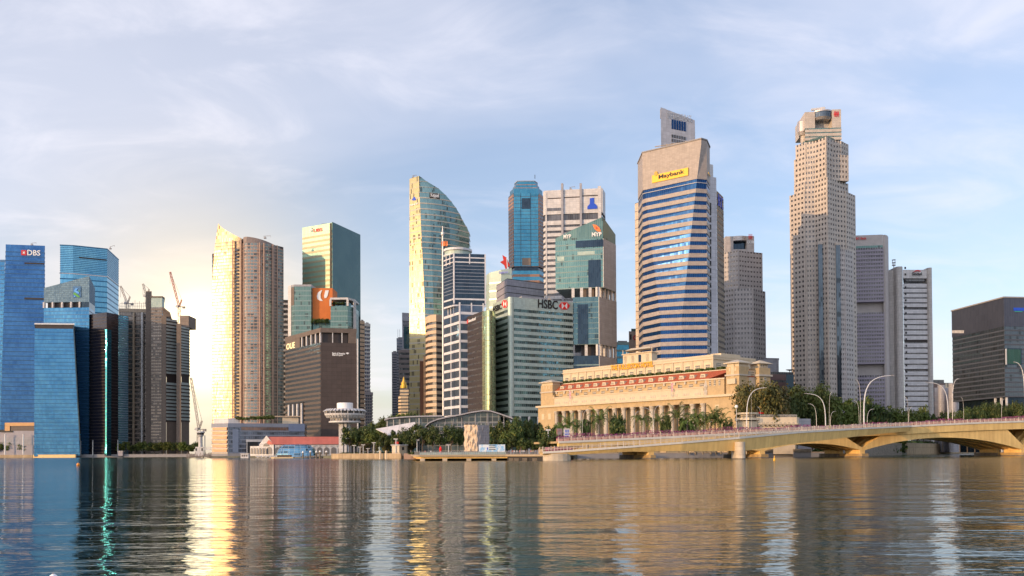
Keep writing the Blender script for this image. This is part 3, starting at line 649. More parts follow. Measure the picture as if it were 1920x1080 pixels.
A, B = gx(796, d1-5.4), gx(830, d1+1.4); panel(t, 'sign', A, B, (805, 362), (824, 373.5), wDark, .9); text(t, 'lettering', 'Keppel', A, B, (807, 371.5), (822, 364), mWht, 1.2, bold=.02)

GY = 640.0
# ---------------------------------------------------------------- banded beige tower and neighbours
A = gx(800, 770)
P = [gx(800, 772), gx(804, 764), gx(811, 759), gx(818, 757), gx(833, 762), gx(833, 800), gx(800, 800)]; H = zat(817, 590, 757)
t = bld('beige tower with curved left side and dark horizontal window bands', poly=P)
floors(t, P, G0, zat(817, 603, 757), 22, .45, gWin, wBeige, .9); cap(t, P, zat(817, 603, 757), H, wBeige, .9)
P = quadd((794, 800.5), 680, (775, 778)); t = bld('slim plain tan slab at the left of the banded beige tower', 'office tower', 'office_tower', P); obj('shaft', M().prism(P, G0, zat(797, 668, 775)), wTan, t); cap(t, P, zat(797, 668, 775), zat(797, 666, 775), wGreyM, .3)
P = quadd((787, 794.5), 676, (782, 784)); t = bld('narrow dark brown slab beside the slim tan slab', 'office tower', 'office_tower', P); obj('shaft', M().prism(P, G0, zat(790, 677, 782)), stone('dark_brown', (.10, .06, .05)), t); cap(t, P, zat(790, 677, 782), zat(790, 675, 782), wGreyM, .3)

GY = 470.0
# white-framed blue tower
U, Hu = quad((830.5, 483), (851, 475), (909.5, 477), 0, 700)
t = bld('white framed blue glass tower with a round crown, mast and orange flag', poly=U)
zmid = fp(U[1], U[2], 880, 570).z
Lw, _ = quad((830.5, 588), (862, 577), (906, 579), 0, 694)
def wf(P_, z0_, z1_, n_, frac, gm=gWinB): floors(t, P_, z0_, z1_, n_, frac, gm, wWhiteB, .35, sn='white_floor_frame')
wf(Lw, G0, zmid-2, 16, .72); wf(U, zmid-2, zmid+8, 2, .75, gNavy)
floors(t, U, zmid+8, fp(U[1], U[2], 880, 493).z, 9, .80, gNavy, stone('grey_blue_spandrel', (.22, .25, .32), rough=.4), .12); wf(U, fp(U[1], U[2], 880, 493).z, Hu, 2, .75, gNavy)
for P_, a, b in ((Lw, G0, zmid), (U, zmid, Hu)):
    piers(t, P_[0], P_[1], 2 if P_ is Lw else 1, a, b, .9, .5, wWhiteB, 'white_post'); piers(t, P_[1], P_[2], 1, a, b, .9, .55, wWhiteB, 'white_post')
    piers(t, P_[0], P_[1], 3, b-8, b, .8, .45, wWhiteB, 'white_post'); piers(t, P_[1], P_[2], 2, b-8, b, .8, .45, wWhiteB, 'white_post')
c = gx(858, 722); r = 11
obj('round_crown', M().lathe((c[0], c[1], Hu), [(r, 0), (r, 2), (r-.6, 2), (r-.6, 6), (r+.4, 6), (r+.4, 7.4), (r-1.5, 7.6)], 28), gPale, t)
obj('crown_ring', M().lathe((c[0], c[1], Hu), [(r+.5, 5.6), (r+.5, 7.2)], 28), wWhiteB, t); obj('crown_ring', M().lathe((c[0], c[1], Hu), [(r+.4, 1.6), (r+.4, 2.4)], 28), wWhiteB, t)
c = gx(830, 698); zt_ = zat(830, 424, 698)
obj('mast', M().tube([(c[0], c[1], G0), (c[0], c[1], Hu+14), (c[0], c[1], zt_)], [.7, .6, .3], 8).lathe((c[0], c[1], zt_-8), [(.4, 0), (1.3, 1.5), (1.3, 3), (.4, 4)], 8), mSteel, t)
fl = M(); 
for i in range(6):
    x = c[0]+(.8*i-1); y = c[1]-.8+.3*sin(i*1.6)
    fl.add([(x, y, zat(830, 462, 698)), (x+.8, y+.3*sin((i+1)*1.6)-.3*sin(i*1.6), zat(830, 462, 698)+.3), (x+.8, y+.1, zat(830, 453, 698)+.5*(i % 2)), (x, y, zat(830, 453, 698))], [(0, 1, 2, 3)])
obj('flag', fl, mOrange, t)

GY = 600.0
# black block + gold curved strip
P, H = quad((874.5, 595), (905, 583.5), (914, 583.5), 0, 668)
t = bld('matt black block with a small red and white sign at its top corner', 'office building', 'office_building', P)
floors(t, P, G0, H-2, 24, .3, gWin, wDark, .12); cap(t, P, H-2, H, wDark, .2)
shape(t, 'sign', P[0], P[1], [(874.8, 601), (878.5, 599), (878.5, 606), (874.8, 608.5)], mRedS, .5); text(t, 'lettering', 'GuocoLand', P[0], P[1], (879, 604), (893, 592), mWht, .5, bold=.02, zs=(zat(893, 598, 674), zat(893, 592, 674)))
fr = [gx(904 + 24.5*k/10, 668-9*sin(pi*k/10*.9+.15)) for k in range(11)]
P = fr+[(fr[-1][0], 700), (fr[0][0], 700)]; H = zat(915, 583, 662)
t = bld('slim curved tower of gold green mirror glass between the black block and the bank', poly=P)
gg = glass('gold_mirror_glass', (.58, .62, .36), (.42, .50, .30), (1.5, 3.6), (.25, .27, .16), .09, .07, rough=.17, metal=.85, wob=.03)
floors(t, P, G0, H, 24, .94, gg, wGreenE, .06)

# ---------------------------------------------------------------- bank with HSBC letters
P, H = quad((925, 570), (956.5, 556.5), (1073.5, 567), 0, 672)
t = bld('pale green banded bank building with black letters and red hexagons on its parapet', 'bank building', 'bank_building', P)
zs = fp(P[1], P[2], 1000, 582).z; zb = fp(P[1], P[2], 1000, 781).z
obj('sign_band', M().prism(offs(ccw(P), .3), zs, H), wHs, t); floors(t, P, zb, zs, 17, .47, gHs, wHs, .35)
obj('base_glass', M().prism(offs(ccw(P), -2), G0, zb), gTeal, t)
for i in range(8):
    f = i/7; a = Vector(P[1])+(Vector(P[2])-Vector(P[1]))*f; obj('base_column', M().box(a.x-.8, a.y-.6, G0, a.x+.8, a.y+1, zb), wWhite, t)
c = P[1]; obj('rounded_corner', M().lathe((c[0]+.4, c[1]+1.6, 0), [(2.3, zb), (2.3, H-.2)], 16), wHs, t)
text(t, 'lettering', 'HSBC', P[1], P[2], (1008, 577.5), (1045, 564), mBlk, .6, bold=.02); text(t, 'lettering', 'HSBC', P[0], P[1], (926, 583), (942, 571), mBlk, .9, bold=.02, zs=(zat(942, 581, 690), zat(942, 570, 690)))
def hexs(A, B, x0, x1, y0, y1):
    xm, ym, w = (x0+x1)/2, (y0+y1)/2, (x1-x0)
    a, b = x0+w*.25, x1-w*.25
    shape(t, 'emblem_panel', A, B, [(a, y0), (b, y0), (b, y1), (a, y1)], mWht, .6)
    for s in ([(a, y0), (a, y1), (x0, ym)], [(b, y0), (x1, ym), (b, y1)], [(a, y0), (b, y0), (xm, ym)], [(a, y1), (xm, ym), (b, y1)]): shape(t, 'emblem_triangle', A, B, s, mRedS, .75)
hexs(P[1], P[2], 1047, 1068, 567, 580.5); hexs(P[0], P[1], 942, 954, 563, 577)
roofbox(t, P, .5, H, H+3, wGrey)
# lavender louvred box + pale glass building behind
P, H = quad((931, 535), (950.5, 522), (1020, 531), 0, 740)
t = bld('lavender grey louvred block rising just behind the bank roof', 'office building', 'office_building', P)
floors(t, P, G0, H, 26, .12, gWin, stone('lavender_panels', (.36, .35, .42), rough=.5, joint=(2.5, 3)), .15)
P = [gx(912, 790), gx(918, 784), gx(940, 779), gx(960, 780), gx(960, 820), gx(912, 820)]; H = zat(935, 503, 780)
t = bld('pale glass block with blue script lettering left of the octagonal tower', 'office building', 'office_building', P)
floors(t, P, G0, H-6, 22, .8, gPale, wHs, .2); obj('crown_glass', M().prism(P, H-6, [H-4, H-3, H-1.5, H, H, H-4]), gPale, t)
text(t, 'lettering', 'CapitaLand', P[1], P[2], (936, 515), (953, 507.5), mBlueS, .5, bold=.01)
c = at(951, 502, 800); t = thing('red_roof_ornament', 'folded bright red flag shaped ornament beside the octagonal tower', 'sign', (c.x, c.y, c.z))
z = lambda px, py: at(px, py, 800)
m = M(); q_ = [z(942, 478), z(950, 483), z(956, 498), z(948, 504), z(945, 496), z(938, 491), z(944, 488)]
m.add([p for p in q_]+[p+Vector((0, 2.5, 0)) for p in q_], [tuple(range(7)), tuple(range(7, 14))[::-1]]+[(i, (i+1) % 7, 7+(i+1) % 7, 7+i) for i in range(7)]); obj('folded_sheet', m, mRedP, t)
obj('pole', M().bar(z(953, 520), z(950, 484), .8), mSteel, t)

GY = 430.0
# octagonal blue tower
dO = 905
P = [gx(953.5, dO+14), gx(962, dO), gx(1011, dO), gx(1020, dO+12), gx(1020, dO+45), gx(955, dO+45)]
t = bld('octagonal teal glass tower with brown corner strips and a stepped crown', poly=P)
zA = zat(980, 362, dO); zB = zat(980, 500, dO)
floors(t, P, G0, zB-4, 30, .6, gOct, wOchre, .1); obj('setback', M().prism(offs(ccw(P), -1.5), zB-4, zB), gNavy, t)
floors(t, P, zB, zA, 20, .4, gWin, wOchre, .1)
a, b = gx(963.5, dO), gx(1009.5, dO)
for i in range(20):
    h = (zA-zB)/20; obj('curtain_wall_band', M().slab(a, b, zB+i*h+.35, zB+(i+1)*h, 1.2, .6), gOct, t)
for x0, x1, y0, y1 in ((963, 976, 362, 366), (995, 1010, 362, 366)): panel(t, 'bay_head', P[1], P[2], (x0, y0), (x1, y1), gOct, 1.2, 1.0)
for px in (976.5, 995): a, b = gx(px-.5, dO), gx(px+.5, dO); obj('bay_groove', M().slab(a, b, zB, zA, .5, .85), gNavy, t)
panel(t, 'logo_panel', P[1], P[2], (979, 484), (996, 498), wBrown2, .8); panel(t, 'shadow_bay', P[1], P[2], (978, 372), (995, 392), gNavy, .8)
z1 = zA
for sh, py, mm in ((-1.5, 352, gOct), (-2.2, 350.5, wOchre), (-4.5, 344.5, gOct), (-5, 343, wOchre), (-6.5, 336.5, gOct), (-6.2, 335.2, wGrey)):
    z2 = zat(985, py, dO); obj('crown_step', M().prism(offs(ccw(P), sh), z1, z2), mm, t); z1 = z2
c = at(1003, 335, dO+15); obj('mast', M().tube([c, c+Vector((0, 0, 4))], .3, 6), mBlk, t)

GY = 380.0
# white office tower with blades
P, H = quad((1020.5, 360), (1023, 359.5), (1128, 352), 0, 850)
P = [gx(1020.5, 856), gx(1023, 853), gx(1128, 846), gx(1133, 862), gx(1133, 895), gx(1022, 900)]; H = zat(1075, 356, 850)
t = bld('white office tower with two vertical blades and a blue stepped emblem', poly=P)
z1 = fp(P[1], P[2], 1050, 402).z; z2 = fp(P[1], P[2], 1050, 414).z
floors(t, P, G0, z2-4, 40, .42, gWin, wWhite, 1.0); obj('white_wall', M().prism(offs(ccw(P), 1.0), z2-4, z2), wWhite, t)
obj('dark_storey', M().prism(P, z2, z1), gWin, t); obj('top_wall', M().prism(offs(ccw(P), 1.0), z1, H), wWhite, t)
panel(t, 'window_slot', P[1], P[2], (1025, 391), (1053, 395.5), gWin, 1.15); panel(t, 'joint', P[1], P[2], (1027, 372), (1053, 372.8), wDark, 1.1); panel(t, 'joint', P[1], P[2], (1058, 370), (1087, 370.8), wDark, 1.1); panel(t, 'joint', P[1], P[2], (1092, 367), (1122, 367.8), wDark, 1.1)
for px in (1055.3, 1090): a, b = nx(P[1], P[2], px-2), nx(P[1], P[2], px+2); obj('blade', M().slab(a, b, G0, fp(P[1], P[2], px, 345).z, 5, 2.6), wGrey, t)
a, b = nx(P[1], P[2], 1020.5+3), nx(P[1], P[2], 1026); obj('corner_pier', M().slab(a, b, G0, H-2, 1.5, 1.4), wWhite, t)
a, b = nx(P[1], P[2], 1122), nx(P[1], P[2], 1128); obj('corner_pier', M().slab(a, b, G0, H+2, 1.5, 1.4), wWhite, t)
shape(t, 'emblem', P[1], P[2], [(1106, 372.5), (1114, 371.5), (1114, 382), (1116, 383), (1120, 387), (1120, 392), (1101.5, 393), (1101.5, 388), (1105, 384), (1106, 383)], mBlueS, 1.5)

GY = 500.0
# MYP faceted glass building
dM = 700
A, K, N, Rr = gx(1041.5, dM+9), gx(1080, dM+4.5), gx(1131, dM), gx(1154.5, dM+22)
Pu = [A, K, N, Rr, (Rr[0]-8, Rr[1]+25), (A[0]+10, A[1]+40)]
zA_, zK, zN, zR = zat(1041, 447, A[1]), zat(1079, 428, K[1]), zat(1134, 406.5, N[1]), zat(1153, 440, Rr[1])
zlo = zat(1127, 539, dM)
t = bld('faceted green glass building with slanting roof, open terraces and orange emblem', poly=Pu)
obj('roof_glass', M().prism(Pu, zlo+38, [zA_, zK, zN, zR, zR-4, zA_-6]), gTeal, t)
floors(t, Pu, zlo, zlo+38, 9, .8, glass('forest_glass', (.16, .27, .24), (.09, .18, .17), (1.5, 4.2), (.22, .28, .25), .08, rough=.15, dark=.05), wTealE, .08)
Pl_ = [gx(1074, dM+1), gx(1122, dM-2), gx(1155, dM+22), (Rr[0]-8, Rr[1]+25), gx(1076, dM+45)]
zl1 = zat(1122, 557, dM); zl2 = zat(1122, 646, dM); zl3 = zat(1122, 667, dM)
obj('terrace_core', M().prism(offs(ccw(Pl_), -6), zl1, zlo), wBrown, t); floors(t, Pl_, zl2, zl1, 9, .88, gTealD, wTealE, .06)
obj('terrace_core', M().prism(offs(ccw(Pl_), -6), zl3, zl2), wDark, t); floors(t, Pl_, G0, zl3, 10, .88, gNavy, wTealE, .06)
wPan = stone('silver_panels', (.38, .41, .48), rough=.35, joint=(6, 1.5), metal=.1)
for a, b, z0_, z1_ in ((N, Rr, zlo, zlo+38), (Pl_[1], Pl_[2], zl2, zl1), (Pl_[1], Pl_[2], G0, zl3)): obj('panelled_flank', M().slab(a, b, z0_+.1, z1_-.1, .3, .3), wPan, t)
for a, b, z0_, z1_, nn in ((Pl_[0], Pl_[1], zl1, zlo, 3), (Pl_[1], Pl_[2], zl1, zlo, 5), (Pl_[0], Pl_[1], zl3, zl2, 2), (Pl_[1], Pl_[2], zl3, zl2, 5)): piers(t, a, b, nn, z0_, z1_, 2.2, -.5, wWhite, 'terrace_column', th=1.6)
panel(t, 'dark_bay', K, N, (1103, 488), (1127, 538), gNavy, .6, .5); panel(t, 'dark_recess', K, N, (1079.5, 452), (1131, 462), gNavy, .5, .4); panel(t, 'dark_bay', Pl_[0], Pl_[1], (1083, 571), (1103, 645), gNavy, .5, .4)
panel(t, 'lit_strip', A, K, (1045, 482), (1058, 489), gPale, .2); panel(t, 'lit_strip', K, N, (1083, 472), (1115, 477), gPale, .2)
text(t, 'lettering', 'MYP', A, K, (1057, 448), (1071, 439.5), mWht, .5, bold=.02); text(t, 'lettering', 'MYP', K, N, (1110, 444), (1128, 435), mWht, .5, bold=.02)
shape(t, 'emblem', K, N, [(1111, 421), (1118, 422), (1124, 427), (1127, 434), (1121, 434.5), (1115, 430)], mOrange, .7); shape(t, 'emblem', K, N, [(1117, 424.5), (1121, 429), (1118, 430)], mRedS, .9)

P = quadd((1152, 1182), 641, (920, 922)); simple_tower('low teal glass building seen between the faceted building and the red lettered block', P, zat(1165, 641, 920), 16, .7, gOct, wTealE)
P = quadd((1179, 1205), 626, (760, 762)); H = zat(1188, 621, 760)
t = bld('salmon coloured block with a big red letter O partly hidden', 'office building', 'office_building', P)
obj('wall', M().prism(P, G0, H), wSalmon, t); panel(t, 'window', P[0], P[1], (1181, 627), (1184, 637), gWin, .3); panel(t, 'roof_glass', P[0], P[1], (1184, 616), (1197, 623), gTeal, -.5)
text(t, 'lettering', 'O', P[0], P[1], (1187, 638), (1195.5, 628.5), mRedS, .5, bold=.03)
P = quadd((1190.5, 1211), 378, (690, 680)); H = zat(1200, 378, 685)
t = bld('plain pale beige slab rising behind the left edge of the blue banded tower', poly=P); floors(t, P, G0, H, 30, .06, gWin, stone('pale_beige_slab', (.62, .52, .42), rough=.6, joint=(2.5, 3)), .1)

# ---------------------------------------------------------------- blue banded tower with the yellow sign
dY = 620
def may(z):
    f = min(1, max(0, (zat(1260, 345, dY)-z)/(zat(1260, 345, dY)-zat(1260, 600, dY)))); g = min(1, max(0, (zat(1260, 268, dY)-z)/(zat(1260, 268, dY)-zat(1260, 600, dY))))
    bx = 1210+(1240-1210)*f if f > 0 else 1206+4*g; cx_ = 1315-(1315-1278)*g
    yA, yB, yC, yD = 642, 640-16*f, 617+3*g, 614+8*(1-g)*0+2
    rw = max(268, min(700, 848-(z-CH)/618*FPX)); lf = max(0, (600-rw)*.004)
    fr_ = [xy(1206.5-lf, rw, yA), xy(bx-1, rw, yB if f > 0 else 641), xy(cx_, rw, yC-4*(1-g)), xy(1325.5-lf, rw, 616+3*g), xy(1331-lf, rw, 630)]
    return fr_+[(fr_[-1][0], 665), (fr_[0][0], 665)]
t = bld('salmon granite tower banded with royal blue glass under a yellow bank sign', poly=may(20))
zt0 = zat(1300, 340, dY); H = zat(1316, 268, 617); nb = 22; h = (zat(1300, 360, dY)-zat(1300, 665, dY))/20.5
z = zt0; lo = []
def mb(z0_, z1_, g_, nm):
    o_ = .05 if g_ is not gMay else -.25
    obj(nm, M().prism(offs(ccw(may(z0_)), o_+.3), z0_, z1_, offs(ccw(may(z1_)), o_+.3)), g_, t)
a, b = zat(1300, 357.5, dY), zat(1300, 347, dY); z_s = zat(1300, 346, dY)
mb(z_s, zt0, gMay, 'window_band'); mb(b, z_s, wWhite, 'trim_line'); mb(a, b, gMay, 'window_band')
zz = a
while zz > 12:
    mb(zz-h*.52, zz, wMay, 'spandrel'); mb(zz-h, zz-h*.52, gMay, 'window_band'); zz -= h
mb(G0, zz, wMay, 'spandrel')
# crown: roof rises to the right
Pm = offs(ccw(may(zt0)), .36); Pt_ = offs(ccw(may(H)), .36); HL = zat(1204, 288, 642)
obj('granite_crown', M().prism(Pm, zt0, HL-3, Pt_), wMay, t); obj('granite_crown', M().prism(Pt_, HL-3, [max(HL, H)]*7), wMay, t)
obj('roof_edge', M().prism(offs(Pt_, .5), max(HL, H), max(HL, H)+.8), wGreyM, t)
GY = 320.0; A, B = gx(1209, 641), gx(1309, 614.5); zsg = (zat(1292, 329.5, 619), zat(1292, 315, 619))
sg = panel(t, 'sign', A, B, (1224.5, 336), (1292, 315), mYel, 1.5, .5, zs=zsg)
c0, c1 = fp(A, B, 1224.5, 326), fp(A, B, 1292, 326)
text(t, 'lettering', 'Maybank', A, B, (1237, 332), (1285, 319), mBlk, 1.65, bold=.02, zs=(zsg[0]+1, zsg[1]-.7)); shape(t, 'emblem', A, B, [(1229, 325), (1232, 321.5), (1235, 323), (1235.5, 328), (1232, 331), (1229, 329)], flat('emblem_ochre', (.45, .28, .03), .5), 1.75)
panel(t, 'sign', gx(1326, 616), gx(1332, 630), (1326.5, 323), (1330, 332), mYel, .8, .4)
m = M(); p1 = at(1206, 286, 650); p2 = at(1296, 268, 645); m.bar(at(1228, 275, 640), at(1290, 266, 640), .5).bar(at(1286, 272, 640), at(1286, 265, 640), 1.2).bar(at(1250, 279, 640), at(1250, 270, 640), .6).bar(at(1272, 274, 640), at(1272, 268, 640), .6); obj('roof_gantry', m, wTan, t)

P = quadd((1324, 1337), 306, (668, 672), 30); H = zat(1330, 306, 668)
t = bld('white slab with one column of black windows right of the blue banded tower', poly=P)
obj('upper_shaft', M().prism(P, zat(1330, 333, 668), H), wWhite, t)
P = quadd((1324, 1343), 333, (664, 668), 30); obj('shaft', M().prism(P, G0, zat(1330, 333, 668)), stone('bluish_white_panels', (.62, .62, .68), rough=.5, joint=(4, 3)), t)
for i in range(21):
    y = 380+i*13.6; panel(t, 'window', P[0], P[1], (1330.2, y), (1333.6, y+(10 if i % 6 else 14)), mBlk, .12, .1)
panel(t, 'corner_fin', P[0], P[1], (1341.5, 335), (1343, 700), wWhiteB, .8, .6)
P = quadd((1343.5, 1356), 358, (672, 690), 30); H = zat(1344, 357, 672)
t = bld('olive tan slab with a faint blue sign behind the white slab', poly=P); floors(t, P, G0, H, 44, .4, gWin, stone('olive_stone', (.30, .25, .20), rough=.7), .2); text(t, 'lettering', 'BOC', P[0], P[1], (1346, 386), (1354.5, 372), mBlueS, .4)

GY = 210.0; P = [gx(1239, 740), gx(1302.5, 752), gx(1303, 775), gx(1240, 765)]; H = zat(1239, 201, 740)
t = bld('tallest light grey slab with a small window grid, behind the blue banded tower', poly=P)
obj('shaft', M().prism(P, G0, [H, H-6.5, H-6.5, H]), stone('silver_grey_slab', (.46, .47, .53), rough=.45, joint=(3, 3), jd=.85), t)
for i in range(6):
    x = 1259+i*4.6; panel(t, 'tall_window', P[0], P[1], (x, 224+i*.9), (x+3.6, 242+i*.9), gMay, .3)
    for k in range(3): panel(t, 'window', P[0], P[1], (x, 252+i*.9+k*8), (x+3.2, 258+i*.9+k*8), gWin, .3)
text(t, 'lettering', 'ONE RAFFLES PLACE', P[0], P[1], (1250, 222), (1296, 217), mSilver, .3)
m = M()
for i in range(7): c = at(1243+i*9, 202+i*2, 745+i*2); m.box(c.x-2, c.y, H-7, c.x+2, c.y+2, H+.8-i*.9)
obj('roof_plant', m, wGreyM, t)

def rig(rname, px, py, d, L_, up):
    r = min((o for o in COL.objects if o.parent is None and 'category' in o and o.type == 'EMPTY' and rname in o['label']), key=lambda o: 0)
    c = at(px, py, d); m = M().bar(c, c+Vector((0, 0, 2.6)), .5).bar(c+Vector((-L_*.3, 0, 2.4)), c+Vector((L_, 0, 2.4+up)), .35).bar(c+Vector((L_, 0, 2.4+up)), c+Vector((L_, 0, .6+up)), .2).box(c.x-1.2, c.y-1, c.z-.2, c.x+1.2, c.y+1, c.z+1.1)
    obj('cleaning_cradle', m, wGreyM, r)
rig('light blue glass tower with chamfered', 207, 467, 1125, 5, 2.2); rig('rounded pinkish brown', 497, 447, 985, 6, .5); rig('green glass tower with a red emblem', 605, 424, 1010, 5, .6); rig('pale green banded bank', 1030, 562, 690, 4, .5); rig('white office tower with two', 1070, 356, 866, 4, .8); rig('tall glass tower with a swooping', 775, 334, 866, 3, .5); rig('grey slab of three' if False else 'deep blue glass tower', 60, 460, 1085, 5, .8)
# ---------------------------------------------------------------- twin stepped granite towers
def granite(t, poly, z0, z1, n, bays, wm, gm=gWin, frac=.45, tops=True):
    floors(t, poly, z0, z1, n, frac, gm, wm, .35)
    p = ccw(poly)
    for (A, B, k) in bays: piers(t, A, B, k, z0, z1, (Vector(B)-Vector(A)).length/k*.48, .33, wm, 'pier', th=.9)
dU = 745
RY = 420.0
u = lambda px, d: xy(px, RY, d)
# base outline, px at mid height
RY = 400.0; T3 = [u(1482.5, dU+22), u(1508, dU+10), u(1528, dU+8), u(1551, dU-3), u(1569, dU+6), u(1586, dU+10), u(1602.5, dU+22)]
zT3 = zat(1551, 345, dU); zT3s = zat(1482, 367, dU+22)
back = lambda f, b=45: f+[(f[-1][0]-4, f[-1][1]+b), (f[0][0]*(f[0][1]+b)/f[0][1]+1, f[0][1]+b)]
H = zat(1540, 205, dU+12)
t = bld('tallest stepped granite tower with punched square windows and a scooped crown', poly=back(T3))
zT4 = zat(1520, 458, dU)
nfl = int((zT3s-G0)/4.05); fh = (zT3s-G0)/nfl
granite(t, back(T3), G0, zT3s, nfl, [(T3[0], T3[1], 4), (T3[1], T3[2], 3), (T3[2], T3[3], 4), (T3[3], T3[4], 4), (T3[4], T3[5], 3), (T3[5], T3[6], 4)], wUob)
RY = 330.0; T2 = [u(1491, dU+20), u(1510, dU+11), u(1531, dU+8), u(1551.5, dU-3), u(1569, dU+6), u(1590, dU+18)]
zc = zat(1548, 285, dU); zT2 = zat(1490, 266, dU+15)
k = max(2, round((zT3-zT3s)/fh))
granite(t, back([u(1490.5, dU+20), u(1508.2, dU+10.5), u(1528, dU+8.2), u(1550.5, dU-2.6), u(1568.5, dU+6.2), u(1588.5, dU+16)]), zT3s, zT3s+fh*k, k, [(u(1528, dU+8.2), u(1550.5, dU-2.6), 4), (u(1508.2, dU+10.5), u(1528, dU+8.2), 3), (u(1568.5, dU+6.2), u(1588.5, dU+16), 4), (u(1550.5, dU-2.6), u(1568.5, dU+6.2), 4), (u(1490.5, dU+20), u(1508.2, dU+10.5), 3)], wUob)
z0 = zT3s+fh*k; nf = round((zc-z0)/fh)
granite(t, back(T2[:1]+[u(1510, dU+12), u(1529, dU+9), u(1549, dU-1), u(1560, dU+6), u(1589.5, dU+9)]), z0, zc, nf, [(T2[0], u(1510, dU+12), 3), (u(1510, dU+12), u(1529, dU+9), 4), (u(1529, dU+9), u(1549, dU-1), 3), (u(1549, dU-1), u(1560, dU+6), 2), (u(1560, dU+6), u(1589.5, dU+9), 5)], wUob)
RY = 255.0; nf2 = max(1, round((zT2-zc)/fh)); z1 = zc+nf2*fh
granite(t, back([u(1493, dU+20), u(1509.5, dU+13), u(1512, dU+13), u(1529.5, dU+9), u(1549, dU), u(1561, dU+8), u(1577, dU+10), u(1589, dU+18)]), zc, z1, nf2, [(u(1512, dU+13), u(1529.5, dU+9), 3), (u(1529.5, dU+9), u(1549, dU), 3), (u(1549, dU), u(1561, dU+8), 2), (u(1561, dU+8), u(1577, dU+10), 3), (u(1493, dU+20), u(1509.5, dU+13), 3), (u(1577, dU+10), u(1589, dU+18), 3)], wUob)
z2 = zat(1548, 247, dU)
P = back([u(1510.5, dU+13), u(1530, dU+9.5), u(1549, dU+1), u(1560, dU+8.5), u(1578, dU+10.5)], 38)
obj('slanted_skylight', M().prism(offs(ccw(back([u(1496, dU+20), u(1512, dU+13.5), u(1549, dU+1.5), u(1561, dU+9), u(1587, dU+18)], 36)), 0), z1, z1+3, ccw(back([u(1505, dU+22), u(1512, dU+16), u(1549, dU+5), u(1561, dU+11), u(1580, dU+20)], 34))), gTeal, t)
RY = 225.0; Cn = [u(1509.5, dU+14), u(1577, dU+12)]
Pc = ccw(back(Cn, 36)); zc0 = z1+2; zb0, zb1 = zat(1545, 240, dU+13), zat(1545, 224, dU+13)
floors(t, Pc, zc0, zb0, 3, .3, gTeal, wUob, .2)
a, b = u(1528, dU+13.5), u(1560, dU+12.5)
obj('crown_wall', M().prism(ccw([Cn[0], a, (a[0], a[1]+36), (Cn[0][0]+3, Cn[0][1]+36)]), zb0, H-1.5), wUob, t)
obj('crown_wall', M().prism(ccw([b, Cn[1], (Cn[1][0], Cn[1][1]+36), (b[0], b[1]+36)]), zb0, H), wUob, t)
obj('scooped_recess', M().prism(ccw([(a[0], a[1]+7), (b[0], b[1]+7), (b[0], b[1]+34), (a[0], a[1]+34)]), zb0, H-1), wUobG, t)
bow = [(a[0]+(b[0]-a[0])*i/8, a[1]+(b[1]-a[1])*i/8-3.2*sin(pi*i/8)) for i in range(9)]+[(b[0], b[1]+6.8), (a[0], a[1]+6.8)]
mSil = stone('silver_bowl', (.50, .46, .45), rough=.35, metal=.5)
obj('crown_bowl', M().prism(offs(ccw(bow), -1.5), zb1, zb1+2, ccw(bow)), mSil, t); obj('crown_bowl', M().prism(offs(ccw(bow), -.6), zb1+2, zb1+6.5), gGrey, t); obj('crown_bowl', M().prism(bow, zb1+6.5, H-.5), mSil, t)
c = u(1504, dU+22); obj('side_drum', M().lathe((c[0]+2.4, c[1]+4, 0), [(4, z1+10), (5.2, z1+13), (5.2, H-6), (4.6, H-5)], 20), mSil, t); obj('side_drum_core', M().lathe((c[0]+2.4, c[1]+4, 0), [(2.6, z1), (2.6, z1+11)], 12), wUob, t)
obj('roof_rig', M().bar((Cn[0][0]+6, dU+16, H+1.2), (Cn[0][0]+17, dU+16, H+2.4), 1.6).box(Cn[0][0]+14, dU+14, H-1.5, Cn[0][0]+17, dU+18, H+2.8), wWhite, t)
def hash_sign(t, A, B, x0, x1, y0, y1):
    w = (x1-x0)
    for i in range(4): x = x0+w*(.14+.22*i); shape(t, 'emblem_bar', A, B, [(x, y0), (x+w*.1, y0), (x+w*.1, y1), (x, y1)], mRedS, .5, .2)
    ym = (y0+y1)/2; shape(t, 'emblem_bar', A, B, [(x0, ym-.6), (x1, ym-.6), (x1, ym+.6), (x0, ym+.6)], mRedS, .55, .2)
hash_sign(t, *Cn, 1562.5, 1573, 209, 219)
RY = 600.0
# lower glazed strips and projecting bays
for pxs, dd in (((1534, 1542), 1.5), ((1567, 1575), 4.5)):
    a, b = u(pxs[0]+1, dU+dd), u(pxs[1]+1, dU+dd); obj('glazed_strip', M().slab(a, b, G0, zT4, 1.4, 1.0), gGrey, t)
    obj('strip_head', M().slab((a[0]-.4, a[1]), (b[0]+.4, b[1]), zT4, zT4+2, 1.8, 1.3), wUob, t)
a, b = u(1499, dU+17), u(1534, dU+8); zz = zat(1515, 462, dU+10)
granite(t, ccw([a, u(1513, dU+9), b, (b[0], b[1]+8), (a[0]+2, a[1]+8)]), G0, G0+fh*int((zz-G0)/fh), int((zz-G0)/fh), [(a, u(1513, dU+9), 3), (u(1513, dU+9), b, 4)], wUob)
a, b = u(1575, dU+5), u(1599, dU+15)
granite(t, ccw([a, u(1586, dU+7), b, (b[0]-3, b[1]+8), (a[0], a[1]+8)]), G0, G0+fh*int((zz-G0)/fh), int((zz-G0)/fh), [(a, u(1586, dU+7), 3), (u(1586, dU+7), b, 3)], wUobG)

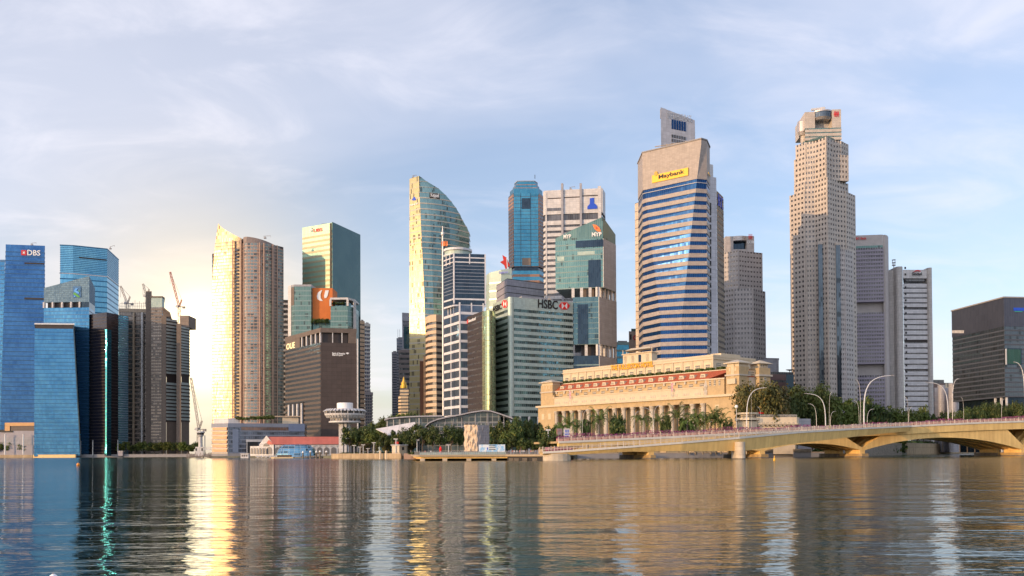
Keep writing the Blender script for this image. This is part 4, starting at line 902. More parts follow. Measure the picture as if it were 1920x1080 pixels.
dV = 800; RY = 600.0
Lf = [u(1357, dV+12), u(1376, dV+2), u(1412, dV), u(1434, dV+16)]
zl = zat(1390, 541, dV); zm = zat(1390, 469, dV); H = zat(1400, 438.5, dV)
t = bld('shorter stepped granite tower with chamfered base and small scooped crown', poly=back(Lf))
n1 = int((zl-G0)/4.2)
granite(t, back(Lf), G0, zl, n1, [(Lf[0], Lf[1], 4), (Lf[1], Lf[2], 6), (Lf[2], Lf[3], 5)], wUobG)
RY = 500.0; Mf = [u(1358, dV+10), u(1385, dV+1), u(1400, dV+6), u(1428, dV+12)]
granite(t, back(Mf), zl, zm, 8, [(Mf[0], Mf[1], 5), (Mf[1], Mf[2], 3), (Mf[2], Mf[3], 5)], wUobG, frac=.35)
RY = 450.0; Cf = [u(1360, dV+9), u(1414, dV+8)]; a, b = u(1375, dV+8.7), u(1400, dV+8.3); zq0, zq1 = zat(1390, 467, dV+8), zat(1390, 451, dV+8)
obj('crown_wall', M().prism(ccw([Cf[0], a, (a[0], a[1]+30), (Cf[0][0]+2, Cf[0][1]+30)]), zm, H), wUobG, t); obj('crown_wall', M().prism(ccw([b, Cf[1], (Cf[1][0], Cf[1][1]+30), (b[0], b[1]+30)]), zm, H), wUobG, t)
obj('scooped_recess', M().prism(ccw([(a[0], a[1]+5), (b[0], b[1]+5), (b[0], b[1]+28), (a[0], a[1]+28)]), zm, H-.5), gNavy, t); obj('crown_sill', M().prism(ccw([a, b, (b[0], b[1]+4.8), (a[0], a[1]+4.8)]), zm, zq0), wUobG, t)
bow = [(a[0]+(b[0]-a[0])*i/8, a[1]+(b[1]-a[1])*i/8-2*sin(pi*i/8)) for i in range(9)]+[(b[0], b[1]+4.8), (a[0], a[1]+4.8)]
obj('crown_bowl', M().prism(ccw(bow), zq1, zq1+2), mSil, t); obj('crown_bowl', M().prism(offs(ccw(bow), -.6), zq1+2, H-2.2), gGrey, t); obj('crown_bowl', M().prism(ccw(bow), H-2.2, H), mSil, t)
hash_sign(t, *Cf, 1402.5, 1411, 439, 449); text(t, 'lettering', 'UOB', *Cf, (1401, 457), (1413.5, 451.5), mWht, .5, bold=.02)

# ---------------------------------------------------------------- tall slab in three stacked blocks, louvred slab with round cores
RY = 560.0; P = [u(1602, 850), u(1663, 846), u(1666, 856), u(1666, 885), u(1602, 885)]; H = zat(1640, 441, 847)
t = bld('grey slab of three stacked window blocks with red lettering on top', poly=P)
wOc = stone('warm_grey_concrete', (.52, .48, .47), rough=.7)
obj('core', M().prism(offs(ccw(P), -2), G0, H-8), wOc, t); 
c = gx(1663, 849)
obj('end_wall', M().prism(ccw([u(1656.5, 845), u(1661, 844), u(1665, 847), u(1667, 853), u(1667, 884), u(1657, 884)]), G0, H-.3), wOc, t)
obj('top_block', M().prism(ccw([u(1600, 848), u(1656.4, 844.5), u(1656.4, 884), u(1600, 884)]), zat(1640, 462, 847), H), wOc, t)
Pb = ccw([u(1600, 846), u(1656.4, 842), u(1656.4, 884), u(1600, 884)])
obj('glass_slot', M().prism(Pb, zat(1640, 466, 847), zat(1640, 462, 847)), gTeal, t)
wOcL = stone('lavender_window_block', (.34, .31, .38), rough=.6)
for ya, yb, nn in ((466, 567, 14), (587, 683, 14), (704, 780, 10)):
    z0, z1 = zat(1640, yb, 847), zat(1640, ya, 847); floors(t, Pb, z0, z1, nn, .5, gWin, wOcL, .5)
    piers(t, u(1600, 846), u(1656.4, 842), 12, z0, z1, .5, .42, wOcL, 'mullion', th=.5)
text(t, 'lettering', 'OCBC Bank', u(1600, 848), u(1656.4, 844.5), (1596, 450), (1624.5, 444.5), mRedS, .6, bold=.02)

GY = 620.0
P = quadd((1666, 1683), 508, (860, 856), 40); zl = zat(1675, 506, 858)
t = bld('white louvred slab between pale rounded corner towers with a dark logo sign', poly=quadd((1683, 1750), 500, (850, 852), 40))
wSt = stone('pale_grey_panels', (.52, .50, .49), rough=.6, joint=(3, 2.6)); wLou = stone('white_louvre', (.60, .60, .63), rough=.5, joint=(3, 2))
obj('plain_wing', M().prism(P, G0, zl), wSt, t)
Pm = quadd((1695, 1741), 520, (853, 854), 36)
zt_ = zat(1720, 527, 853); n = 8
for ya, yb, nn in ((530, 576, 5), (578, 637, 6), (641, 692, 5), (694, 780, 9)):
    floors(t, Pm, zat(1720, yb, 853), zat(1720, ya, 853), nn, .28, gWin, wLou, .9)
for y in (577, 639, 693): obj('dark_gap', M().prism(Pm, zat(1720, y+1.2, 853), zat(1720, y-1.5, 853)), wDark, t)
obj('dark_gap', M().prism(offs(ccw(Pm), -1), zt_, zat(1720, 522, 853)), gWin, t); obj('head_block', M().prism(offs(ccw(Pm), 1), zat(1720, 522, 853), zat(1720, 506, 853)), wWhite, t)
for pa, pb, tp in ((1682, 1694.5, 499.5), (1741, 1749.5, 501.5)):
    a = gx(pa+1, 850); b = gx(pb+1, 850); r = 2.6
    pl = [(b[0], 892), (a[0], 892)]+[(a[0]+r-r*cos(pi/2*i/4), 850+r-r*sin(pi/2*i/4)) for i in range(5)]+[(b[0]-r+r*sin(pi/2*i/4), 850+r-r*cos(pi/2*i/4)) for i in range(5)]
    obj('rounded_core', M().prism(ccw(pl), G0, zat(pa, tp, 850)), wSt, t)
a, b = Pm[0], Pm[1]
for i in range(22):
    z = zat(1720, 700, 853)-30+i*6.1; obj('stair_window', M().slab(gx(1696.5, 853), gx(1699.5, 853), z, z+2, .4, 1.1), mBlk, t)
for i in range(44):
    z = 12+i*3.6; q_ = gx(1742, 853)
    obj('side_balcony', M().slab(gx(1740, 853), gx(1743, 853), z, z+1.3, 1.2, 1.6), wSt, t)
text(t, 'lettering', 'Singtel', *[gx(1696, 852), gx(1741, 853)], (1709, 518.5), (1727, 511), mBlk, 1.4, bold=.02)
m_ = [(1711, 511), (1715, 507.5), (1720, 506.5), (1725, 508.5), (1724.5, 510), (1720, 508.5), (1715, 509.5)]; shape(t, 'emblem', gx(1696, 852), gx(1741, 853), m_, mRedS, 1.4)
c = at(1676, 506, 860); m = M().tube([c, c+Vector((0, 0, 6))], .4, 6)
for k in range(4): an = k*pi/2+.4; m.bar(c+Vector((cos(an)*1.6, sin(an)*1.6, 4)), c+Vector((cos(an)*1.6, sin(an)*1.6, 9.5)), .35)
for z in (4, 6.6, 9.3): m.lathe(c+Vector((0, 0, z)), [(1.8, 0), (1.8, .35)], 10)
obj('antenna_mast', m, wGreyM, t)

GY = 730.0
# right side
P = quadd((1748, 1770), 710, (900, 902)); t = bld('small brown roofed block behind the grey round cored blocks', 'office building', 'office_building', P); floors(t, P, G0, zat(1760, 712, 900), 8, .4, gWin, stone('brown_brick', (.24, .17, .15)), .3)
P = quadd((1768, 1792), 718, (905, 908)); t = bld('small cream block with two square windows between the round cored blocks', 'office building', 'office_building', P); floors(t, P, G0, zat(1780, 717, 900), 8, .5, gWin, wCream, .3); piers(t, P[0], P[1], 4, G0, zat(1780, 718, 900), 2.2, .28, wCream)
P = quadd((1752, 1786), 726, (760, 765)); t = bld('plain grey block with a round stair core beside the blue striped building', 'office building', 'office_building', P); obj('wall', M().prism(P, G0, zat(1770, 727, 762)), wGrey, t)
c = gx(1767, 760); obj('round_core', M().lathe((c[0], c[1]+2, G0), [(3, 0), (3, zat(1766, 722, 760)-G0)], 18), wGrey, t); panel(t, 'window', P[0], P[1], (1763, 747), (1771, 750), gWin, .2)
P = quadd((1793, 1843), 726, (740, 736)); H = zat(1820, 726, 738)
t = bld('low white and lavender striped building with grey round corner towers', 'office building', 'office_building', P)
wL1 = stone('lavender_stripe', (.42, .42, .55), rough=.6)
y0 = H; 
for i, (f, mm) in enumerate(((.05, wWhite), (.17, wL1), (.12, wWhite), (.07, gWin), (.10, wWhite), (.18, wL1), (.31, wWhite))):
    z1 = y0-f*(H-G0); obj('stripe', M().prism(offs(ccw(P), -.3 if mm is gWin else (.0 if mm is wL1 else .2)), z1, y0), mm, t); y0 = z1
for px, tpy, r in ((1789, 719, 3.4), (1847, 718, 2.9), (1821, 720, 2.2)): c = gx(px, 738); obj('round_tower', M().lathe((c[0], c[1]+(2 if px != 1821 else 8), G0), [(r, 0), (r, zat(px, tpy, 738)-G0), (r-.5, zat(px, tpy, 738)-G0+.3)], 20), wGrey, t)
P, H = quad((1785, 584), (1882, 558.5), (2010, 561), 1, 560)
t = bld('dark smoked glass block with a green framed opening at the right edge', 'office building', 'office_building', P)
zb = fp(P[0], P[1], 1882, 745).z; zs_ = fp(P[0], P[1], 1882, 612).z
floors(t, P, zb, zs_, 15, .7, gGrey, stone('graphite_spandrel', (.075, .085, .11), rough=.4), .12); obj('crown_wall', M().prism(offs(ccw(P), .2), zs_, H), glass('graphite_glass', (.08, .09, .125), (.055, .062, .09), (1.6, 4), (.13, .13, .14), .05, rough=.35, metal=.5), t); cap(t, P, H, H+.8, wGreyM, .6)
obj('base_glass', M().prism(offs(ccw(P), -2.5), G0, zb), gNavy, t)
for px in (1861, 1872): a, b = nx(P[0], P[1], px-1), nx(P[0], P[1], px+1); obj('base_column', M().slab(a, b, G0, zb, 1, -.2), wWhite, t)
a, b = nx(P[1], P[2], 1884), nx(P[1], P[2], 1886.5); obj('base_column', M().slab(a, b, G0, zb, 1, -.2), wWhite, t)
panel(t, 'opening_frame', P[1], P[2], (1882.5, 653), (1915, 684), gNavy, .35); panel(t, 'green_opening', P[1], P[2], (1887, 655), (1913, 682.5), glass('garden_glass', (.05, .11, .09), (.03, .07, .05), (3, 3), (.05, .09, .08), .05), .55)
panel(t, 'opening_post', P[1], P[2], (1883.5, 654), (1886.5, 684), wWhite, .8); panel(t, 'sign', P[1], P[2], (1900, 577), (1922, 583), mBlueS, .4, label='thin blue sign along the top of the right face'); panel(t, 'sign', P[1], P[2], (1902, 583.5), (1916, 585), stone('teal_sign', (.05, .4, .35)), .5)
for i in range(9): panel(t, 'lit_window', P[0], P[1], (1786+i*2.5, 619.5), (1787.8+i*2.5, 624.5), wWhite, .3, .1)
for i in range(5): panel(t, 'reflecting_band', P[0], P[1], (1786.5, 636+i*12-.03*i), (1838, 626.5+i*10.5), gTealD, .16, .08, zs=(fp(P[0], P[1], 1812, 632+i*12).z, fp(P[0], P[1], 1812, 630.6+i*12).z))
P = quadd((1445, 1488), 697, (700, 705)); H = zat(1460, 697, 700)
t = bld('dark maroon block seen between the hotel and the tallest stepped tower', 'office building', 'office_building', P); floors(t, P, G0, H, 10, .3, gWin, stone('maroon_cladding', (.14, .085, .08), rough=.5), .2)
P2 = quadd((1474, 1488), 701, (680, 684), 12); obj('glass_wing', M().prism(P2, G0, zat(1480, 702, 680)), gNavy, t); c = at(1481, 702, 684); obj('roof_dish', M().tube([c, c+Vector((0, 0, 3))], .3, 6).lathe(c+Vector((0, 0, 2.6)), [(.4, 0), (3, .8), (3.1, 1)], 10), mBlk, t)
P = quadd((1432, 1460), 671, (780, 784)); t = bld('pale grey block behind the right turret of the hotel', 'office building', 'office_building', P); obj('wall', M().prism(P, G0, zat(1440, 672, 780)), wGrey, t); cap(t, P, zat(1440, 672, 780), zat(1440, 671, 780), wGreyM, .4)
P = quadd((1487, 1500), 703, (790, 790)); t = bld('narrow grey block hard against the left foot of the tallest stepped tower', 'office building', 'office_building', P); floors(t, P, G0, zat(1490, 703, 790), 12, .4, gWin, wGreyM, .2)

GY = 760.0
# ---------------------------------------------------------------- the colonnaded hotel
A = gx(1009, 603); B = gx(1390, 480); A2, B2 = Vector(A), Vector(B); tt = (B2-A2).normalized(); nn = Vector((tt.y, -tt.x)); Lh = (B2-A2).length
E = gx(1446, 490)
zf = lambda px, py, off=0: fp(tuple(A2-nn*off), tuple(B2-nn*off), px, py).z
def sx(px, py=780, off=0): p = fp(tuple(A2-nn*off), tuple(B2-nn*off), px, py); return (Vector((p.x, p.y))-A2).dot(tt)
def hp(s, off): p = A2+tt*s-nn*off; return (p.x, p.y)
def hbox(s0, s1, o0, o1, z0, z1): return M().prism(ccw([hp(s0, o0), hp(s1, o0), hp(s1, o1), hp(s0, o1)]), z0, z1)
hot = thing('grand_hotel', 'long cream colonnaded hotel with red tiled roof band and gold lettering', 'hotel', (A2.x+40, A2.y-20, G0))
D_ = 24.0; zc = zf(1380, 738); zct = zf(1300, 757); z_wb, z_wt = zf(1315, 741.5), zf(1315, 727); z_e = zf(1310, 714, 4); z_r = zf(1355, 694, 9); z_u = zf(1336, 664.5, 12)
obj('lower_wall', hbox(0, Lh, 5, D_, G0, zc-1.2), wHot, hot)
s0, s1 = sx(1040), sx(1316)
obj('end_block', hbox(0, s0-.2, 0, 5.2, G0, zc-1.2), wHot, hot); obj('end_block', hbox(s1+3, Lh, 0, 5.2, G0, zc-1.2), wHot, hot)
obj('lintel', hbox(s0-.2, s1+3, 0, 5.1, zct, zc-1.2), wHot, hot); obj('plinth', hbox(s0-.2, s1+3, -.4, 5.1, G0, G0+5), wHot, hot)
obj('cornice', hbox(-1.2, Lh+1.2, -1.3, D_, zc-1.2, zc), wHotL, hot)
NC = 16
for i in range(NC+1):
    s = s0+(s1-s0)*i/NC; p = hp(s, 1.6); obj('column', M().lathe((p[0], p[1], 0), [(1.9, G0+5), (1.9, G0+6), (1.45, G0+6.3), (1.35, zct-1.6), (1.5, zct-1.4), (1.9, zct-.5), (1.9, zct)], 14), wHotG, hot, smooth=False)
wi = M()
mPaleWin = stone('cream_shuttered_window', (.60, .50, .34), rough=.6); gHotel = glass('hotel_window_glass', (.12, .11, .10), (.05, .045, .04), (.7, 1.2), (.55, .48, .38), .25, .25, metal=.3, rough=.2)
for i in range(NC):
    s = s0+(s1-s0)*(i+.5)/NC
    for z0_, z1_ in ((G0+6, G0+10.5), (G0+12.2, G0+15.5), (G0+17, zct-1.6)):
        if z1_-z0_ > 1: obj('window', hbox(s-1.5, s+1.5, 4.6, 5.4, z0_, z1_), gHotel, hot)
for s in (s0*.3, s0*.7, (s1+3)+(Lh-s1)*.28): 
    obj('window', hbox(s-1.3, s+1.3, -.12, .5, zct-5, zct-1.2), mPaleWin, hot)
# attic: white balustrade band, set back wall with windows, red roof
sa0, sa1 = sx(1036, 750), sx(1318, 735)
obj('white_parapet', hbox(sa0, sa1, .6, 3.4, zc, z_wt), wHotL, hot); obj('white_parapet_coping', hbox(sa0-.2, sa1+.2, .3, 3.6, z_wt, z_wt+.6), wHotL, hot)
for i in range(15):
    for k in range(3): s = sa0+(sa1-sa0)*(i+.5)/15+(k-1)*1.6; obj('vent', hbox(s-.45, s+.45, .45, .7, zc+.6, zc+1.8), wHotG, hot)
obj('attic_wall', hbox(sa0-1, sa1+1, 4, D_, zc, z_e), wHot, hot)
for i in range(16): s = sa0+(sa1-sa0)*(i+.5)/16; obj('attic_window', hbox(s-1.5, s+1.5, 3.85, 4.2, z_wt+1.2, z_e-1.6), gHotel, hot)
obj('eave', hbox(sa0-1.6, sa1+1.6, 3.1, D_, z_e, z_e+.7), wHotL, hot)
for i in range(17): s = sa0+(sa1-sa0)*i/16; obj('eave_bracket', hbox(s-.6, s+.6, 3.2, 4.1, z_e-1.5, z_e), wHotG, hot)
sr0, sr1 = sa0-1.5, sa1+1.5; e0, e1 = sx(1030, 727), sx(1356, 694)
m = M(); lo = [hp(sr0, 3.4), hp(sr1, 3.4), hp(e1, D_), hp(e0, D_)]; hi = [hp(e0, 10), hp(e1, 10), hp(e1, D_), hp(e0, D_)]
m.prism(ccw(lo), z_e+.7, z_r, ccw(hi)); roof_o = obj('red_roof', m, wRed, hot)
hr = z_r-z_e-.7
for i in range(16):
    s = sa0+(sa1-sa0)*(i+.5)/16; zb = z_e+.7+hr*.22; zt = z_e+.7+hr*.68
    fy = 3.4+6.6*.20; y2 = 3.4+6.6*.75
    d_ = M(); vs = []
    pts = [(s-1.9, zb), (s+1.9, zb), (s+1.7, zt-.2), (s-1.3, zt)]
    for off_ in (fy, y2): vs += [(*hp(q_[0], off_), q_[1]) for q_ in pts]
    d_.add(vs, [(0, 1, 2, 3), (7, 6, 5, 4), (0, 4, 5, 1), (1, 5, 6, 2), (2, 6, 7, 3), (3, 7, 4, 0)]); dm = obj('dormer', d_, wHotL, hot)
    obj('dormer_window', hbox(s-1.3, s+.9, fy-.15, fy+.1, zb+.4, zt-.8), gHotel, dm)
obj('ridge_gutter', hbox(e0, e1, 9.6, D_, z_r, z_r+.5), wHotL, hot)
# terrace hedges and white upper block
su0, su1 = sx(1056, 700, 12), sx(1337, 668, 12)
obj('upper_block', hbox(su0, su1, 12, 52, z_r+.5, z_u-1.2), wHotL, hot); obj('upper_cornice', hbox(su0-.6, su1+.6, 11.4, 52.5, z_u-2.6, z_u-2.0), wHotL, hot); obj('upper_parapet', hbox(su0-.2, su1+.2, 11.8, 52.2, z_u-1.2, z_u), wHotL, hot)
zbm = z_r+.5; gUp = stone('cream_bay_panel', (.66, .56, .38), rough=.6)
for i in range(17):
    s = su0+(su1-su0)*(i+.5)/17; obj('bay_panel', hbox(s-2.6, s+2.4, 11.85, 12.1, zbm+1, zbm+(z_u-zbm)*.52), gUp, hot); obj('upper_window', hbox(s-1.5, s+1.5, 11.7, 12.05, zbm+1.2, zbm+(z_u-zbm)*.40), gHotel, hot)
    obj('pilaster', hbox(s+3.1, s+3.9, 11.6, 12.1, zbm, z_u-2.7), wHotL, hot)
mHedge = leafm('hedge_leaf', (.045, .07, .02), (.09, .12, .035))
def hedge_mesh(a, b, w, h, n, sz=.5):
    m = M(); a = Vector(a); b = Vector(b); r = random.Random(n)
    for i in range(n):
        f = r.random(); p = a.lerp(b, f)+Vector((r.uniform(-w, w), r.uniform(-w, w), r.uniform(0, h)))
        u_ = Vector((r.uniform(-1, 1), r.uniform(-1, 1), r.uniform(-1, 1))).normalized()*sz; v_ = u_.cross(Vector((r.uniform(-1, 1), r.uniform(-1, 1), r.uniform(-1, 1)))).normalized()*sz
        m.add([p-u_-v_, p+u_-v_, p+u_+v_, p-u_+v_], [(0, 1, 2, 3)])
    return m
for i in range(19):
    s = su0-8+(su1-su0+18)*(i+.5)/19
    a = (*hp(s-2.6, 10.8), z_r+.6); b = (*hp(s+2.6, 10.8), z_r+.6)
    o = obj('roof_hedge', hedge_mesh(a, b, .6, 1.3, 260, .38), mHedge, None, uv=False)
    tag(o, 'clipped hedge in the row along the red roof ridge of the hotel', 'hedge', 'hedges along the hotel roof')
p0, p1 = sx(1146, 690, 12), sx(1226, 680, 12)
text(hot, 'lettering', 'The Fullerton Hotel'.upper(), hp(su0, 11.6), hp(su1, 11.6), (1146, 690.5), (1226, 676.5), mGoldL, .5, bold=.03, zs=(z_u-3.6, z_u-.3))
# pavilion with lighthouse deck on the roof
c_ = [hp(sx(1168, 675, 17), 17), hp(sx(1222, 670, 17), 17), hp(sx(1228, 670, 24), 26), hp(sx(1171, 670, 24), 26)]
zp0, zp1, zp2 = z_u-1, zat(1200, 662, 556), zat(1200, 649, 556)
obj('roof_pavilion', M().prism(ccw(c_), zp0, zp1), wHotL, hot)
for f in (.12, .38, .62, .88):
    q_ = Vector(c_[0]).lerp(Vector(c_[1]), f); obj('pavilion_window', M().box(q_.x-1.3, q_.y-.4, zp0+1.2, q_.x+1.3, q_.y+1, zp1-1), gNavy if f == .62 else mPaleWin, hot)
obj('pavilion_balcony', M().prism(offs(ccw(c_), .8), zp1, zp1+.5), wHotL, hot)
for q_ in c_: obj('pavilion_post', M().box(q_[0]-.2, q_[1]-.2, zp1+.5, q_[0]+.2, q_[1]+.2, zp1+3), wHotL, hot)
cc = Vector(c_[0]).lerp(Vector(c_[2]), .5); obj('pavilion_awning', M().prism(offs(ccw(c_), -1), zp1+2.6, zp2, [(cc.x-2, cc.y-1), (cc.x+2, cc.y-1), (cc.x+2, cc.y+1), (cc.x-2, cc.y+1)] if False else offs(ccw(c_), -4.5)), wHotL, hot)
# turrets
def turret(px0, px1, ytop, ybase, off0, off1, roofm=wHotL):
    a, b = sx(px0, 720, off0), sx(px1, 720, off0); zt = fp(hp(0, off0), hp(Lh, off0), (px0+px1)/2, ytop).z
    obj('turret', hbox(a, b, off0, off1, zc, zt-3), wHot, hot); obj('turret_cornice', hbox(a-.5, b+.5, off0-.6, off1+.6, zt-8, zt-7.2), wHotG, hot)
    obj('turret_head', hbox(a+.4, b-.4, off0+.4, off1-.4, zt-3, zt-1.4), wHotL, hot); obj('turret_eave', hbox(a-.9, b+.9, off0-1.2, off1+1, zt-1.4, zt-.9), wHotL, hot)
    m = M().prism(ccw([hp(a-.9, off0-1.2), hp(b+.9, off0-1.2), hp(b+.9, off1+1), hp(a-.9, off1+1)]), zt-.9, zt+.8, ccw([hp((a+b)/2-1, (off0+off1)/2-.5), hp((a+b)/2+1, (off0+off1)/2-.5), hp((a+b)/2+1, (off0+off1)/2+.5), hp((a+b)/2-1, (off0+off1)/2+.5)])); obj('turret_roof', m, wHotG, hot)
    for f in (.28, .5, .72): obj('turret_window', hbox(a+(b-a)*f-.4, a+(b-a)*f+.4, off0-.1, off0+.3, zt-5.5, zt-3.6), mPaleWin, hot)
    return a, b, zt
turret(1014, 1036, 714, 760, 1.5, 9)
a, b, zt = turret(1361.5, 1386, 676.5, 738, 0, 9)
obj('turret_window', hbox((a+b)/2-1, (a+b)/2+1, -.12, .3, zc+9, zc+16), mPaleWin, hot); obj('balcony', hbox((a+b)/2-2.6, (a+b)/2+2.6, -1.4, .1, zc+5.2, zc+8), wHotL, hot)
a, b = sx(1322, 730), sx(1357, 730); zk = zf(1340, 712)
obj('pavilion_block', hbox(a, b, .5, 8, zc, zk), wHot, hot); obj('pavilion_cornice', hbox(a-.4, b+.4, .1, 8.4, zk, zk+.8), wHotL, hot)
for f in (.25, .5, .75): s = a+(b-a)*f; obj('window', hbox(s-.6, s+.6, .3, .7, zc+5, zc+8.5), gHotel, hot)
a, b = sx(1021, 740), sx(1034, 740); obj('pavilion_block', hbox(a, b+2, .5, 1.6, zc, zf(1028, 742)), wHot, hot)
# right-hand end of the hotel
F0 = (B2.x, B2.y); E2 = Vector(E); te = (E2-B2).normalized(); ne = Vector((te.y, -te.x)); Le = (E2-B2).length
def ep(s, off): p = B2+te*s-ne*off; return (p.x, p.y)
def ebox(s0, s1, o0, o1, z0, z1): return M().prism(ccw([ep(s0, o0), ep(s1, o0), ep(s1, o1), ep(s0, o1)]), z0, z1)
obj('end_wing', ebox(-.3, Le, .2, 14, G0, zc-.1), wHot, hot); obj('end_cornice', ebox(-.5, Le+1, -.9, 12, zc-.1, zc+.9), wHotG, hot)
zr2 = zat(1420, 706, 485); zr3 = zat(1420, 691, 487)
obj('end_attic', ebox(0, Le-6, 3, 12, zc+.9, zr2), wHotG, hot); obj('end_roof', M().prism(ccw([ep(1, 2.6), ep(Le-3, 2.6), ep(Le-3, 12), ep(1, 12)]), zr2, zr3, ccw([ep(1, 7), ep(Le-4, 7), ep(Le-4, 12), ep(1, 12)])), wRed, hot)
dm = obj('dormer', ebox(Le*.30, Le*.62, 3, 6, zr2+.6, zr3-1), wHotL, hot); obj('dormer_window', ebox(Le*.36, Le*.56, 2.8, 3.05, zr2+.8, zr3-1.6), gHotel, dm)
zt = zat(1427, 678, 488)
obj('turret', ebox(Le-8.5, Le-.6, -.2, 8, zc+.9, zt-3.5), wHot, hot); obj('turret_cornice', ebox(Le-9.3, Le+.4, -1, 8.6, zt-8, zt-7), wHotG, hot); obj('turret_head', ebox(Le-7.6, Le-1.6, .6, 7.4, zt-3.5, zt-1.2), wHotL, hot)
obj('turret_roof', M().prism(ccw([ep(Le-9.6, -1.4), ep(Le+.6, -1.4), ep(Le+.6, 9), ep(Le-9.6, 9)]), zt-1.2, zt+.9, ccw([ep(Le-5, 3), ep(Le-4, 3), ep(Le-4, 4), ep(Le-5, 4)])), wHotL, hot)
for f in (Le-6.3, Le-4.6, Le-2.9): obj('turret_window', ebox(f-.4, f+.4, .45, .8, zt-3, zt-1.8), gHotel, hot)
obj('turret_window', ebox(Le-5.5, Le-3.6, -.35, .1, zc+3, zc+9), gHotel, hot); obj('turret_window', ebox(3, 5, .05, .5, zc-12, zc-6), gHotel, hot); obj('window', ebox(8, 9.5, .05, .5, zc-12, zc-6), gHotel, hot)
obj('white_rear_block', hbox(su1, su1+5, 26, 50, z_r, z_u-3.2), wHotL, hot); obj('roof_plant', hbox(su1-9, su1-2, 22, 40, z_u, z_u+1.6), wHotL, hot); obj('end_window', hbox(su1+.02, su1+.15, 15, 19, z_r+2.2, z_r+5), gHotel, hot)
for s_, oo in ((s1+4.4, -.6), (s1+4.4, -.6)):
    pass
obj('corner_statue', M().lathe((*hp(sa1+1.5, 1), 0), [(1.3, zc), (1.5, zc+2), (1.1, zc+3), (1.6, zc+5), (.9, zc+6.5), (.7, zc+8), (.2, zc+8.6)], 8), wHotG, hot)
for px in (1070, 1261):
    s = sx(px, 745); b = Vector((*hp(s, -.6), zc)); f_ = thing('flagpole', 'thin flagpole with a red and white flag above the hotel colonnade, %s one' % ('left' if px == 1070 else 'right'), 'flagpole', tuple(b), 'flagpoles on the hotel cornice')
    obj('pole', M().tube([b, b+Vector((-.6, -1, 9))], .14, 6), mSteel, f_); m = M(); q_ = b+Vector((-.6, -1, 8.6))
    m.add([q_, q_+Vector((1.3, 0, -.8)), q_+Vector((1.1, .2, -5.6)), q_+Vector((.1, 0, -5))], [(0, 1, 2, 3)]); obj('flag', m, stone('flag_red_white', (.65, .08, .1), (.8, .78, .8), scale=.9), f_, uv=False)

# low cream waterside building with the red umbrella roof, right of the hotel
dl = 458; GY = 800.0
t = thing('waterside_restaurant', 'low cream building with rounded prow, balcony rail and red tent roof', 'restaurant', (gx(1450, dl)[0], dl, G0))
zA, zB2, zC, zD = zat(1450, 800, dl), zat(1450, 790, dl), zat(1450, 782, dl), zat(1450, 780, dl)
P = [gx(1418, dl), gx(1494, dl+2), gx(1499, dl+8), gx(1499, dl+25), gx(1418, dl+25)]
obj('ground_storey', M().prism(offs(ccw(P), -1), G0, zB2-1), wCream, t); obj('upper_storey', M().prism(P, zB2-1, zC), wCream, t); obj('cornice', M().prism(offs(ccw(P), .5), zB2-1.6, zB2-1), wHotL, t)
P2 = quadd((1495, 1520), 785, (dl+6, dl+10), 15); obj('side_wing', M().prism(P2, G0, zat(1500, 784, dl)), wGrey, t)
for i in range(9): panel(t, 'window', P[0], P[1], (1421+i*8, 792), (1425+i*8, 799), gHotel, .2)
prow = [gx(1381, dl+8)]+[gx(1384+i*5, dl-2+4*abs(i-4)/4-2) for i in range(8)]+[gx(1424, dl+4), gx(1424, dl+20), gx(1383, dl+20)]
obj('prow', M().prism(ccw(prow), G0, zat(1400, 790, dl)), wHotL, t); obj('prow_balcony', M().prism(offs(ccw(prow), .8), zat(1400, 788, dl), zat(1400, 783.5, dl)), wCream, t)
obj('terrace_room', M().prism(offs(ccw(prow), -1.5), zat(1400, 783.5, dl), zat(1400, 777, dl)), wHotL, t); obj('terrace_windows', M().prism(offs(ccw(prow), -1.3), zat(1400, 782, dl), zat(1400, 779, dl)), gHotel, t)
obj('terrace_roof', M().prism(offs(ccw(prow), .2), zat(1400, 777, dl), zat(1400, 773.5, dl)), wHotL, t)
c = at(1418, 776, dl+6); obj('red_tent_roof', M().lathe((c.x, c.y, c.z), [(5, 0), (4.6, .5), (2.2, 1.2), (1.8, 1.5), (.3, 2.5)], 16, 1.0, .8), flat('tent_red', (.72, .03, .015), .6), t)
m = M(); a, b = Vector((*P[0], zC)), Vector((*P[1], zC))
for i in range(40): q_ = a.lerp(b, i/39); m.bar(q_, q_+Vector((0, 0, 1.1)), .12)
m.bar(a+Vector((0, 0, 1.1)), b+Vector((0, 0, 1.1)), .15); obj('railing', m, wWhite, t)
c = gx(1381, dl-6); t = thing('globe_lamp', 'white globe lamp on a pole in front of the hotel corner', 'lamp', (c[0], c[1], G0)); zg = zat(1381, 763, dl-6); obj('pole', M().tube([(c[0], c[1], G0), (c[0], c[1], zg)], .15, 6), mSteel, t); obj('globe', M().lathe((c[0], c[1], zg-.8), [(.05, 0), (.6, .25), (.9, .9), (.6, 1.6), (.05, 1.8)], 14), mWht, t, smooth=True)
GY = 848.0
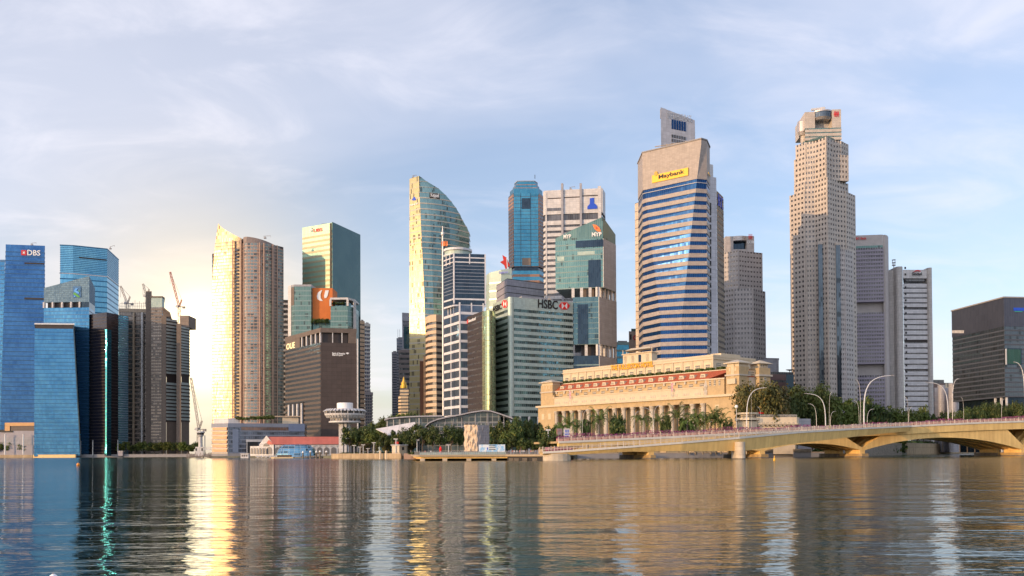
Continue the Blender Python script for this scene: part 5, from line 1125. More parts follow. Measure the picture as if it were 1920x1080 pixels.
# ---------------------------------------------------------------- water and land
def water_mat():
    m, nt, bs = mat('bay_water'); L = nt.links
    bs.inputs['Base Color'].default_value = (.020, .036, .020, 1);  bs.inputs['IOR'].default_value = 1.34
    bs.inputs['Specular IOR Level'].default_value = .52; bs.inputs['Specular Tint'].default_value = (.97, .96, .84, 1)
    g = nt.nodes.new('ShaderNodeNewGeometry')
    spw = nt.nodes.new('ShaderNodeSeparateXYZ'); L.new(g.outputs['Position'], spw.inputs[0])
    mrr = nt.nodes.new('ShaderNodeMapRange'); mrr.inputs['From Min'].default_value = 50; mrr.inputs['From Max'].default_value = 330; mrr.inputs['To Min'].default_value = .03; mrr.inputs['To Max'].default_value = .13
    L.new(spw.outputs[1], mrr.inputs['Value']); L.new(mrr.outputs[0], bs.inputs['Roughness'])
    def layer(sx, sy, det, rough, rot=0):
        mp = nt.nodes.new('ShaderNodeMapping'); mp.inputs['Scale'].default_value = (sx, sy, 1); mp.inputs['Rotation'].default_value = (0, 0, rot); L.new(g.outputs['Position'], mp.inputs[0])
        n = nt.nodes.new('ShaderNodeTexNoise'); n.inputs['Scale'].default_value = 1; n.inputs['Detail'].default_value = det; n.inputs['Roughness'].default_value = rough; L.new(mp.outputs[0], n.inputs['Vector']); return n.outputs['Fac']
    h = nmath(nt, 'ADD', nmath(nt, 'MULTIPLY', layer(.10, .22, 2, .5, .25), WA), nmath(nt, 'MULTIPLY', layer(.55, 1.3, 3, .55, -.1), WB))
    patch = layer(.012, .03, 2, .5)
    mr = nt.nodes.new('ShaderNodeMapRange'); mr.inputs['From Min'].default_value = .38; mr.inputs['From Max'].default_value = .62; mr.inputs['To Min'].default_value = .25; mr.inputs['To Max'].default_value = 1.0; L.new(patch, mr.inputs['Value'])
    h = nmath(nt, 'ADD', h, nmath(nt, 'MULTIPLY', nmath(nt, 'MULTIPLY', layer(1.6, 4.2, 2, .5, .12), WC), mr.outputs[0]))
    b = nt.nodes.new('ShaderNodeBump'); b.inputs['Strength'].default_value = 1; b.inputs['Distance'].default_value = 1; L.new(h, b.inputs['Height']); L.new(b.outputs[0], bs.inputs['Normal'])
    return m
WA, WB, WC = .23, .050, .008
m = M().add([(-9000, -3000, 0), (9000, -3000, 0), (9000, 7000, 0), (-9000, 7000, 0)], [(0, 1, 2, 3)])
tag(obj('water', m, water_mat(), uv=False), kind='structure', label='calm bay water with rippled reflections of the towers')
GZ = 1.6
shore = [(-3000, 1024), (392, 1024), (392, 690), (478, 688), (480, 645), (600, 618), (640, 508), (700, 496), (768, 478), (1000, 440), (1012, 372), (1070, 370), (1082, 448), (1300, 455), (1562, 470), (1690, 640), (1850, 1000), (4500, 1000)]
sp = [gx(a, d) for a, d in shore]
poly = sp+[(12000, 9000), (-12000, 9000)]
mGround = stone('paved_ground', (.20, .19, .16), (.13, .14, .09), scale=.05, rough=.9); mQuay = stone('stained_quay_stone', (.52, .40, .26), (.30, .23, .15), scale=.35, rough=.9, streak=.6, joint=(3, 5), jd=.8)
tag(obj('ground', M().prism(ccw(poly), -1, GZ), mGround), kind='structure', label='flat waterside land under the city')
def quay(label, pts, z1, m_=mQuay, cop=wTan, th=1.2, group='quay walls'):
    t = thing('quay_wall', label, 'quay wall', (*pts[0], 0)); 
    for i, (a, b) in enumerate(zip(pts, pts[1:])):
        obj('wall_face', M().slab(a, b, -.8, z1-.35, th, .35+i*.004), m_, t); obj('coping', M().slab(a, b, z1-.35, z1, th+.2, .5+i*.004), cop, t)
    return t
g = gx
quay('long grey quay wall under the trees of the far left shore', [g(143, 1020), g(392, 1020)], 3.4, wGreyM, wGreyM)
quay('golden sunlit stretch of quay wall on the far left shore', [g(62, 1008), g(142, 990)], 3.5, stone('sunlit_gold_stone', (.72, .52, .26), rough=.9), wTan)  # golden sunlight put into the stone colour of this stretch
quay('tan quay wall at the extreme left of the far shore', [g(-260, 1016), g(61, 1010)], 3.4, mQuay, wTan)
quay('stained stone quay wall between the pier and the little white kiosk', [g(622, 507), g(640, 502), g(700, 492), g(752, 480)], 2.9)
quay('stone quay wall behind the promenade deck', [g(770, 474), g(1000, 437)], 2.2)
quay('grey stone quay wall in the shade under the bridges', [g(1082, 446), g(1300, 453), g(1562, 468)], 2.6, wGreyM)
quay('pale boulder faced bank seen through the middle bridge arches', [g(1562, 466), g(1690, 640)], 8.0, stone('boulder_bank', (.42, .38, .32), (.16, .14, .12), scale=.9, rough=.95))
quay('stone quay and white wall beyond the last bridge arch', [g(1700, 655), g(1850, 990), g(2300, 990)], 8.5)

# ---------------------------------------------------------------- trees
mLeafs = [leafm('dark_green_leaf', (.025, .045, .014), (.07, .10, .025)), leafm('olive_leaf', (.05, .08, .015), (.11, .14, .028)), leafm('bronze_leaf', (.05, .055, .018), (.11, .09, .028), (.17, .10, .03))]
mBark = stone('bark', (.16, .12, .09), (.09, .07, .05), scale=2, rough=.95)
mPalmL = leafm('palm_leaf', (.05, .085, .02), (.12, .16, .035)); mPalmT = stone('palm_trunk', (.28, .23, .17), (.18, .15, .11), scale=2, rough=.9)
def crown_mesh(seed, kind, n=1500, sz=.055):
    """unit crown: height 1 (0.3..1), built of leaf sized blades around many clumps"""
    r = random.Random(seed); m = M(); cl = []
    k = {'round': 26, 'wide': 34, 'column': 20}[kind]
    for i in range(k):
        a = r.uniform(0, 2*pi); ph = r.uniform(-.5, 1); rr = r.uniform(.55, 1)
        if kind == 'wide': cl.append((cos(a)*rr*.60*math.sqrt(max(.1, 1-ph*ph*.75)), sin(a)*rr*.5, .66+ph*.25, r.uniform(.11, .19)))
        elif kind == 'column': cl.append((cos(a)*rr*.2, sin(a)*rr*.2, .58+ph*.36, r.uniform(.08, .14)))
        else: cl.append((cos(a)*rr*.36*math.sqrt(max(.15, 1-ph*ph*.8)), sin(a)*rr*.34, .62+ph*.30, r.uniform(.09, .16)))
    for i in range(n):
        c = cl[r.randrange(k)]; d = Vector((r.gauss(0, 1), r.gauss(0, 1), r.gauss(0, 1))).normalized()*c[3]*r.uniform(.55, 1.12)
        p = Vector(c[:3])+d; s = sz*r.uniform(.5, 1.25)
        nrm = (d.normalized()+Vector((r.uniform(-.8, .8), r.uniform(-.8, .8), r.uniform(-.2, .9)))).normalized()
        u_ = nrm.orthogonal().normalized(); v_ = nrm.cross(u_); a = r.uniform(0, 6.3); u2 = (u_*cos(a)+v_*sin(a))*s; v2 = (v_*cos(a)-u_*sin(a))*s*.6
        m.add([p-u2, p-v2*.9, p+u2, p+v2*.9], [(0, 1, 2, 3)])
    return m, cl
def tree_proto(seed, kind, lm, n=1500, sz=.055):
    t = thing('tree', 'tree', 'tree', (0, 0, -500)); LOC[t] = Vector((0, 0, 0))
    cm, cl = crown_mesh(seed, kind, n, sz); obj('crown', cm, lm, t, uv=False)
    m = M().tube([(0, 0, 0), (.01, 0, .2), (0, .01, .42), (.02, 0, .6)], [.028, .02, .016, .008], 7)
    for c in cl[:7]: m.tube([(0, 0, .3), (c[0]*.5, c[1]*.5, (c[2]+.3)*.5+.03), (c[0]*.9, c[1]*.9, c[2])], [.011, .008, .003], 5)
    obj('trunk', m, mBark, t); return t
PR = {}
for kind in ('round', 'wide', 'column'):
    for li in range(3): PR[kind, li] = [tree_proto(11+li*7+s*3+len(kind), kind, mLeafs[li], 1900 if kind != 'wide' else 4600, .046 if kind != 'wide' else .033) for s in range(2)]
used = set()
def tree(kind, li, px, pytop, d, label, group, w=None, gz=GZ):
    base = gx(px, d); h = zat(px, pytop, d)-gz; pr = random.choice(PR[kind, li])
    sx_ = h if w is None else w/FPX*d/{'round': .85, 'wide': 1.35, 'column': .5}[kind]
    loc = (base[0], base[1], gz); rz = random.uniform(0, 6)
    if pr in used: r = dup(pr, loc, rz, (sx_, sx_, h), label, group)
    else: used.add(pr); r = pr; r.location = loc; r.rotation_euler = (0, 0, rz); r.scale = (sx_, sx_, h); r['label'] = label; r['group'] = group
    return r
G_ = 'row of trees along the far left shore'
for i in range(30):
    px = -8+i*13+random.uniform(-4, 4); tree('round', random.choice((0, 1, 1)), px, random.uniform(828, 834) if px < 300 or px > 350 else 829, 1034+random.uniform(0, 8), 'small round tree in the long row along the far left shore', G_, random.uniform(18, 26))
for i in range(26):
    px = 652+i*9.0+random.uniform(-3, 3); top = 812-36*min(1, max(0, (px-652)/95))+random.uniform(-3, 3); 
    if px > 800: top = 778+(px-800)*.12+random.uniform(-2, 2)
    tree('round', random.choice((0, 0, 1)), px, top, 620+random.uniform(-15, 15), 'dark green tree of the wooded rise behind the promenade', 'wooded rise behind the promenade', random.uniform(24, 34))
for px, top, w, li in ((655, 800, 34, 0), (677, 803, 36, 0), (700, 806, 36, 1), (722, 812, 26, 0), (743, 806, 30, 0), (765, 800, 30, 0), (792, 795, 42, 0), (812, 800, 34, 0), (845, 797, 36, 0), (862, 803, 26, 0)):
    tree('round', li, px, top, (496 if px < 772 else 476)+random.uniform(-4, 6) if px > 700 else 512, 'dark leafy tree on the promenade in front of the glass pavilion', 'promenade trees before the glass pavilion', w)
for px, top, w in ((725, 833, 16), (772, 826, 22), (688, 830, 18), (705, 834, 14)): tree('round', 2, px, top, 505 if px < 705 else 499, 'small bronze leaved tree low on the promenade', 'small bronze promenade trees', w)
for px, top, w, li in ((926, 797, 34, 0), (944, 788, 34, 0), (968, 782, 30, 0), (985, 786, 34, 0), (1003, 792, 30, 0), (955, 808, 40, 1), (1020, 798, 32, 0), (1034, 806, 30, 0), (975, 812, 40, 1), (1047, 795, 28, 0), (1005, 818, 34, 0), (1040, 822, 26, 1)):
    tree('round', li, px, top, random.uniform(452, 470), 'dense dark tree in the grove left of the bridge landing', 'grove left of the bridge landing', w)
for i in range(9): tree('column', 0, 915+i*15+random.uniform(-3, 3), 822+random.uniform(-3, 4), 448, 'low dark shrub tree at the edge of the grove', 'shrubs under the grove', 16)
for px, top, w in ((1032, 812, 30), (1046, 817, 26), (1020, 822, 22)): tree('round', 0, px, top, 379, 'low dark tree hiding the left end of the road bridge', 'trees at the left bridge end', w)
for px, top, w, lab in ((1158, 776, 34, 'dark ragged tree standing alone before the middle of the colonnade'), (1097, 786, 18, 'slim dark tree before the left part of the colonnade'), (1250, 778, 26, 'dark leaning tree left of the palm cluster at the hotel'), (1287, 782, 34, 'bushy tree amid the palms right of the colonnade'), (1365, 785, 24, 'small round tree at the right corner of the hotel')):
    tree('round', 0, px, top, 453 if px > 1180 else 460, lab, 'garden trees in front of the hotel', w)
for px, top, w, li, d in ((1425, 722, 112, 2, 470), (1452, 728, 100, 2, 478), (1404, 742, 50, 2, 466), (1474, 748, 50, 0, 482)):
    tree('wide', li, px, top, d, 'broad bronze green rain tree beside the right end of the hotel', 'rain trees beside the hotel', w)
for px, top, w, li, d in ((1516, 721, 105, 1, 532), (1540, 735, 84, 1, 540), (1506, 745, 70, 0, 526)):
    tree('wide', li, px, top, d, 'tall yellow green tree at the foot of the tallest stepped tower', 'tall trees at the foot of the stepped tower', w)
for i, (px, top, w) in enumerate(((1556, 754, 44), (1580, 750, 46), (1604, 752, 44), (1632, 745, 50), (1655, 760, 40), (1682, 766, 44), (1570, 768, 50), (1610, 770, 50), (1648, 772, 44), (1705, 770, 40), (1732, 764, 30), (1745, 775, 34), (1768, 772, 30), (1720, 778, 40), (1690, 778, 40), (1540, 765, 36))):
    tree('round', (0, 1, 1, 0)[i % 4], px, top, 660+(px-1560)*.4, 'bushy green tree in the belt behind the bridge deck', 'tree belt behind the bridge', w)
for i in range(12):
    px = 1800+i*14; top = 772-min(14, i*3)+random.uniform(-2, 2); tree('wide', 0, px, top, 520+random.uniform(-8, 8) if px > 1790 else 700, 'dark rounded tree on the bank below the smoked glass block', 'trees below the smoked glass block', 50)
for i, px in enumerate((448, 461, 474, 486, 499, 508)): tree('round', 1, px, 781+random.uniform(-3, 2), 700, 'small tree growing on the roof of the round lamp lit building' if False else 'small tree growing on the roof garden of the blue grey pier building', 'roof garden trees', 16, zat(470, 791, 698))
for i, px in enumerate((590, 600, 611)): tree('round', 0, px, 597, 921, 'dark shrub on the terrace below the orange billboard', 'terrace shrubs below the orange billboard', 14, zat(600, 611, 921))
for i, px in enumerate((624, 633, 643)): tree('round', 0, px, 566.5, 917, 'trailing shrub in the white framed roof terrace', 'shrubs in the white framed terrace', 12, zat(633, 574, 917))
def palm_proto(seed):
    r = random.Random(seed); t = thing('palm_tree', 'palm', 'palm tree', (0, 0, -500)); LOC[t] = Vector((0, 0, 0))
    obj('trunk', M().tube([(0, 0, 0), (.01, 0, .3), (.02, 0, .55), (.02, 0, .72)], [.024, .017, .014, .012], 8), mPalmT, t)
    m = M()
    for k in range(17):
        a = 2*pi*k/17+r.uniform(-.2, .2); up = r.uniform(.0, .55) if k % 2 else r.uniform(-.15, .25); L_ = r.uniform(.26, .34); d = Vector((cos(a), sin(a), 0)); pts = []
        for j in range(8):
            f = j/7; pts.append(Vector((.02, 0, .72))+d*L_*f*(1-.12*f)+Vector((0, 0, .75*(up+.15)*f*L_/.3-.26*f*f*f*(1.0-.2*up))))
        sd = d.cross(Vector((0, 0, 1)))
        for j in range(7):
            p, q_ = pts[j], pts[j+1]; w = .055*math.sin(pi*(j+1)/8.2)+.012
            for s in (-1, 1):
                for e in range(2):
                    o = (q_-p)*e*.5; m.add([p+o, p+o+(q_-p)*.36, p+o+(q_-p)*.7+sd*s*w+Vector((0, 0, -w*.5))], [(0, 1, 2)])
            m.bar(p, q_, .004)
    obj('crown', m, mPalmL, t, uv=False); return t
PP = [palm_proto(3), palm_proto(8), palm_proto(21)]
for i, (px, top, d) in enumerate(((1066, 787, 452), (1080, 792, 455), (1106, 785, 462), (1124, 777, 460), (1202, 777, 458), (1235, 779, 457), (1272, 771, 454), (1304, 772, 453), (1333, 774, 452), (1343, 775, 455), (1290, 786, 451), (1318, 785, 451), (1352, 784, 451), (1054, 795, 450))):
    b = gx(px, d); h = (zat(px, top, d)-GZ)/.84; lab = 'feathery palm tree in the row in front of the hotel colonnade'
    if i < 3: r = PP[i]; r.location = (b[0], b[1], GZ); r.scale = (h, h, h); r['label'] = lab; r['group'] = 'palms in front of the hotel'
    else: r = dup(PP[i % 3], (b[0], b[1], GZ), i*1.7, (h*.95, h*.95, h), lab, 'palms in front of the hotel')
for (k, ps) in list(PR.items()):
    for p in ps:
        if p not in used:
            for c in list(p.children): bpy.data.objects.remove(c)
            bpy.data.objects.remove(p)

# ---------------------------------------------------------------- the bridges
mBr = stone('ochre_bridge_paint', (.90, .62, .24), (.62, .40, .15), scale=.12, rough=.6, streak=.5); mBrW = stone('white_bridge_edge', (.74, .68, .60), scale=.3, rough=.6); mBrS = stone('soffit_concrete', (.42, .31, .17), rough=.7)
mPier = stone('pier_concrete', (.62, .54, .43), (.42, .35, .27), scale=.4, rough=.8, joint=(30, 1.6), jd=.85); mPierD = stone('wet_and_shaded_concrete', (.25, .21, .16), (.12, .1, .08), scale=.8, rough=.7)
mRailP = stone('pink_planter', (.62, .36, .30), (.54, .30, .25), rough=.7); mRail = stone('cream_railing', (.62, .52, .44), rough=.5)
def lerpt(tab, x):
    if x <= tab[0][0]: return tab[0][1]
    for (a, b), (c, d) in zip(tab, tab[1:]):
        if x <= c: return b+(d-b)*(x-a)/(c-a)
    return tab[-1][1]
JD = [(1018, 318), (1150, 322), (1280, 329), (1387, 339), (1500, 360), (1600, 386), (1710, 418)]
JT = [(1018, 846.5), (1070, 843.5), (1190, 835), (1280, 828), (1387, 819), (1500, 808.5), (1630, 801), (1710, 797.5)]
JB = [(1018, 852), (1064, 853.5), (1135, 849), (1200, 846.3), (1375, 845.8), (1402, 845), (1420, 842.5), (1500, 831), (1560, 824), (1660, 812.8), (1710, 808.5)]
jub = thing('footbridge', 'curved ochre footbridge with white edge and cream railings, nearest bridge', 'footbridge', (*gx(1200, 325), 0))
xs = [1018, 1040, 1064, 1100, 1135, 1170, 1200, 1240, 1280, 1320, 1360, 1387, 1402, 1420, 1450, 1480, 1500, 1530, 1560, 1600, 1630, 1660, 1690, 1710]
rows = []
for x in xs:
    d = lerpt(JD, x); zt_ = zat(x, lerpt(JT, x), d); zb = zat(x, lerpt(JB, x), d); rows.append((gx(x, d), zt_, min(zb, zt_-.9)))
def sweep(rows, prof):
    """rows: (xy, ztop, zbot); prof: list of (inward, f(zt, zb))"""
    m = M(); n = len(prof); vs = []
    for i, (p, zt_, zb) in enumerate(rows):
        a = Vector(rows[max(0, i-1)][0]); b = Vector(rows[min(len(rows)-1, i+1)][0]); t_ = (b-a).normalized(); inn = Vector((-t_.y, t_.x))
        vs += [(p[0]+inn.x*q[0], p[1]+inn.y*q[0], q[1](zt_, zb)) for q in prof]
    k = len(rows); fs = [(i*n+j, (i+1)*n+j, (i+1)*n+(j+1) % n, i*n+(j+1) % n) for i in range(k-1) for j in range(n)]+[tuple(range(n)), tuple(range((k-1)*n, k*n))[::-1]]
    return m.add(vs, fs)
obj('deck_edge', sweep(rows, [(0, lambda t_, b: t_), (0, lambda t_, b: t_-.75), (.5, lambda t_, b: t_-.8), (.5, lambda t_, b: t_-.02)]), mBrW, jub, uv=True)
obj('deck', sweep(rows, [(.5, lambda t_, b: t_-.1), (.5, lambda t_, b: t_-.78), (6.4, lambda t_, b: t_-.78), (6.4, lambda t_, b: t_-.1)]), mBrS, jub)
obj('girder', sweep(rows, [(.25, lambda t_, b: t_-.78), (.9, lambda t_, b: b), (4.4, lambda t_, b: b), (6.0, lambda t_, b: t_-.78)]), mBr, jub)
c = gx(1387, 338.5); a0, zq = gx(1374, 337.8), zat(1387, 828.5, 338)
rr = (gx(1399, 338)[0]-gx(1375, 338)[0])/2
obj('pier', M().prism(ccw([(c[0]-rr*.75*cos(pi*i/8), c[1]-rr*.9*sin(pi*i/8)-.8) for i in range(9)]+[(c[0]+rr*1.2, c[1]+5.5), (c[0]-rr*.75, c[1]+5.5)]), -1, zq), mPier, jub); obj('tide_band', M().prism(offs(ccw([(c[0]-rr*.75*cos(pi*i/8), c[1]-rr*.9*sin(pi*i/8)-.8) for i in range(9)]+[(c[0]+rr*1.2, c[1]+5.5), (c[0]-rr*.75, c[1]+5.5)]), .05), -1, .5), mPierD, jub)
rr2 = gx(1071, 320)[0]-gx(1019, 320)[0]
obj('abutment', M().prism(ccw([(gx(1019, 320)[0]+rr2*.5-rr2*.5*cos(pi*i/8), 322-3.4*sin(pi*i/8)) for i in range(9)]+[(gx(1071, 320)[0], 327), (gx(1019, 320)[0], 327)]), -1, zat(1040, 850.5, 320)), mPier, jub)
def railing(rows, off_, h, step, parent, m_, posts=.07, rails=(1.0, .55)):
    m = M(); pts = []
    for i, (p, zt_, zb) in enumerate(rows):
        a = Vector(rows[max(0, i-1)][0]); b = Vector(rows[min(len(rows)-1, i+1)][0]); t_ = (b-a).normalized(); pts.append(Vector((p[0]-t_.y*off_, p[1]+t_.x*off_, zt_)))
    for a, b in zip(pts, pts[1:]):
        n = max(1, int((b-a).length/step))
        for k in range(n): q_ = a.lerp(b, k/n); m.bar(q_, q_+Vector((0, 0, h*(1.25 if (k % 5 == 0) else 1))), posts*(1.9 if k % 5 == 0 else 1))
        for r in rails: m.bar(a+Vector((0, 0, h*r)), b+Vector((0, 0, h*r)), posts*.8)
    return obj('railing', m, m_, parent)
railing(rows, .4, 1.35, 1.9, jub, mRail, .14, (1.0, .7, .4)); railing(rows, 6.1, 1.3, 2.2, jub, mRail, .12)

# road bridge: straight front line, arched ribs with open V piers
def eline(px): # front edge point at photo column px
    k = (px-960)/FPX; Y = (379-.33*57.7)/(1-.33*k); return (k*Y, Y)
ET = [(1048, 827), (1130, 823.5), (1200, 820.5), (1300, 815.5), (1400, 810.5), (1500, 806), (1640, 801), (1740, 795.5), (1830, 791.3), (1920, 788.3), (2000, 787), (2200, 790)]
rb = thing('road_bridge', 'wide ochre road bridge on arched ribs and V shaped piers behind the footbridge', 'road bridge', (*eline(1620), 0))
exs = list(range(1048, 2201, 24)); er = []
for x in exs: p = eline(x); er.append((p, zat(x, lerpt(ET, x), p[1]), 0))
def gd(x): return lerpt([(1048, 1.2), (1200, 2.0), (1640, 3.0), (2200, 3.4)], x)
W_ = 30
obj('deck_edge', sweep(er, [(0, lambda t_, b: t_), (0, lambda t_, b: t_-.9), (.6, lambda t_, b: t_-.95), (.6, lambda t_, b: t_-.02)]), mBrW, rb)
er2 = [(p, zt_, zt_-.93-gd(x)) for x, (p, zt_, _) in zip(exs, er)]
obj('deck', sweep(er2, [(.6, lambda t_, b: t_-.1), (.6, lambda t_, b: t_-.93), (W_, lambda t_, b: t_-.93), (W_, lambda t_, b: t_-.1)]), mBrS, rb)
obj('edge_girder', sweep(er2, [(.3, lambda t_, b: t_-.94), (.3, lambda t_, b: b), (2, lambda t_, b: b), (2, lambda t_, b: t_-.94)]), mBr, rb)
tb = Vector((1, .33)).normalized(); nb_ = Vector((-tb.y, tb.x)); O = Vector(eline(1048))
def es(px): return (Vector(eline(px))-O).length
stab = [(es(x), r[1]) for x, r in zip(exs, er2)]; sbot = [(es(x), r[2]) for x, r in zip(exs, er2)]
pp = [es(1070), es(1223), es(1432), es(1620), es(1922), es(2200)]; spr = [4.0, 4.5, 5.0, 6.0, 6.6, 7.0]
for ri, off_ in enumerate((1.0, 8.5, 16, 23.5)):
    for (sa, za), (sb, zb) in zip(zip(pp, spr), zip(pp[1:], spr[1:])):
        wv = min(10.0, (sb-sa)*.18); top = []; K = 12
        for i in range(K+1): s = sa+wv+(sb-sa-2*wv)*i/K; top.append((s, lerpt(sbot, s)+.05))
        apexa, apexb = (sa+.2, lerpt(sbot, sa)-(lerpt(sbot, sa)-2.5)*.74), (sb-.2, lerpt(sbot, sb)-(lerpt(sbot, sb)-2.5)*.74)
        soff = []; zc_ = (lerpt(sbot, (sa+sb)/2)-2.6); lo1, lo2 = 3.0, 3.0
        for i in range(17):
            f = i/16; s = sa+.2+(sb-sa-.4)*f; zz = (lo1+(lo2-lo1)*f); zz = zz+(zc_-zz)*(1-abs(2*f-1)**2.0); soff.append((s, zz))
        out = [apexa]+top+[apexb]+soff[::-1]
        pts0 = [(*(O+tb*s+nb_*off_), z) for s, z in out]; pts1 = [(*(O+tb*s+nb_*(off_+4.2)), z) for s, z in out]
        n = len(out); m = M().add(pts0+pts1, [tuple(range(n))[::-1], tuple(range(n, 2*n))]+[(i, (i+1) % n, n+(i+1) % n, n+i) for i in range(n)])
        obj('arch_rib', m, mBr, rb)
for i, s in enumerate(pp[1:5]):
    for ri, off_ in enumerate((.4, 15.4)):
        p = O+tb*s; L_ = 5.2 if i != 0 else 3.4
        P_ = [tuple(p+tb*x+nb_*y) for x, y in ((-L_*.5, off_), (-L_*.35, off_-1.1), (L_*.35, off_-1.1), (L_*.5, off_), (L_*.5, off_+13.4), (-L_*.5, off_+13.4))]
        obj('pier_base', M().prism(ccw(P_), -1, 1.7), stone('ochre_wet_pier', (.50, .34, .15), (.30, .20, .10), scale=.6, rough=.7) if ri == 0 else mPierD, rb)
        obj('tide_band', M().prism(offs(ccw(P_), .04), -1, .55), mPierD, rb)
        obj('pier', M().prism(ccw([tuple(p+tb*x+nb_*y) for x, y in ((-1.3, off_+.7), (1.3, off_+.7), (1.3, off_+11), (-1.3, off_+11))]), 1.7, 4.6), mBr, rb)
railing(er, .5, 1.25, 2.4, rb, mRail, .15, (1.0, .6))
m = M(); 
for i, (a, b) in enumerate(zip(er, er[1:])):
    for k in range(2):
        pa = Vector(a[0]).lerp(Vector(b[0]), k/2+.03)+nb_*2.2; pb = Vector(a[0]).lerp(Vector(b[0]), k/2+.47)+nb_*2.2; z = a[1]+(b[1]-a[1])*k/2
        z2 = a[1]+(b[1]-a[1])*(k+1)/2
        m = M(); m.prism(ccw([tuple(pa), tuple(pb), tuple(pb+nb_*1.1), tuple(pa+nb_*1.1)]), min(z, z2)-.08, max(z, z2)+.95); obj('planter', m, mRailP, rb)
mBoug = leafm('bougainvillea', (.30, .05, .14), (.42, .10, .22), (.05, .08, .02))
m = M(); r = random.Random(5)
for i, (a, b) in enumerate(zip(er, er[1:])):
    hgt = .5+.9*max(0, math.sin(i*1.1))+(.6 if i < 16 else 0)
    for k in range(190):
        f = r.random(); p = Vector((*(Vector(a[0]).lerp(Vector(b[0]), f)+nb_*(2.7+r.uniform(-.6, .7))), a[1]+(b[1]-a[1])*f+.95+r.random()**1.5*hgt))
        u_ = Vector((r.uniform(-1, 1), r.uniform(-1, 1), r.uniform(-1, 1))).normalized()*.22; v_ = u_.orthogonal().normalized()*.2; m.add([p-u_, p-v_, p+u_, p+v_], [(0, 1, 2, 3)])
tag(obj('flower_hedge', m, mBoug, uv=False), 'magenta bougainvillea spilling over the planters of the road bridge', 'flowers', kind='stuff')
# far bank concrete pieces seen below: storm drain wall boxes
for px, d, w, lab in ((1440, 450, 20, 'left'), (1505, 456, 32, 'middle')):
    a, b = gx(px-w/2, d-3), gx(px+w/2, d-3); t = thing('concrete_landing', 'shaded concrete landing under the road bridge, %s one' % lab, 'landing', (a[0], a[1], 0)); obj('slab', M().slab(a, b, 2.4, 4.0, 2, 0), mPierD, t); obj('footing', M().slab(a, b, -.5, 2.4, 1.5, -.3), wGreyM, t)  # shade under the bridge put into the slab's dark colour

m = M()
for (pa, da), (pb, db), k in (((1535, 478), (1690, 655), 3200), ((1700, 680), (1855, 1020), 3600), ((1855, 1020), (2100, 1020), 2400)):
    q_ = hedge_mesh((*gx(pa, da), GZ), (*gx(pb, db), GZ), 3.0, 8.0, k, 1.0); m.add(q_.v, q_.f)
tag(obj('shrubbery', m, mLeafs[0], uv=False), 'dark shrubbery lining the bank behind the road bridge', 'shrubs', kind='stuff')
for px, top, w in ((1034, 818, 26), (1046, 822, 22), (1056, 828, 16)): tree('round', 0, px, top, 378, 'low dark tree hiding the left end of the road bridge', 'trees at the left bridge end', w) if False else None
# ---------------------------------------------------------------- street lamps
def lamp_proto(name, bend, label, group, r=.16):
    t = thing(name, label, 'street lamp', (0, 0, -500), group); LOC[t] = Vector((0, 0, 0)); pts = []
    for i in range(13):
        f = i/12; pts.append(Vector((bend*f**3.2, 0, 1-(.10*f**6 if bend else 0)*abs(bend))))
        pts[-1].z = math.sin(f*pi/2*.98)**(.80) if bend else f
    obj('pole', M().tube(pts, [r*(1.25-.75*i/12)/10 for i in range(13)], 8), mSteel, t)
    e = pts[-1]; s = 1 if bend >= 0 else -1
    obj('lamp_head', M().bar(e+Vector((-.005*s, 0, 0)), e+Vector((.055*s, 0, .004)), .022, .012), wGreyM, t); return t
lamps = [ # px base, py base, px head, py head, d
 (1089, 826, 1094, 770, 390), (1092, 826, 1103, 768, 391), (1225, 815, 1209, 765, 402), (1226, 815, 1236, 760, 403), (1400, 800, 1434, 727, 412), (1409, 806, 1409, 735, 409),
 (1548, 796, 1512, 738, 430), (1531, 800, 1517, 757, 419), (1555, 797, 1560, 735, 437), (1557, 798, 1566, 771, 428), (1614, 795, 1605, 712, 440), (1620, 797, 1671, 704, 424), (1626, 796, 1638, 767, 432), (1611, 796, 1603, 752, 448),
 (1703, 794, 1698, 745, 445), (1704, 794, 1710, 763, 440), (1778, 788, 1740, 717, 436), (1786, 787, 1797, 710, 440), (1807, 786, 1802, 745, 452), (1878, 782, 1883, 748, 448), (1922, 780, 1903, 679, 447), (1189, 818, 1197, 772, 398), (1288, 810, 1290, 790, 400), (1322, 808, 1320, 778, 405), (1330, 808, 1335, 790, 405), (1427, 800, 1420, 763, 416)]
L0 = None
for i, (bx, by, hx, hy, d) in enumerate(lamps):
    e = at(bx, by, d); h_ = at(hx, hy, d); z0 = min(e.z, lerpt(ET, bx) and zat(bx, lerpt(ET, bx), eline(bx)[1])-.6); H_ = h_.z-z0; dx = h_.x-e.x
    lab = 'tall curved street lamp rising above the road bridge deck' if H_ > 14 else 'shorter curved street lamp on the road bridge'
    pos = 'with its head over x' ; base = (e.x, d, z0)
    if L0 is None: L0 = lamp_proto('street_lamp', .5, lab, 'street lamps on the road bridge', .12)
    if i == 0: t = L0; t.location = base; t['label'] = lab
    else: t = dup(L0, base, 0, 1, lab, 'street lamps on the road bridge')
    t.scale = (dx/.5 if abs(dx) > .4 else .8, H_*.8, H_)
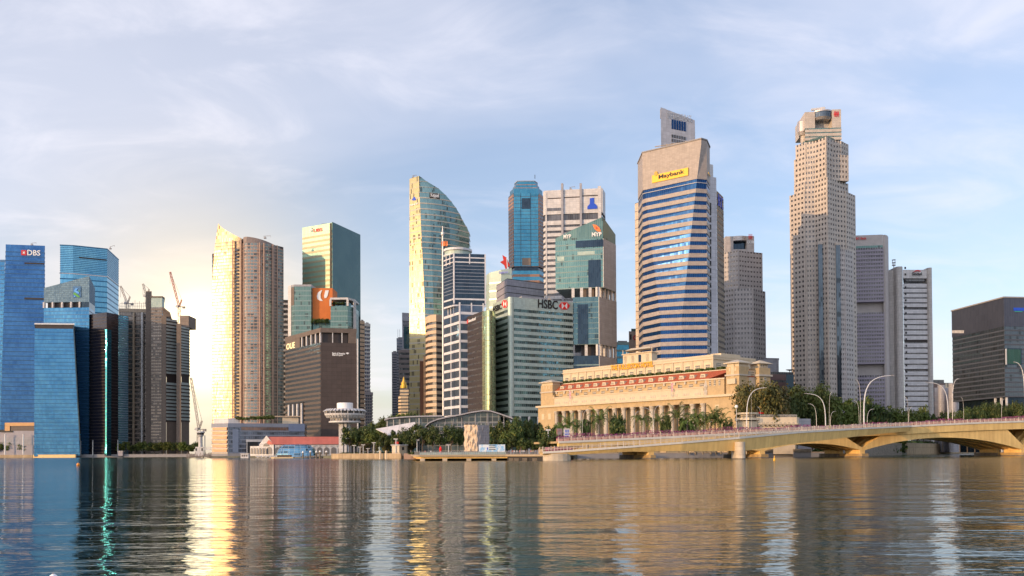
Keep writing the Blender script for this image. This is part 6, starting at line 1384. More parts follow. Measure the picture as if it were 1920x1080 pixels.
for i, px in enumerate((118, 129.5, 140, 151, 174, 198, 221)):
    b = gx(px, 1019); h = zat(px, 825 if px != 198 else 820, 1019)-2
    if i == 0: fpz = thing('flagpole', 'bare pale flagpole on the far left quay', 'flagpole', (b[0], b[1], 2), 'flagpoles on the far left quay'); obj('pole', M().tube([(b[0], b[1], 2), (b[0], b[1], 2+h)], [.5, .35], 7), mSteel, fpz); obj('base', M().box(b[0]-.7, b[1]-.7, 1.6, b[0]+.7, b[1]+.7, 2.4), wGreyM, fpz)
    else: dup(fpz, (b[0], b[1], 2), 0, (1, 1, h/h0))
    if i == 0: h0 = h
lp = None
for i, (px, top, d) in enumerate(((664, 835, 502), (681, 834, 500), (701, 830, 496), (742, 823, 484), (782, 825, 474), (675, 838, 501), (841, 834, 462), (1028, 806, 440), (690, 841, 499))):
    b = gx(px, d); h = zat(px, top, d)-GZ
    if lp is None: lp = thing('promenade_lamp', 'slim white promenade lamp with a flat crossbar head', 'street lamp', (b[0], b[1], GZ), 'lamps along the promenade'); obj('pole', M().tube([(b[0], b[1], GZ), (b[0], b[1], GZ+h)], .2, 6), mSteel, lp); obj('lamp_head', M().box(b[0]-1.1, b[1]-.3, GZ+h-.2, b[0]+1.1, b[1]+.3, GZ+h+.15), wWhite, lp); hh0 = h
    else: dup(lp, (b[0], b[1], GZ), 0, (1, 1, h/hh0))
# ---------------------------------------------------------------- waterfront, left to right
# low building at the far left
P = quadd((8, 66), 793, (1032, 1032), 20); t = bld('low brown building with a sunlit orange stone frame behind the shore trees', 'low building', 'low_building', P); za, zb = zat(20, 793, 1032), zat(20, 808, 1032)
obj('upper_wall', M().prism(P, zb, za), wBrown, t); obj('lower_wall', M().prism(offs(ccw(P), .6), G0, zb), wLav, t); mOr = stone('orange_sandstone', (.72, .42, .20), rough=.8)
panel(t, 'stone_frame', P[0], P[1], (10, 792.5), (66, 798.5), mOr, .6); panel(t, 'stone_frame', P[0], P[1], (10, 799), (19, 808), mOr, .7); panel(t, 'roof_edge', P[0], P[1], (0, 808), (25, 810.5), mBlk, 1.2); panel(t, 'pale_base', P[0], P[1], (4, 820), (66, 834), wGrey, 1.0)
P = quadd((-200, 7), 806, (1034, 1034), 15); t = bld('dark low wing at the extreme left behind the shore trees', 'low building', 'low_building', P); obj('wall', M().prism(P, G0, zat(0, 808, 1034)), wLav, t); obj('roof', M().prism(offs(ccw(P), 1), zat(0, 808, 1034), zat(0, 806, 1034)), mBlk, t)
for px in (9.5, 43.5):
    b = gx(px, 1026); t = thing('white_post', 'short thick white post standing before the low building, %s one' % ('left' if px < 20 else 'right'), 'post', (b[0], b[1], GZ), 'thick white posts on the far left shore'); obj('pole', M().tube([(b[0], b[1], GZ), (b[0], b[1], zat(px, 815, 1026))], .6, 8), mWht, t); obj('cap', M().box(b[0]-.9, b[1]-.9, zat(px, 815, 1026), b[0]+.9, b[1]+.9, zat(px, 815, 1026)+.5), mSteel, t)
b = gx(227, 1018); t = thing('kiosk', 'small grey kiosk on the far left quay', 'kiosk', (b[0], b[1], GZ)); obj('wall', M().box(b[0]-2.5, b[1]-2, GZ, b[0]+2.5, b[1]+2, 6.5), wLav, t); obj('roof', M().box(b[0]-3.2, b[1]-2.6, 6.5, b[0]+3.2, b[1]+2.6, 7.1), wWhite, t)
# harbour control tower + pier
d = 700; c = gx(376, d); zt_ = zat(376, 809, d)
t = thing('control_tower', 'small white harbour control tower with a flared top cabin', 'tower', (c[0], c[1], GZ)); obj('shaft', M().lathe((c[0], c[1], 0), [(1.7, GZ), (1.5, zt_-4)], 12), wWhite, t); obj('cabin', M().lathe((c[0], c[1], 0), [(1.5, zt_-4.2), (2.6, zt_-3), (2.6, zt_-2.6)], 10), wWhite, t); obj('cabin_window', M().lathe((c[0], c[1], 0), [(2.5, zt_-2.6), (3.0, zt_-1)], 10), gWin, t); obj('cabin_roof', M().lathe((c[0], c[1], 0), [(3.4, zt_-1), (3.4, zt_-.4), (2.6, zt_)], 10), wWhite, t)
obj('service_pipe', M().tube([(c[0]+3, c[1]+1, GZ), (c[0]+3, c[1]+1, zt_-3)], .35, 6), wGrey, t)
for x0, x1, y0, y1 in ((369, 373, 837, 845), (379, 381, 837, 846)): pass
zz = zat(376, 838, d); obj('base_arcade', M().box(c[0]-3, d-3, GZ, c[0]+3, d-1.8, zz), wWhite, t)
for x in (-2.2, 2.2): obj('arcade_opening', M().box(c[0]+x-.5, d-3.1, zz-3, c[0]+x+.5, d-2.9, zz-1), mBlk, t)
obj('gangway', M().bar((c[0]+3, d-2.4, zz-1.5), (c[0]+11, d-2.4, zz-2.0), 2.2, 1.0), wWhite, t); obj('gangway_roof', M().bar((c[0]+3, d-2.4, zz), (c[0]+11, d-2.4, zz-.6), 2.4, .4), wWhite, t)
def piles(label, px0, px1, d, zt, n, m_=mPierD, w=3.0, deck=None, dm=None, name='jetty'):
    a, b = Vector(gx(px0, d)), Vector(gx(px1, d)); t = thing(name, label, 'jetty', (a.x, a.y, 0)); u_ = (b-a).normalized(); nn_ = Vector((-u_.y, u_.x))
    obj('deck', M().prism(ccw([tuple(a), tuple(b), tuple(b+nn_*w), tuple(a+nn_*w)]), zt-.5, zt), dm or wGreyM, t)
    for i in range(n): p = a.lerp(b, (i+.5)/n)+nn_*.6; obj('pile', M().tube([(p.x, p.y, -1), (p.x, p.y, zt-.5)], .32, 6), m_, t)
    return t
t = piles('dark timber jetty with many raking stakes left of the blue grey pier building', 350, 396, 678, 1.6, 14)
m = M(); r = random.Random(2)
for i in range(22): p = gx(350+i*2.2, 677); m.bar((p[0], p[1], -.5), (p[0]+r.uniform(-.8, .8), p[1], 2.2+r.uniform(0, 2.2)), .35)
obj('stakes', m, wBrown2, t)
# pier building
dc = 690
P, H = quad((396, 795), (427, 793), (571, 797), 0, dc); P = [gx(397, dc+6), gx(427.5, dc), gx(571, dc+22), gx(575, dc+60), gx(402, dc+45)]; H = zat(427, 793.5, dc)
t = bld('low blue grey pier building with orange lit window grid on its left face', 'pier building', 'pier_building', P)
z0 = zat(427, 850, dc); cap(t, P, G0, z0, wGreyM, .6, 'plinth'); floors(t, P, z0, H-3, 6, .72, glass('pier_glass', (.16, .19, .25), (.09, .11, .15), (1.6, 3), (.16, .17, .2), .08, rough=.2, dark=.15), stone('pier_blue_panel', (.20, .23, .30), rough=.5), .2); cap(t, P, H-3, H, stone('pier_blue_panel2', (.22, .25, .33), rough=.5), .3)
wOrangeW = glass('amber_blinds', (.42, .20, .10), (.22, .12, .08), (1.0, 3), (.55, .42, .26), .2, metal=.2, rough=.4)
zh = (H-3-z0)/6
for i in range(6): obj('amber_window_band', M().slab(Vector(P[0])+Vector((.8, -.1)), Vector(P[1])-Vector((.8, .1)), z0+i*zh+zh*.32, z0+(i+1)*zh-.15, .4, .35), wOrangeW, t); obj('cream_sill', M().slab(P[0], P[1], z0+i*zh-.3, z0+i*zh+.55, .6, .6), wCream, t)
for x0, x1 in ((450, 524),): pass
A_, B_ = P[1], P[2]
panel(t, 'blue_panel', A_, B_, (436, 805), (447, 848), stone('steel_blue_panel', (.20, .25, .36), rough=.4), .45); panel(t, 'blue_panel', A_, B_, (541, 795), (571, 809), stone('steel_blue_panel2', (.16, .21, .34), rough=.4), .6)
panel(t, 'warm_windows', A_, B_, (452, 800), (540, 807), glass('warm_interior', (.24, .14, .10), (.10, .08, .08), (2.2, 3), (.1, .1, .12), .1, metal=.3), .3)
b1 = quadd((400, 428, 450), 783, (dc+14, dc+8, dc+11), 14); obj('roof_block', M().prism(b1, H, zat(420, 784, dc+8)), wWhite, t)
b2 = quadd((527, 562), 780, (dc+22, dc+26), 12); zr_ = zat(527, 788, dc+22); obj('roof_room', M().prism(offs(ccw(b2), -1), H, zat(527, 781.5, dc+22)), wCream, t); obj('roof_canopy', M().prism(ccw([gx(505, dc+20), gx(563, dc+24), gx(563, dc+40), gx(505, dc+34)]), zat(527, 781.5, dc+22), zat(527, 779.8, dc+22)), wTan, t)
panel(t, 'open_bay', A_, B_, (461, 828), (484, 850), mBlk, .5); panel(t, 'white_lintel', A_, B_, (461, 824), (500, 828.5), wWhite, 1.2); panel(t, 'pale_post', A_, B_, (462, 828.5), (463.5, 850), wWhite, 1.2)

# old pier with the red roof
dp = 630
A, B = gx(487.5, dp), gx(512.5, dp-3); Cq = gx(648, dp+6)
t = thing('old_pier', 'long old pier hall with salmon red roof, white gable and arches', 'pier hall', (A[0], A[1], GZ))
ze, zr = zat(500, 833.5, dp), zat(500, 819, dp); xm = (A[0]+B[0])/2
t_ = (Vector(Cq)-Vector(B)).normalized(); n_ = Vector((-t_.y, t_.x))
Bb = Vector(B)+n_*18; Cb = Vector(Cq)+n_*18; rg = Vector(B)+n_*9
m = M(); R0, R1 = Vector(((A[0]+B[0])/2, (A[1]+B[1])/2)), Vector(Cq)+n_*6
Bv, Cv = Vector(B), Vector(Cq)
v = [(*(Bv-t_*.5-n_*.8), ze), (*(Cv-n_*.8), ze), (*(R1), zr), (*(R0), zr), (*(Vector(A)), ze), (*(Cb), ze)]
m.add(v, [(0, 1, 2, 3), (3, 2, 5, 4), (0, 3, 4), (1, 5, 2), (0, 4, 5, 1)]); obj('roof', m, stone('salmon_roof_sheet', (.55, .16, .12), (.47, .13, .10), scale=.3, rough=.6, joint=(2.2, 40), jd=.9), t)
gA, gB = Vector(A)+Vector((-.5, -.4)), Vector(B)+Vector((.4, -.4)); gm_ = (gA+gB)/2
m = M(); f0 = [(*gA, ze), (*gB, ze), (*gm_, zr+.8)]; m.add(f0+[(x, y+1, z) for x, y, z in f0], [(0, 1, 2), (5, 4, 3), (0, 3, 4, 1), (1, 4, 5, 2), (2, 5, 3, 0)]); obj('gable', m, wWhite, t)
zq = zat(500, 850, dp)
obj('gable_wall', M().prism(ccw([tuple(gA), tuple(gB), (gB.x, gB.y+1), (gA.x, gA.y+1)]), GZ, ze-.05), wWhite, t)
def arch(t, A, B, px0, px1, ytop, ybot, nm='arch_opening', m_=gWin, out=.25):
    xm = (px0+px1)/2; r = (px1-px0)/2; pts = [(px0, ybot), (px1, ybot)]+[(xm+r*cos(pi*k/8), ytop+r-r*sin(pi*k/8)) for k in range(9)]
    return shape(t, nm, A, B, pts, m_, out, .15)
arch(t, gA, gB, 500.5, 510, 838, 851); arch(t, gA, gB, 494, 505, 831, 835.5)
WA_ = gx(469, dp+3); obj('side_wall', M().prism(ccw([WA_, (gA.x-.05, gA.y+.3), (gA.x-.05, gA.y+2), (WA_[0], WA_[1]+2)]), GZ, zat(480, 836.5, dp)), wWhite, t)
for i in range(6): arch(t, WA_, tuple(gA), 471+i*5.2-.6, 471+i*5.2+2.6, 840, 851, out=.2)
obj('side_hall', M().prism(ccw([tuple(Bv+t_*.2), tuple(Cv), tuple(Cb-n_*1), tuple(Bb-n_*1)]), GZ, ze-.3), wDark, t)
obj('arcade_wall', M().slab(tuple(Bv+t_*1), tuple(Cv), GZ, ze-.35, .5, .1), wWhite, t)
for i in range(10): px = 520+i*13.2; arch(t, tuple(Bv+t_*1), tuple(Cv), px-4.8, px+4.8, 838.5, 852, out=.3)
for i in range(12): p = Bv+t_*(4+i*3.9)-n_*.9; obj('eave_bracket', M().bar((p.x, p.y, ze-.4), (p.x-.2, p.y+.8, ze-2), .25), wWhite, t)
# glass dome pavilion
c = gx(555, 612); t = thing('glass_pavilion', 'blue faceted glass dome pavilion in front of the red roofed pier', 'pavilion', (c[0], c[1], 0)); zt_ = zat(555, 833.5, 612); m = M(); r0 = gx(594, 612)[0]-gx(555, 612)[0]
obj('glass_shell', M().lathe((c[0], c[1], 0), [(r0, 1), (r0*.97, 3), (r0*.86, zt_-3), (r0*.7, zt_-.6), (r0*.55, zt_)], 14, 1, .45), glass('dome_glass', (.15, .35, .50), (.06, .12, .20), (3, 1.6), (.30, .36, .42), .06, .1, rough=.08, wob=.08, dark=.25), t)
obj('base_deck', M().lathe((c[0], c[1], 0), [(r0+1, .3), (r0+1, 1)], 20, 1, .5), wGreyM, t)
t = piles('white timber jetty with crossed braces before the white gable', 479, 540, 606, 1.5, 8, wWhite, 3, dm=wWhite)
m = M()
for i in range(8): a, b = gx(480+i*7.5, 605.6), gx(487+i*7.5, 605.6); m.bar((*a, .1), (*b, 1.4), .2); m.bar((*a, 1.4), (*b, .1), .2)
for i in range(12): a = gx(480+i*5, 606); m.bar((*a, 1.4), (*a, 2.6), .15)
obj('cross_braces', m, wWhite, t)
a = gx(460, 612); t = thing('ticket_hut', 'tiny white hut with square windows at the left end of the white jetty', 'hut', (a[0], a[1], 0)); obj('wall', M().box(a[0]-2.6, 610, .2, a[0]+2.6, 614, 3.2), wWhite, t); obj('roof', M().box(a[0]-2.9, 609.7, 3.2, a[0]+2.9, 614.3, 3.5), wWhite, t)
for k in (-1.4, 0, 1.4): obj('window', M().box(a[0]+k-.4, 609.8, 1.2, a[0]+k+.4, 610.05, 2.4), wBrown, t)
a, b = gx(509, 596), gx(552, 596); t = thing('ferry_boat', 'low cream bumboat moored in front of the glass dome', 'boat', ((a[0]+b[0])/2, 596, 0)); L_ = b[0]-a[0]
hull = [(a[0], 596), (a[0]+2, 594.5), (b[0]-.5, 594.5), (b[0], 596), (b[0]-.5, 597.5), (a[0]+2, 597.5)]; obj('hull', M().prism(ccw([(x, y) for x, y in hull]), -.2, .9, ccw(offs(ccw(hull), .3))), stone('boat_cream', (.68, .55, .36), rough=.5), t)
obj('cabin', M().box(a[0]+4, 595, .9, b[0]-2, 597, 2.0), wDark, t); obj('cabin_roof', M().box(a[0]+3.6, 594.8, 2.0, b[0]-1.6, 597.2, 2.2), wTan, t)
wl_ = None
for i, px in enumerate((568, 582, 593, 600, 612)):
    c = gx(px, 598)
    if wl_ is None:
        wl_ = thing('mooring_pile', 'dark mooring pile with a white domed cap beside the glass dome', 'mooring pile', (c[0], c[1], 0), 'white capped mooring piles'); obj('pile', M().tube([(c[0], c[1], -1), (c[0], c[1], 3.6)], .5, 8), mPierD, wl_); obj('cap', M().lathe((c[0], c[1], 3.6), [(.75, 0), (.7, .5), (.4, .95), (.05, 1.1)], 10), mWht, wl_)
    else: dup(wl_, (c[0], c[1], -.2*i % .5), 0, 1)
t = piles('grey landing stage at the right of the glass dome', 574, 622, 600, 1.4, 9)
# revolving lookout tower
d = 560; c = gx(647, d)
t = thing('lookout_tower', 'round white lookout tower shaped like a stacked disc on columns', 'lookout tower', (c[0], c[1], GZ)); Z = lambda py: zat(647, py, d); k = d/FPX
for i in range(8): an = 2*pi*i/8+.3; p = (c[0]+cos(an)*3.0, c[1]+sin(an)*3.0); obj('shaft_column', M().box(p[0]-.7, p[1]-.7, GZ, p[0]+.7, p[1]+.7, Z(793)), wWhite, t)
obj('shaft_core', M().lathe((c[0], c[1], 0), [(2.4, GZ), (2.4, Z(790))], 14), wGreyM, t)
obj('lower_ring', M().lathe((c[0], c[1], 0), [(8, Z(793.5)), (9.8, Z(792.5)), (9.8, Z(790)), (8.6, Z(789.5))], 32), wWhite, t); obj('lower_windows', M().lathe((c[0], c[1], 0), [(8.3, Z(789.5)), (8.3, Z(785.5))], 32), gWin, t)
for i in range(16): an = 2*pi*i/16; p = (c[0]+cos(an)*8.6, c[1]+sin(an)*8.6); obj('ring_post', M().box(p[0]-.25, p[1]-.25, Z(789.5), p[0]+.25, p[1]+.25, Z(784)), wWhite, t)
obj('belly', M().lathe((c[0], c[1], 0), [(8.6, Z(785.5)), (10.2, Z(783)), (12.2, Z(779)), (12.4, Z(776))], 32), wWhite, t); obj('windows', M().lathe((c[0], c[1], 0), [(11.7, Z(776)), (12.1, Z(770.5))], 32), gWin, t)
for i in range(20): an = 2*pi*i/20; p = (c[0]+cos(an)*12.2, c[1]+sin(an)*12.2); obj('window_post', M().box(p[0]-.2, p[1]-.2, Z(776), p[0]+.2, p[1]+.2, Z(770)), wWhite, t)
m = M()
for i in range(36):
    an = 2*pi*i/36; p = Vector((c[0]+cos(an)*12.2, c[1]+sin(an)*12.2, Z(770.5))); m.bar(p+Vector((-cos(an)*1.0, -sin(an)*1.0, 1.0)), p+Vector((cos(an)*1.1, sin(an)*1.1, -.4)), 1.2, .3)
    q_ = Vector((c[0]+cos(an)*11.8, c[1]+sin(an)*11.8, Z(779))); m.bar(q_, q_+Vector((cos(an)*-.8, sin(an)*-.8, -1.4)), 1.0, .4)
obj('scalloped_rim', m, wWhite, t); obj('roof', M().lathe((c[0], c[1], 0), [(12.2, Z(770.5)), (11.4, Z(768)), (5, Z(766.5))], 32), wGrey, t); obj('drum', M().lathe((c[0], c[1], 0), [(4.9, Z(767)), (4.9, Z(756)), (4.5, Z(755.5))], 28), mWht, t)

# big glass pavilion with curved roofs
dg = 496
def zz(px, py): return zat(px, py, dg)
t = thing('curved_roof_pavilion', 'long glass waterfront pavilion under a sweeping curved grey roof', 'pavilion', (*gx(880, dg), GZ))
top = [(798, 799), (806, 792), (820, 786), (840, 781.5), (862, 777.5), (885, 772.5), (905, 769.5), (920, 770), (938, 775.5), (962, 784)]
rt = [((gx(px, dg)), zz(px, py), 0) for px, py in top]
obj('curved_roof', sweep(rt, [(-2.5, lambda a, b: a), (-2.5, lambda a, b: a-.45), (20, lambda a, b: a-.7), (20, lambda a, b: a-.2)]), mRoof, t); obj('roof_edge', sweep(rt, [(-2.9, lambda a, b: a+.1), (-2.9, lambda a, b: a-.6), (-2.5, lambda a, b: a-.6), (-2.5, lambda a, b: a+.1)]), wGrey, t)
gPav = glass('pavilion_glass', (.09, .12, .12), (.03, .04, .045), (3.2, 2.6), (.30, .30, .28), .07, .08, rough=.1, metal=.3, dark=.4, wob=.03)
wl = [((gx(px+3 if px < 820 else px, dg)), zz(px, py)-.8, 0) for px, py in top[:-1]]
obj('glass_wall', sweep(wl, [(.2, lambda a, b: a), (.2, lambda a, b: GZ), (18, lambda a, b: GZ), (18, lambda a, b: a)]), gPav, t)
for i, (px, py) in enumerate([(805, 795), (820, 787), (836, 783), (851, 780), (866, 777), (892, 772), (915, 771), (945, 778)]):
    a = gx(px, dg-.3); obj('mullion_post', M().bar((a[0]-1.5 if px < 860 else a[0], a[1], zz(px, 826)), (a[0], a[1], zz(px, py)-.5), .35), wGrey, t)
for y in (793, 800, 812, 822): a, b = gx(806 if y < 812 else 818, dg-.2), gx(946, dg-.2); obj('transom', M().bar((*a, zz(870, y)), (*b, zz(870, y)), .3), wGrey if y != 822 else wTealE, t)
obj('teal_canopy', M().prism(ccw([gx(800, dg-3), gx(862, dg-3), gx(862, dg), gx(800, dg)]), zz(830, 826), zz(830, 822.5)), gTeal, t)
top2 = [(722, 787), (732, 784), (760, 781.5), (790, 780.3), (830, 779.6)]
rt = [((gx(px, dg+14)), zat(px, py, dg+14), 0) for px, py in top2]
t = thing('curved_roof_pavilion', 'smaller glass pavilion with a thin curved roof left of the big one', 'pavilion', (*gx(770, dg+14), GZ))
obj('curved_roof', sweep(rt, [(-2.5, lambda a, b: a+.2), (-2.5, lambda a, b: a-.5), (16, lambda a, b: a-.5), (16, lambda a, b: a+.2)]), wGrey, t); rt2 = [(gx(px+3, dg+14), zat(px, py, dg+14)-.6, 0) for px, py in top2]
obj('glass_wall', sweep(rt2, [(0, lambda a, b: a), (0, lambda a, b: GZ), (14, lambda a, b: GZ), (14, lambda a, b: a)]), gPav, t)
for px in (726, 738, 750, 768, 786): a = gx(px, dg+13.4); obj('post', M().bar((*a, GZ), (*a, zat(px, 783, dg+14)), .4), wWhite, t)
t = thing('sloped_roof_hall', 'white ribbed sloping metal roof rising toward the glass pavilions', 'hall', (*gx(740, 505), GZ)); dd = 506
m = M(); A1, A2_, B1, B2_ = at(705, 804, dd), at(778, 791, dd), at(728, 815, dd-6), at(783, 812, dd-6)
m.add([A1, A2_, B2_, B1]+[p-Vector((0, 0, .4)) for p in (A1, A2_, B2_, B1)], [(0, 3, 2, 1), (4, 5, 6, 7), (0, 1, 5, 4), (1, 2, 6, 5), (2, 3, 7, 6), (3, 0, 4, 7)]); obj('roof', m, mWhiteR, t)
obj('glass_front', M().prism(ccw([gx(722, dd-4), gx(783, dd-4), gx(778, dd), gx(712, dd)]), GZ, zat(730, 817, dd)), gTealD, t)
for px in (727, 741, 756, 770): a = gx(px, dd-5); obj('post', M().bar((*a, GZ), (*a, zat(px, 814, dd-5)), .4), wGrey, t)

# wrapped statue on scaffolding
d = 396; t = thing('wrapped_statue', 'tall statue hidden in beige cloth and grey scaffold net on the promenade', 'wrapped statue', (*gx(893, d), 2))
def cloth(px0, px1, y0, y1, d0_, d1_, m_, amp, nm, seed):
    r = random.Random(seed); K, J = 22, 26; vs = []
    for j in range(J+1):
        for i in range(K+1):
            f, g_ = i/K, j/J; px = px0+(px1-px0)*f; dd = d0_+(d1_-d0_)*f; p = at(px, y1+(y0-y1)*g_, dd)
            w = amp*(math.sin(f*9+g_*3+seed)*math.sin(g_*7+f*4)+.5*math.sin(f*23-g_*11+seed)+.35*r.uniform(-1, 1)); edge = min(1, 5*f, 5*(1-f)); vs.append((p.x+(.25*amp*math.sin(g_*17) if i in (0, K) else 0), p.y-abs(w)*edge, p.z))
    n = K+1; fs = [(j*n+i, j*n+i+1, (j+1)*n+i+1, (j+1)*n+i) for j in range(J) for i in range(K)]
    return obj(nm, M().add(vs, fs), m_, t, smooth=True)
cloth(870.5, 895, 796.5, 846, d-2, d-4.5, mBurlap, .8, 'beige_cloth', 1); cloth(895.2, 917.5, 797.5, 843, d-4.5, d-1, mCurt, .3, 'scaffold_net', 4)
P = [gx(870.5, d-1.6), gx(895, d-4.1), gx(917.5, d-.6), gx(916, d+5), gx(872, d+5)]; obj('scaffold_core', M().prism(offs(ccw(P), -.15), 2, zat(890, 797.6, d)), mCurt, t)
m = M()
for px in (871, 879, 887, 895, 903, 910, 917): a = gx(px, d-.6); m.bar((*a, zat(px, 800, d)), (*a, zat(px, 793.5, d)), .15)
obj('scaffold_poles', m, wGrey, t)
# jetty promenade
dj = 344
t = thing('promenade_deck', 'long low promenade deck on stout concrete piles, with balustrade and stepped end', 'jetty', (*gx(880, dj), 0))
zt_, zb_ = zat(870, 852.6, dj), zat(870, 855.5, dj); a, b, c_, e_ = gx(775, dj+4), gx(785, dj-1), gx(948, dj-2), gx(1020, 327)
P = [a, b, c_, e_, (e_[0]+2, 372), (gx(1000, 440)), gx(770, 475)]; obj('deck', M().prism(ccw(P), zb_-.1, zt_), stone('deck_concrete', (.40, .32, .22), rough=.8), t); obj('deck_beam', M().prism(offs(ccw(P), -1.2), zb_-.8, zb_-.1), mBr, t)
obj('dark_skirt', M().slab(c_, e_, .0, zb_-.2, 1, -.8), mBlk, t)
for px, dd in ((792, dj), (834, dj), (879, dj), (926, dj), (958, 340), (968, 338), (984, 334), (1003, 331)):
    c = gx(px, dd); obj('pile', M().box(c[0]-.9, c[1]-.2, -1, c[0]+.9, c[1]+2.6, zb_-.75), mPier if px < 940 else mPierD, t)
pr = [(gx(px, dd), zt_, 0) for px, dd in ((776, dj+3), (786, dj-.6), (870, dj-1.2), (948, dj-1.6), (1018, 327.5))]
railing(pr, .4, 1.25, .8, t, wGrey, .09, (1.0, .7, .35))
obj('glass_balustrade', sweep([(p, z+1.0, 0) for p, z, _ in pr[1:4]], [(.5, lambda a, b: a), (.5, lambda a, b: zt_+.1), (.56, lambda a, b: zt_+.1), (.56, lambda a, b: a)]), gPale, t)
m = M()
for i in range(7): a, b = gx(764+i*3, 462-i*15), gx(1000, 440); 
for i in range(6): y = 470-i*6; m.prism(ccw([gx(757+i*3.2, y), gx(790, y), gx(790, y+14), gx(757+i*3.2, y+14)]), -.5, 2.8-i*.5)
tag(obj('stone_steps', m, stone('pink_stone_steps', (.40, .28, .22), rough=.9)), 'pinkish stone steps going down to the water left of the promenade deck', 'steps')
# white kiosk on quay
d = 484; t = thing('kiosk', 'small white flat roofed kiosk at the quay corner', 'kiosk', (*gx(748, d), GZ)); a, b, c_ = gx(735, d+1), gx(749, d), gx(762, d+4); P = [a, b, c_, (c_[0], d+9), (a[0], d+9)]
zk, zkt = 2.9, zat(748, 833.5, d); obj('wall', M().prism(P, 1.6, zkt-.5), wHotL, t); obj('roof', M().prism(offs(ccw(P), .6), zkt-.5, zkt), wWhite, t); panel(t, 'window', b, c_, (753.5, 838), (757.5, 844), gNavy, .1); panel(t, 'lit_front', a, b, (735.5, 836), (748.5, 848), stone('sunlit_render', (.72, .62, .48)), .08)  # left front's sunlight put into a lighter, warmer panel colour
c = gx(744, d+3); obj('lamp_mast', M().tube([(c[0], c[1], zkt), (c[0], c[1], zat(744, 824, d))], .12, 6), wWhite, t); obj('red_board', M().box(c[0]-1, c[1]-.1, zat(744, 832, d), c[0]+1, c[1]+.1, zat(744, 828, d)), mRedP, t)
for px in (713, 724): c = gx(px, 486); tt_ = thing('bollard', 'pale round post at the quay steps, %s of the two' % ('left' if px == 713 else 'right'), 'bollard', (*c, 0)); obj('post', M().tube([(*c, -.5), (*c, zat(px, 846, 486))], .55, 10), wCream, tt_); obj('post_cap', M().lathe((*c, zat(px, 846, 486)), [(.6, 0), (.6, .15), (.1, .4)], 10), wCream, tt_)
# blue event board, red sculpture, direction board near the bridge landing
d = 352; A, B = gx(898, d), gx(947, d); t = thing('event_board', 'long pale blue and white event board on the promenade deck', 'sign board', (*A, zt_))
mB_, ntB, bsB = mat('pale_blue_print'); nz = ntB.nodes.new('ShaderNodeTexNoise'); nz.inputs['Scale'].default_value = .5; co_ = ntB.nodes.new('ShaderNodeTexCoord'); ntB.links.new(co_.outputs['Object'], nz.inputs['Vector']); mr_ = ntB.nodes.new('ShaderNodeMapRange'); mr_.inputs[1].default_value = .45; mr_.inputs[2].default_value = .58; ntB.links.new(nz.outputs['Fac'], mr_.inputs[0]); ntB.links.new(nmix(ntB, mr_.outputs[0], (.62, .68, .74), (.22, .45, .72)), bsB.inputs['Base Color'])
zs0, zs1 = zat(920, 851.5, d), zat(920, 833.5, d); obj('board', M().slab(A, B, zs0, zs1, .2, .2), mB_, t, uv=False)
for f in (0, .33, .66, 1): q_ = Vector(A).lerp(Vector(B), f); obj('leg', M().box(q_.x-.1, q_.y, zt_-.1, q_.x+.1, q_.y+.2, zs1), wGrey, t)
for y in (835, 838.5, 842): panel(t, 'text_block', A, B, (917, y), (929, y+1.6), stone('board_ink', (.12, .16, .2)), .3, .08)
panel(t, 'drop_mark', A, B, (913, 839), (915, 843), mBlueS, .3, .08)
c = gx(826, 440); t = thing('red_sculpture', 'small bright red sculpture standing on the lawn before the pavilion', 'sculpture', (*c, GZ)); obj('figure', M().lathe((*c, GZ), [(.5, 0), (.7, 1.2), (.45, 2.2), (.75, 3.2), (.4, 4.2), (.1, 4.6)], 10), flat('gloss_red', (.70, .02, .01), .35), t); obj('plinth', M().box(c[0]-1, c[1]-1, GZ-.1, c[0]+1, c[1]+1, GZ+.4), wGreyM, t)
c = at(1062, 811, 430); t = thing('sign_board', 'white poster board with blue symbols near the bridge landing', 'sign board', (c.x, c.y, GZ)); A, B = gx(1057, 430), gx(1069, 430); obj('board', M().slab(A, B, zat(1060, 820, 430), zat(1060, 803.5, 430), .2, .2), wWhite, t); obj('leg', M().tube([(c.x, c.y+.4, GZ), (c.x, c.y+.4, c.z)], .15, 6), wGreyM, t)
for x0, x1, y0, y1 in ((1060, 1062, 806, 811), (1064, 1066, 806, 811), (1059, 1067, 813, 815), (1059, 1067, 817, 818.5)): panel(t, 'symbol', A, B, (x0, y0), (x1, y1), mBlueS, .3, .08)
c = at(1048, 808, 428); t = thing('sign_board', 'red and white poster board left of the blue symbol board', 'sign board', (c.x, c.y, GZ)); A, B = gx(1044, 428), gx(1054, 430); obj('board', M().slab(A, B, zat(1048, 815, 428), zat(1048, 803.5, 428), .2, .2), stone('poster_red', (.5, .10, .08), (.6, .5, .45), scale=.5), t); obj('leg', M().tube([(c.x, c.y+.4, GZ), (c.x, c.y+.4, c.z)], .15, 6), wGreyM, t)
m = hedge_mesh((*gx(1030, 362), 2.8), (*gx(1066, 362), 2.8), 2.0, 1.9, 1500, .28)
tag(obj('flower_bed', m, mBoug, uv=False), 'mound of dark magenta bougainvillea at the bridge landing', 'flower bed')
# hedge line on promenade
m = M(); 
for i, (a, b, n) in enumerate(((640, 735, 1500), (770, 860, 1500))):
    q_ = hedge_mesh((*gx(a, 512 if i == 0 else 470), GZ), (*gx(b, 500 if i == 0 else 462), GZ), 1.5, 1.6, n, .4); m.add(q_.v, q_.f)
tag(obj('low_planting', m, mHedge, uv=False), 'low green ground planting along the promenade', 'planting', kind='stuff')
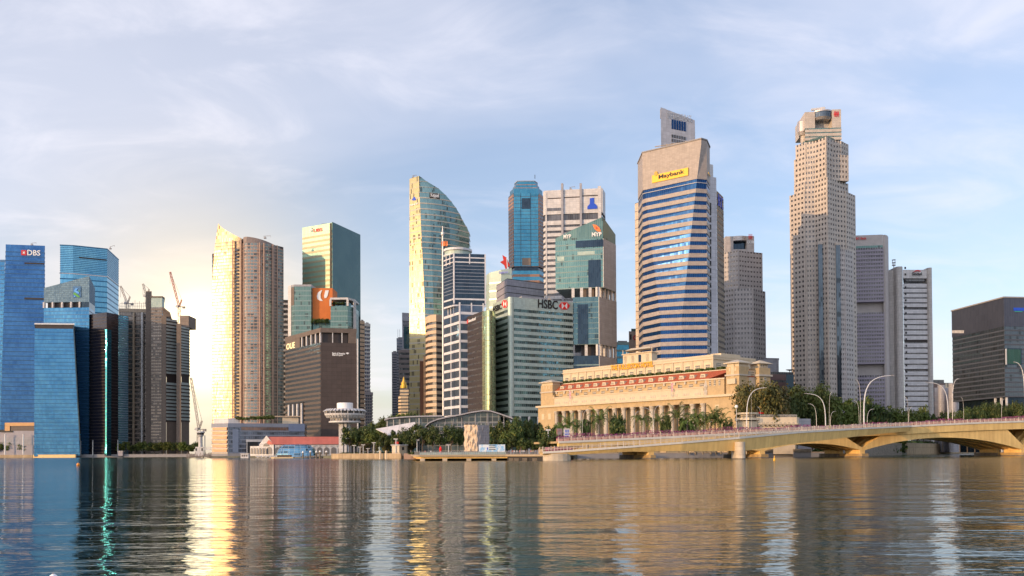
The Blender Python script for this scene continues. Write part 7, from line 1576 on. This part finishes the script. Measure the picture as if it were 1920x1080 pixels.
# navigation buoys
def buoy(px, py, hpx, col_, label, conical=True):
    p = atz(px, py, 0); k = p.y/FPX; h = hpx*k; t = thing('buoy', label, 'buoy', (p.x, p.y, 0)); 
    if conical: obj('float', M().lathe((p.x, p.y, 0), [(h*.20, -.3), (h*.24, h*.1), (h*.24, h*.3), (h*.10, h*.62)], 14), col_, t, smooth=True); obj('top_mark', M().lathe((p.x, p.y, 0), [(h*.05, h*.6), (h*.05, h*.8), (h*.10, h*.84), (h*.08, h)], 10), col_, t)
    else: obj('float', M().lathe((p.x, p.y, 0), [(h*.15, -h*.2), (h*.5, 0), (h*.62, h*.35), (h*.5, h*.75), (h*.15, h)], 18), col_, t, smooth=True); obj('mooring_ring', M().lathe((p.x, p.y, h), [(h*.12, -.02), (h*.12, h*.12), (h*.04, h*.16)], 10), wGreyM, t)
mYb = flat('buoy_yellow', (.80, .42, .03), .4); buoy(1452, 863.5, 9, mYb, 'yellow conical buoy near the footbridge pier'); buoy(1888, 853.5, 6, mYb, 'small yellow buoy before the last bridge pier'); buoy(146.5, 873, 5, flat('buoy_orange', (.80, .28, .03), .4), 'small round orange buoy on the left water', False)
buoy(100, 1089, 13, flat('buoy_white', (.75, .8, .82), .35), 'white float just rising into the bottom left of the picture', False)
# people
def person_mesh():
    me = bpy.data.meshes.new('body'); V_ = [(0, 0, .92), (0, 0, 1.15), (0, 0, 1.38), (0, 0, 1.50), (0, -.01, 1.62), (0, -.01, 1.72), (.10, 0, .88), (.12, .03, .48), (.12, .06, .06), (.12, -.08, .03), (-.10, 0, .88), (-.12, -.06, .48), (-.13, -.02, .06), (-.13, -.14, .03), (.19, 0, 1.40), (.24, .03, 1.13), (.24, -.08, .90), (-.19, 0, 1.40), (-.25, .03, 1.13), (-.24, -.06, .90)]
    E_ = [(0, 1), (1, 2), (2, 3), (3, 4), (4, 5), (0, 6), (6, 7), (7, 8), (8, 9), (0, 10), (10, 11), (11, 12), (12, 13), (2, 14), (14, 15), (15, 16), (2, 17), (17, 18), (18, 19)]
    R0_ = [.15, .14, .15, .06, .095, .08, .09, .065, .045, .04, .09, .065, .045, .04, .06, .045, .035, .06, .045, .035]
    me.from_pydata(V_, E_, []); o = bpy.data.objects.new('body', me); COL.objects.link(o); md = o.modifiers.new('s', 'SKIN'); 
    for v, r in zip(me.skin_vertices[0].data, R0_): v.radius = (r, r*.8)
    me.skin_vertices[0].data[0].use_root = True; o.modifiers.new('u', 'SUBSURF').levels = 1; bpy.context.view_layer.update()
    m2 = bpy.data.meshes.new_from_object(o.evaluated_get(bpy.context.evaluated_depsgraph_get())); bpy.data.objects.remove(o); return m2
pm = person_mesh()
def cloth_mat(nm, top_, leg_):
    m, nt, bs = mat(nm); co = nt.nodes.new('ShaderNodeTexCoord'); sp_ = nt.nodes.new('ShaderNodeSeparateXYZ'); nt.links.new(co.outputs['Object'], sp_.inputs[0]); c1_ = nmix(nt, nmath(nt, 'GREATER_THAN', sp_.outputs[2], .93), leg_, top_); c1_ = nmix(nt, nmath(nt, 'GREATER_THAN', sp_.outputs[2], 1.46), c1_, (.42, .26, .18)); c1_ = nmix(nt, nmath(nt, 'GREATER_THAN', sp_.outputs[2], 1.70), c1_, (.03, .02, .02)); nt.links.new(c1_, bs.inputs['Base Color']); bs.inputs['Roughness'].default_value = .8; return m
ppl = [(808, 853, 346, 'person in a white shirt at the left part of the promenade rail', (.7, .7, .7), (.1, .1, .15)), (852, 853, 346, 'person in dark clothes at the promenade rail left of the wrapped statue', (.05, .05, .07), (.05, .05, .06)), (797, 853, 347, 'person in a pink top near the left end of the promenade deck', (.5, .25, .25), (.2, .2, .25)), (1103, 0, 0, 'person in black walking on the lower end of the footbridge', (.03, .03, .03), (.03, .03, .04)), (1514, 0, 0, 'person in a navy top walking on the middle of the footbridge', (.05, .07, .16), (.05, .05, .07)), (1557, 0, 0, 'person in a bright yellow green vest on the bridge deck', (.55, .75, .02), (.1, .1, .1)), (1626, 0, 0, 'person in red and dark trousers on the right part of the bridge deck', (.45, .12, .08), (.06, .06, .08)), (1037, 0, 0, 'person in an orange top where the footbridge meets the promenade', (.7, .35, .08), (.1, .1, .1)), (982, 853, 338, 'person in a white cap on the promenade near the bridge', (.6, .6, .6), (.15, .15, .2)), (874, 853, 347, 'person in grey beneath the wrapped statue', (.3, .3, .32), (.1, .1, .12))]
for i, (px, py, d, lab, a_, b_) in enumerate(ppl):
    if d: p = (*gx(px, d), zt_)
    else:
        d = lerpt(JD, px)+1.6; p = (*gx(px, d), zat(px, lerpt(JT, px), lerpt(JD, px))-.1)
    me = pm.copy(); me.materials.clear(); me.materials.append(cloth_mat('clothes', a_, b_)); me.polygons.foreach_set('use_smooth', [True]*len(me.polygons)); o = bpy.data.objects.new('person', me); COL.objects.link(o); o.location = p; o.rotation_euler = (0, 0, i*1.3); tag(o, lab, 'person', 'people on the promenade and bridges')

rr_ = random.Random(4); cm_ = [cloth_mat('clothes', c_, (.08, .08, .1)) for c_ in ((.6, .6, .6), (.5, .1, .08), (.1, .15, .35), (.04, .04, .05), (.6, .45, .2))]
for i in range(16):
    px = rr_.uniform(950, 1012); d = lerpt([(948, 343), (1018, 328)], px)+rr_.uniform(2, 10); me = pm.copy(); me.materials.clear(); me.materials.append(cm_[i % 5]); o = bpy.data.objects.new('person', me); COL.objects.link(o); o.location = (*gx(px, d), zt_); o.rotation_euler = (0, 0, i*1.9); tag(o, 'tiny figure in the small crowd between the event board and the footbridge', 'person', 'crowd between the event board and the footbridge')
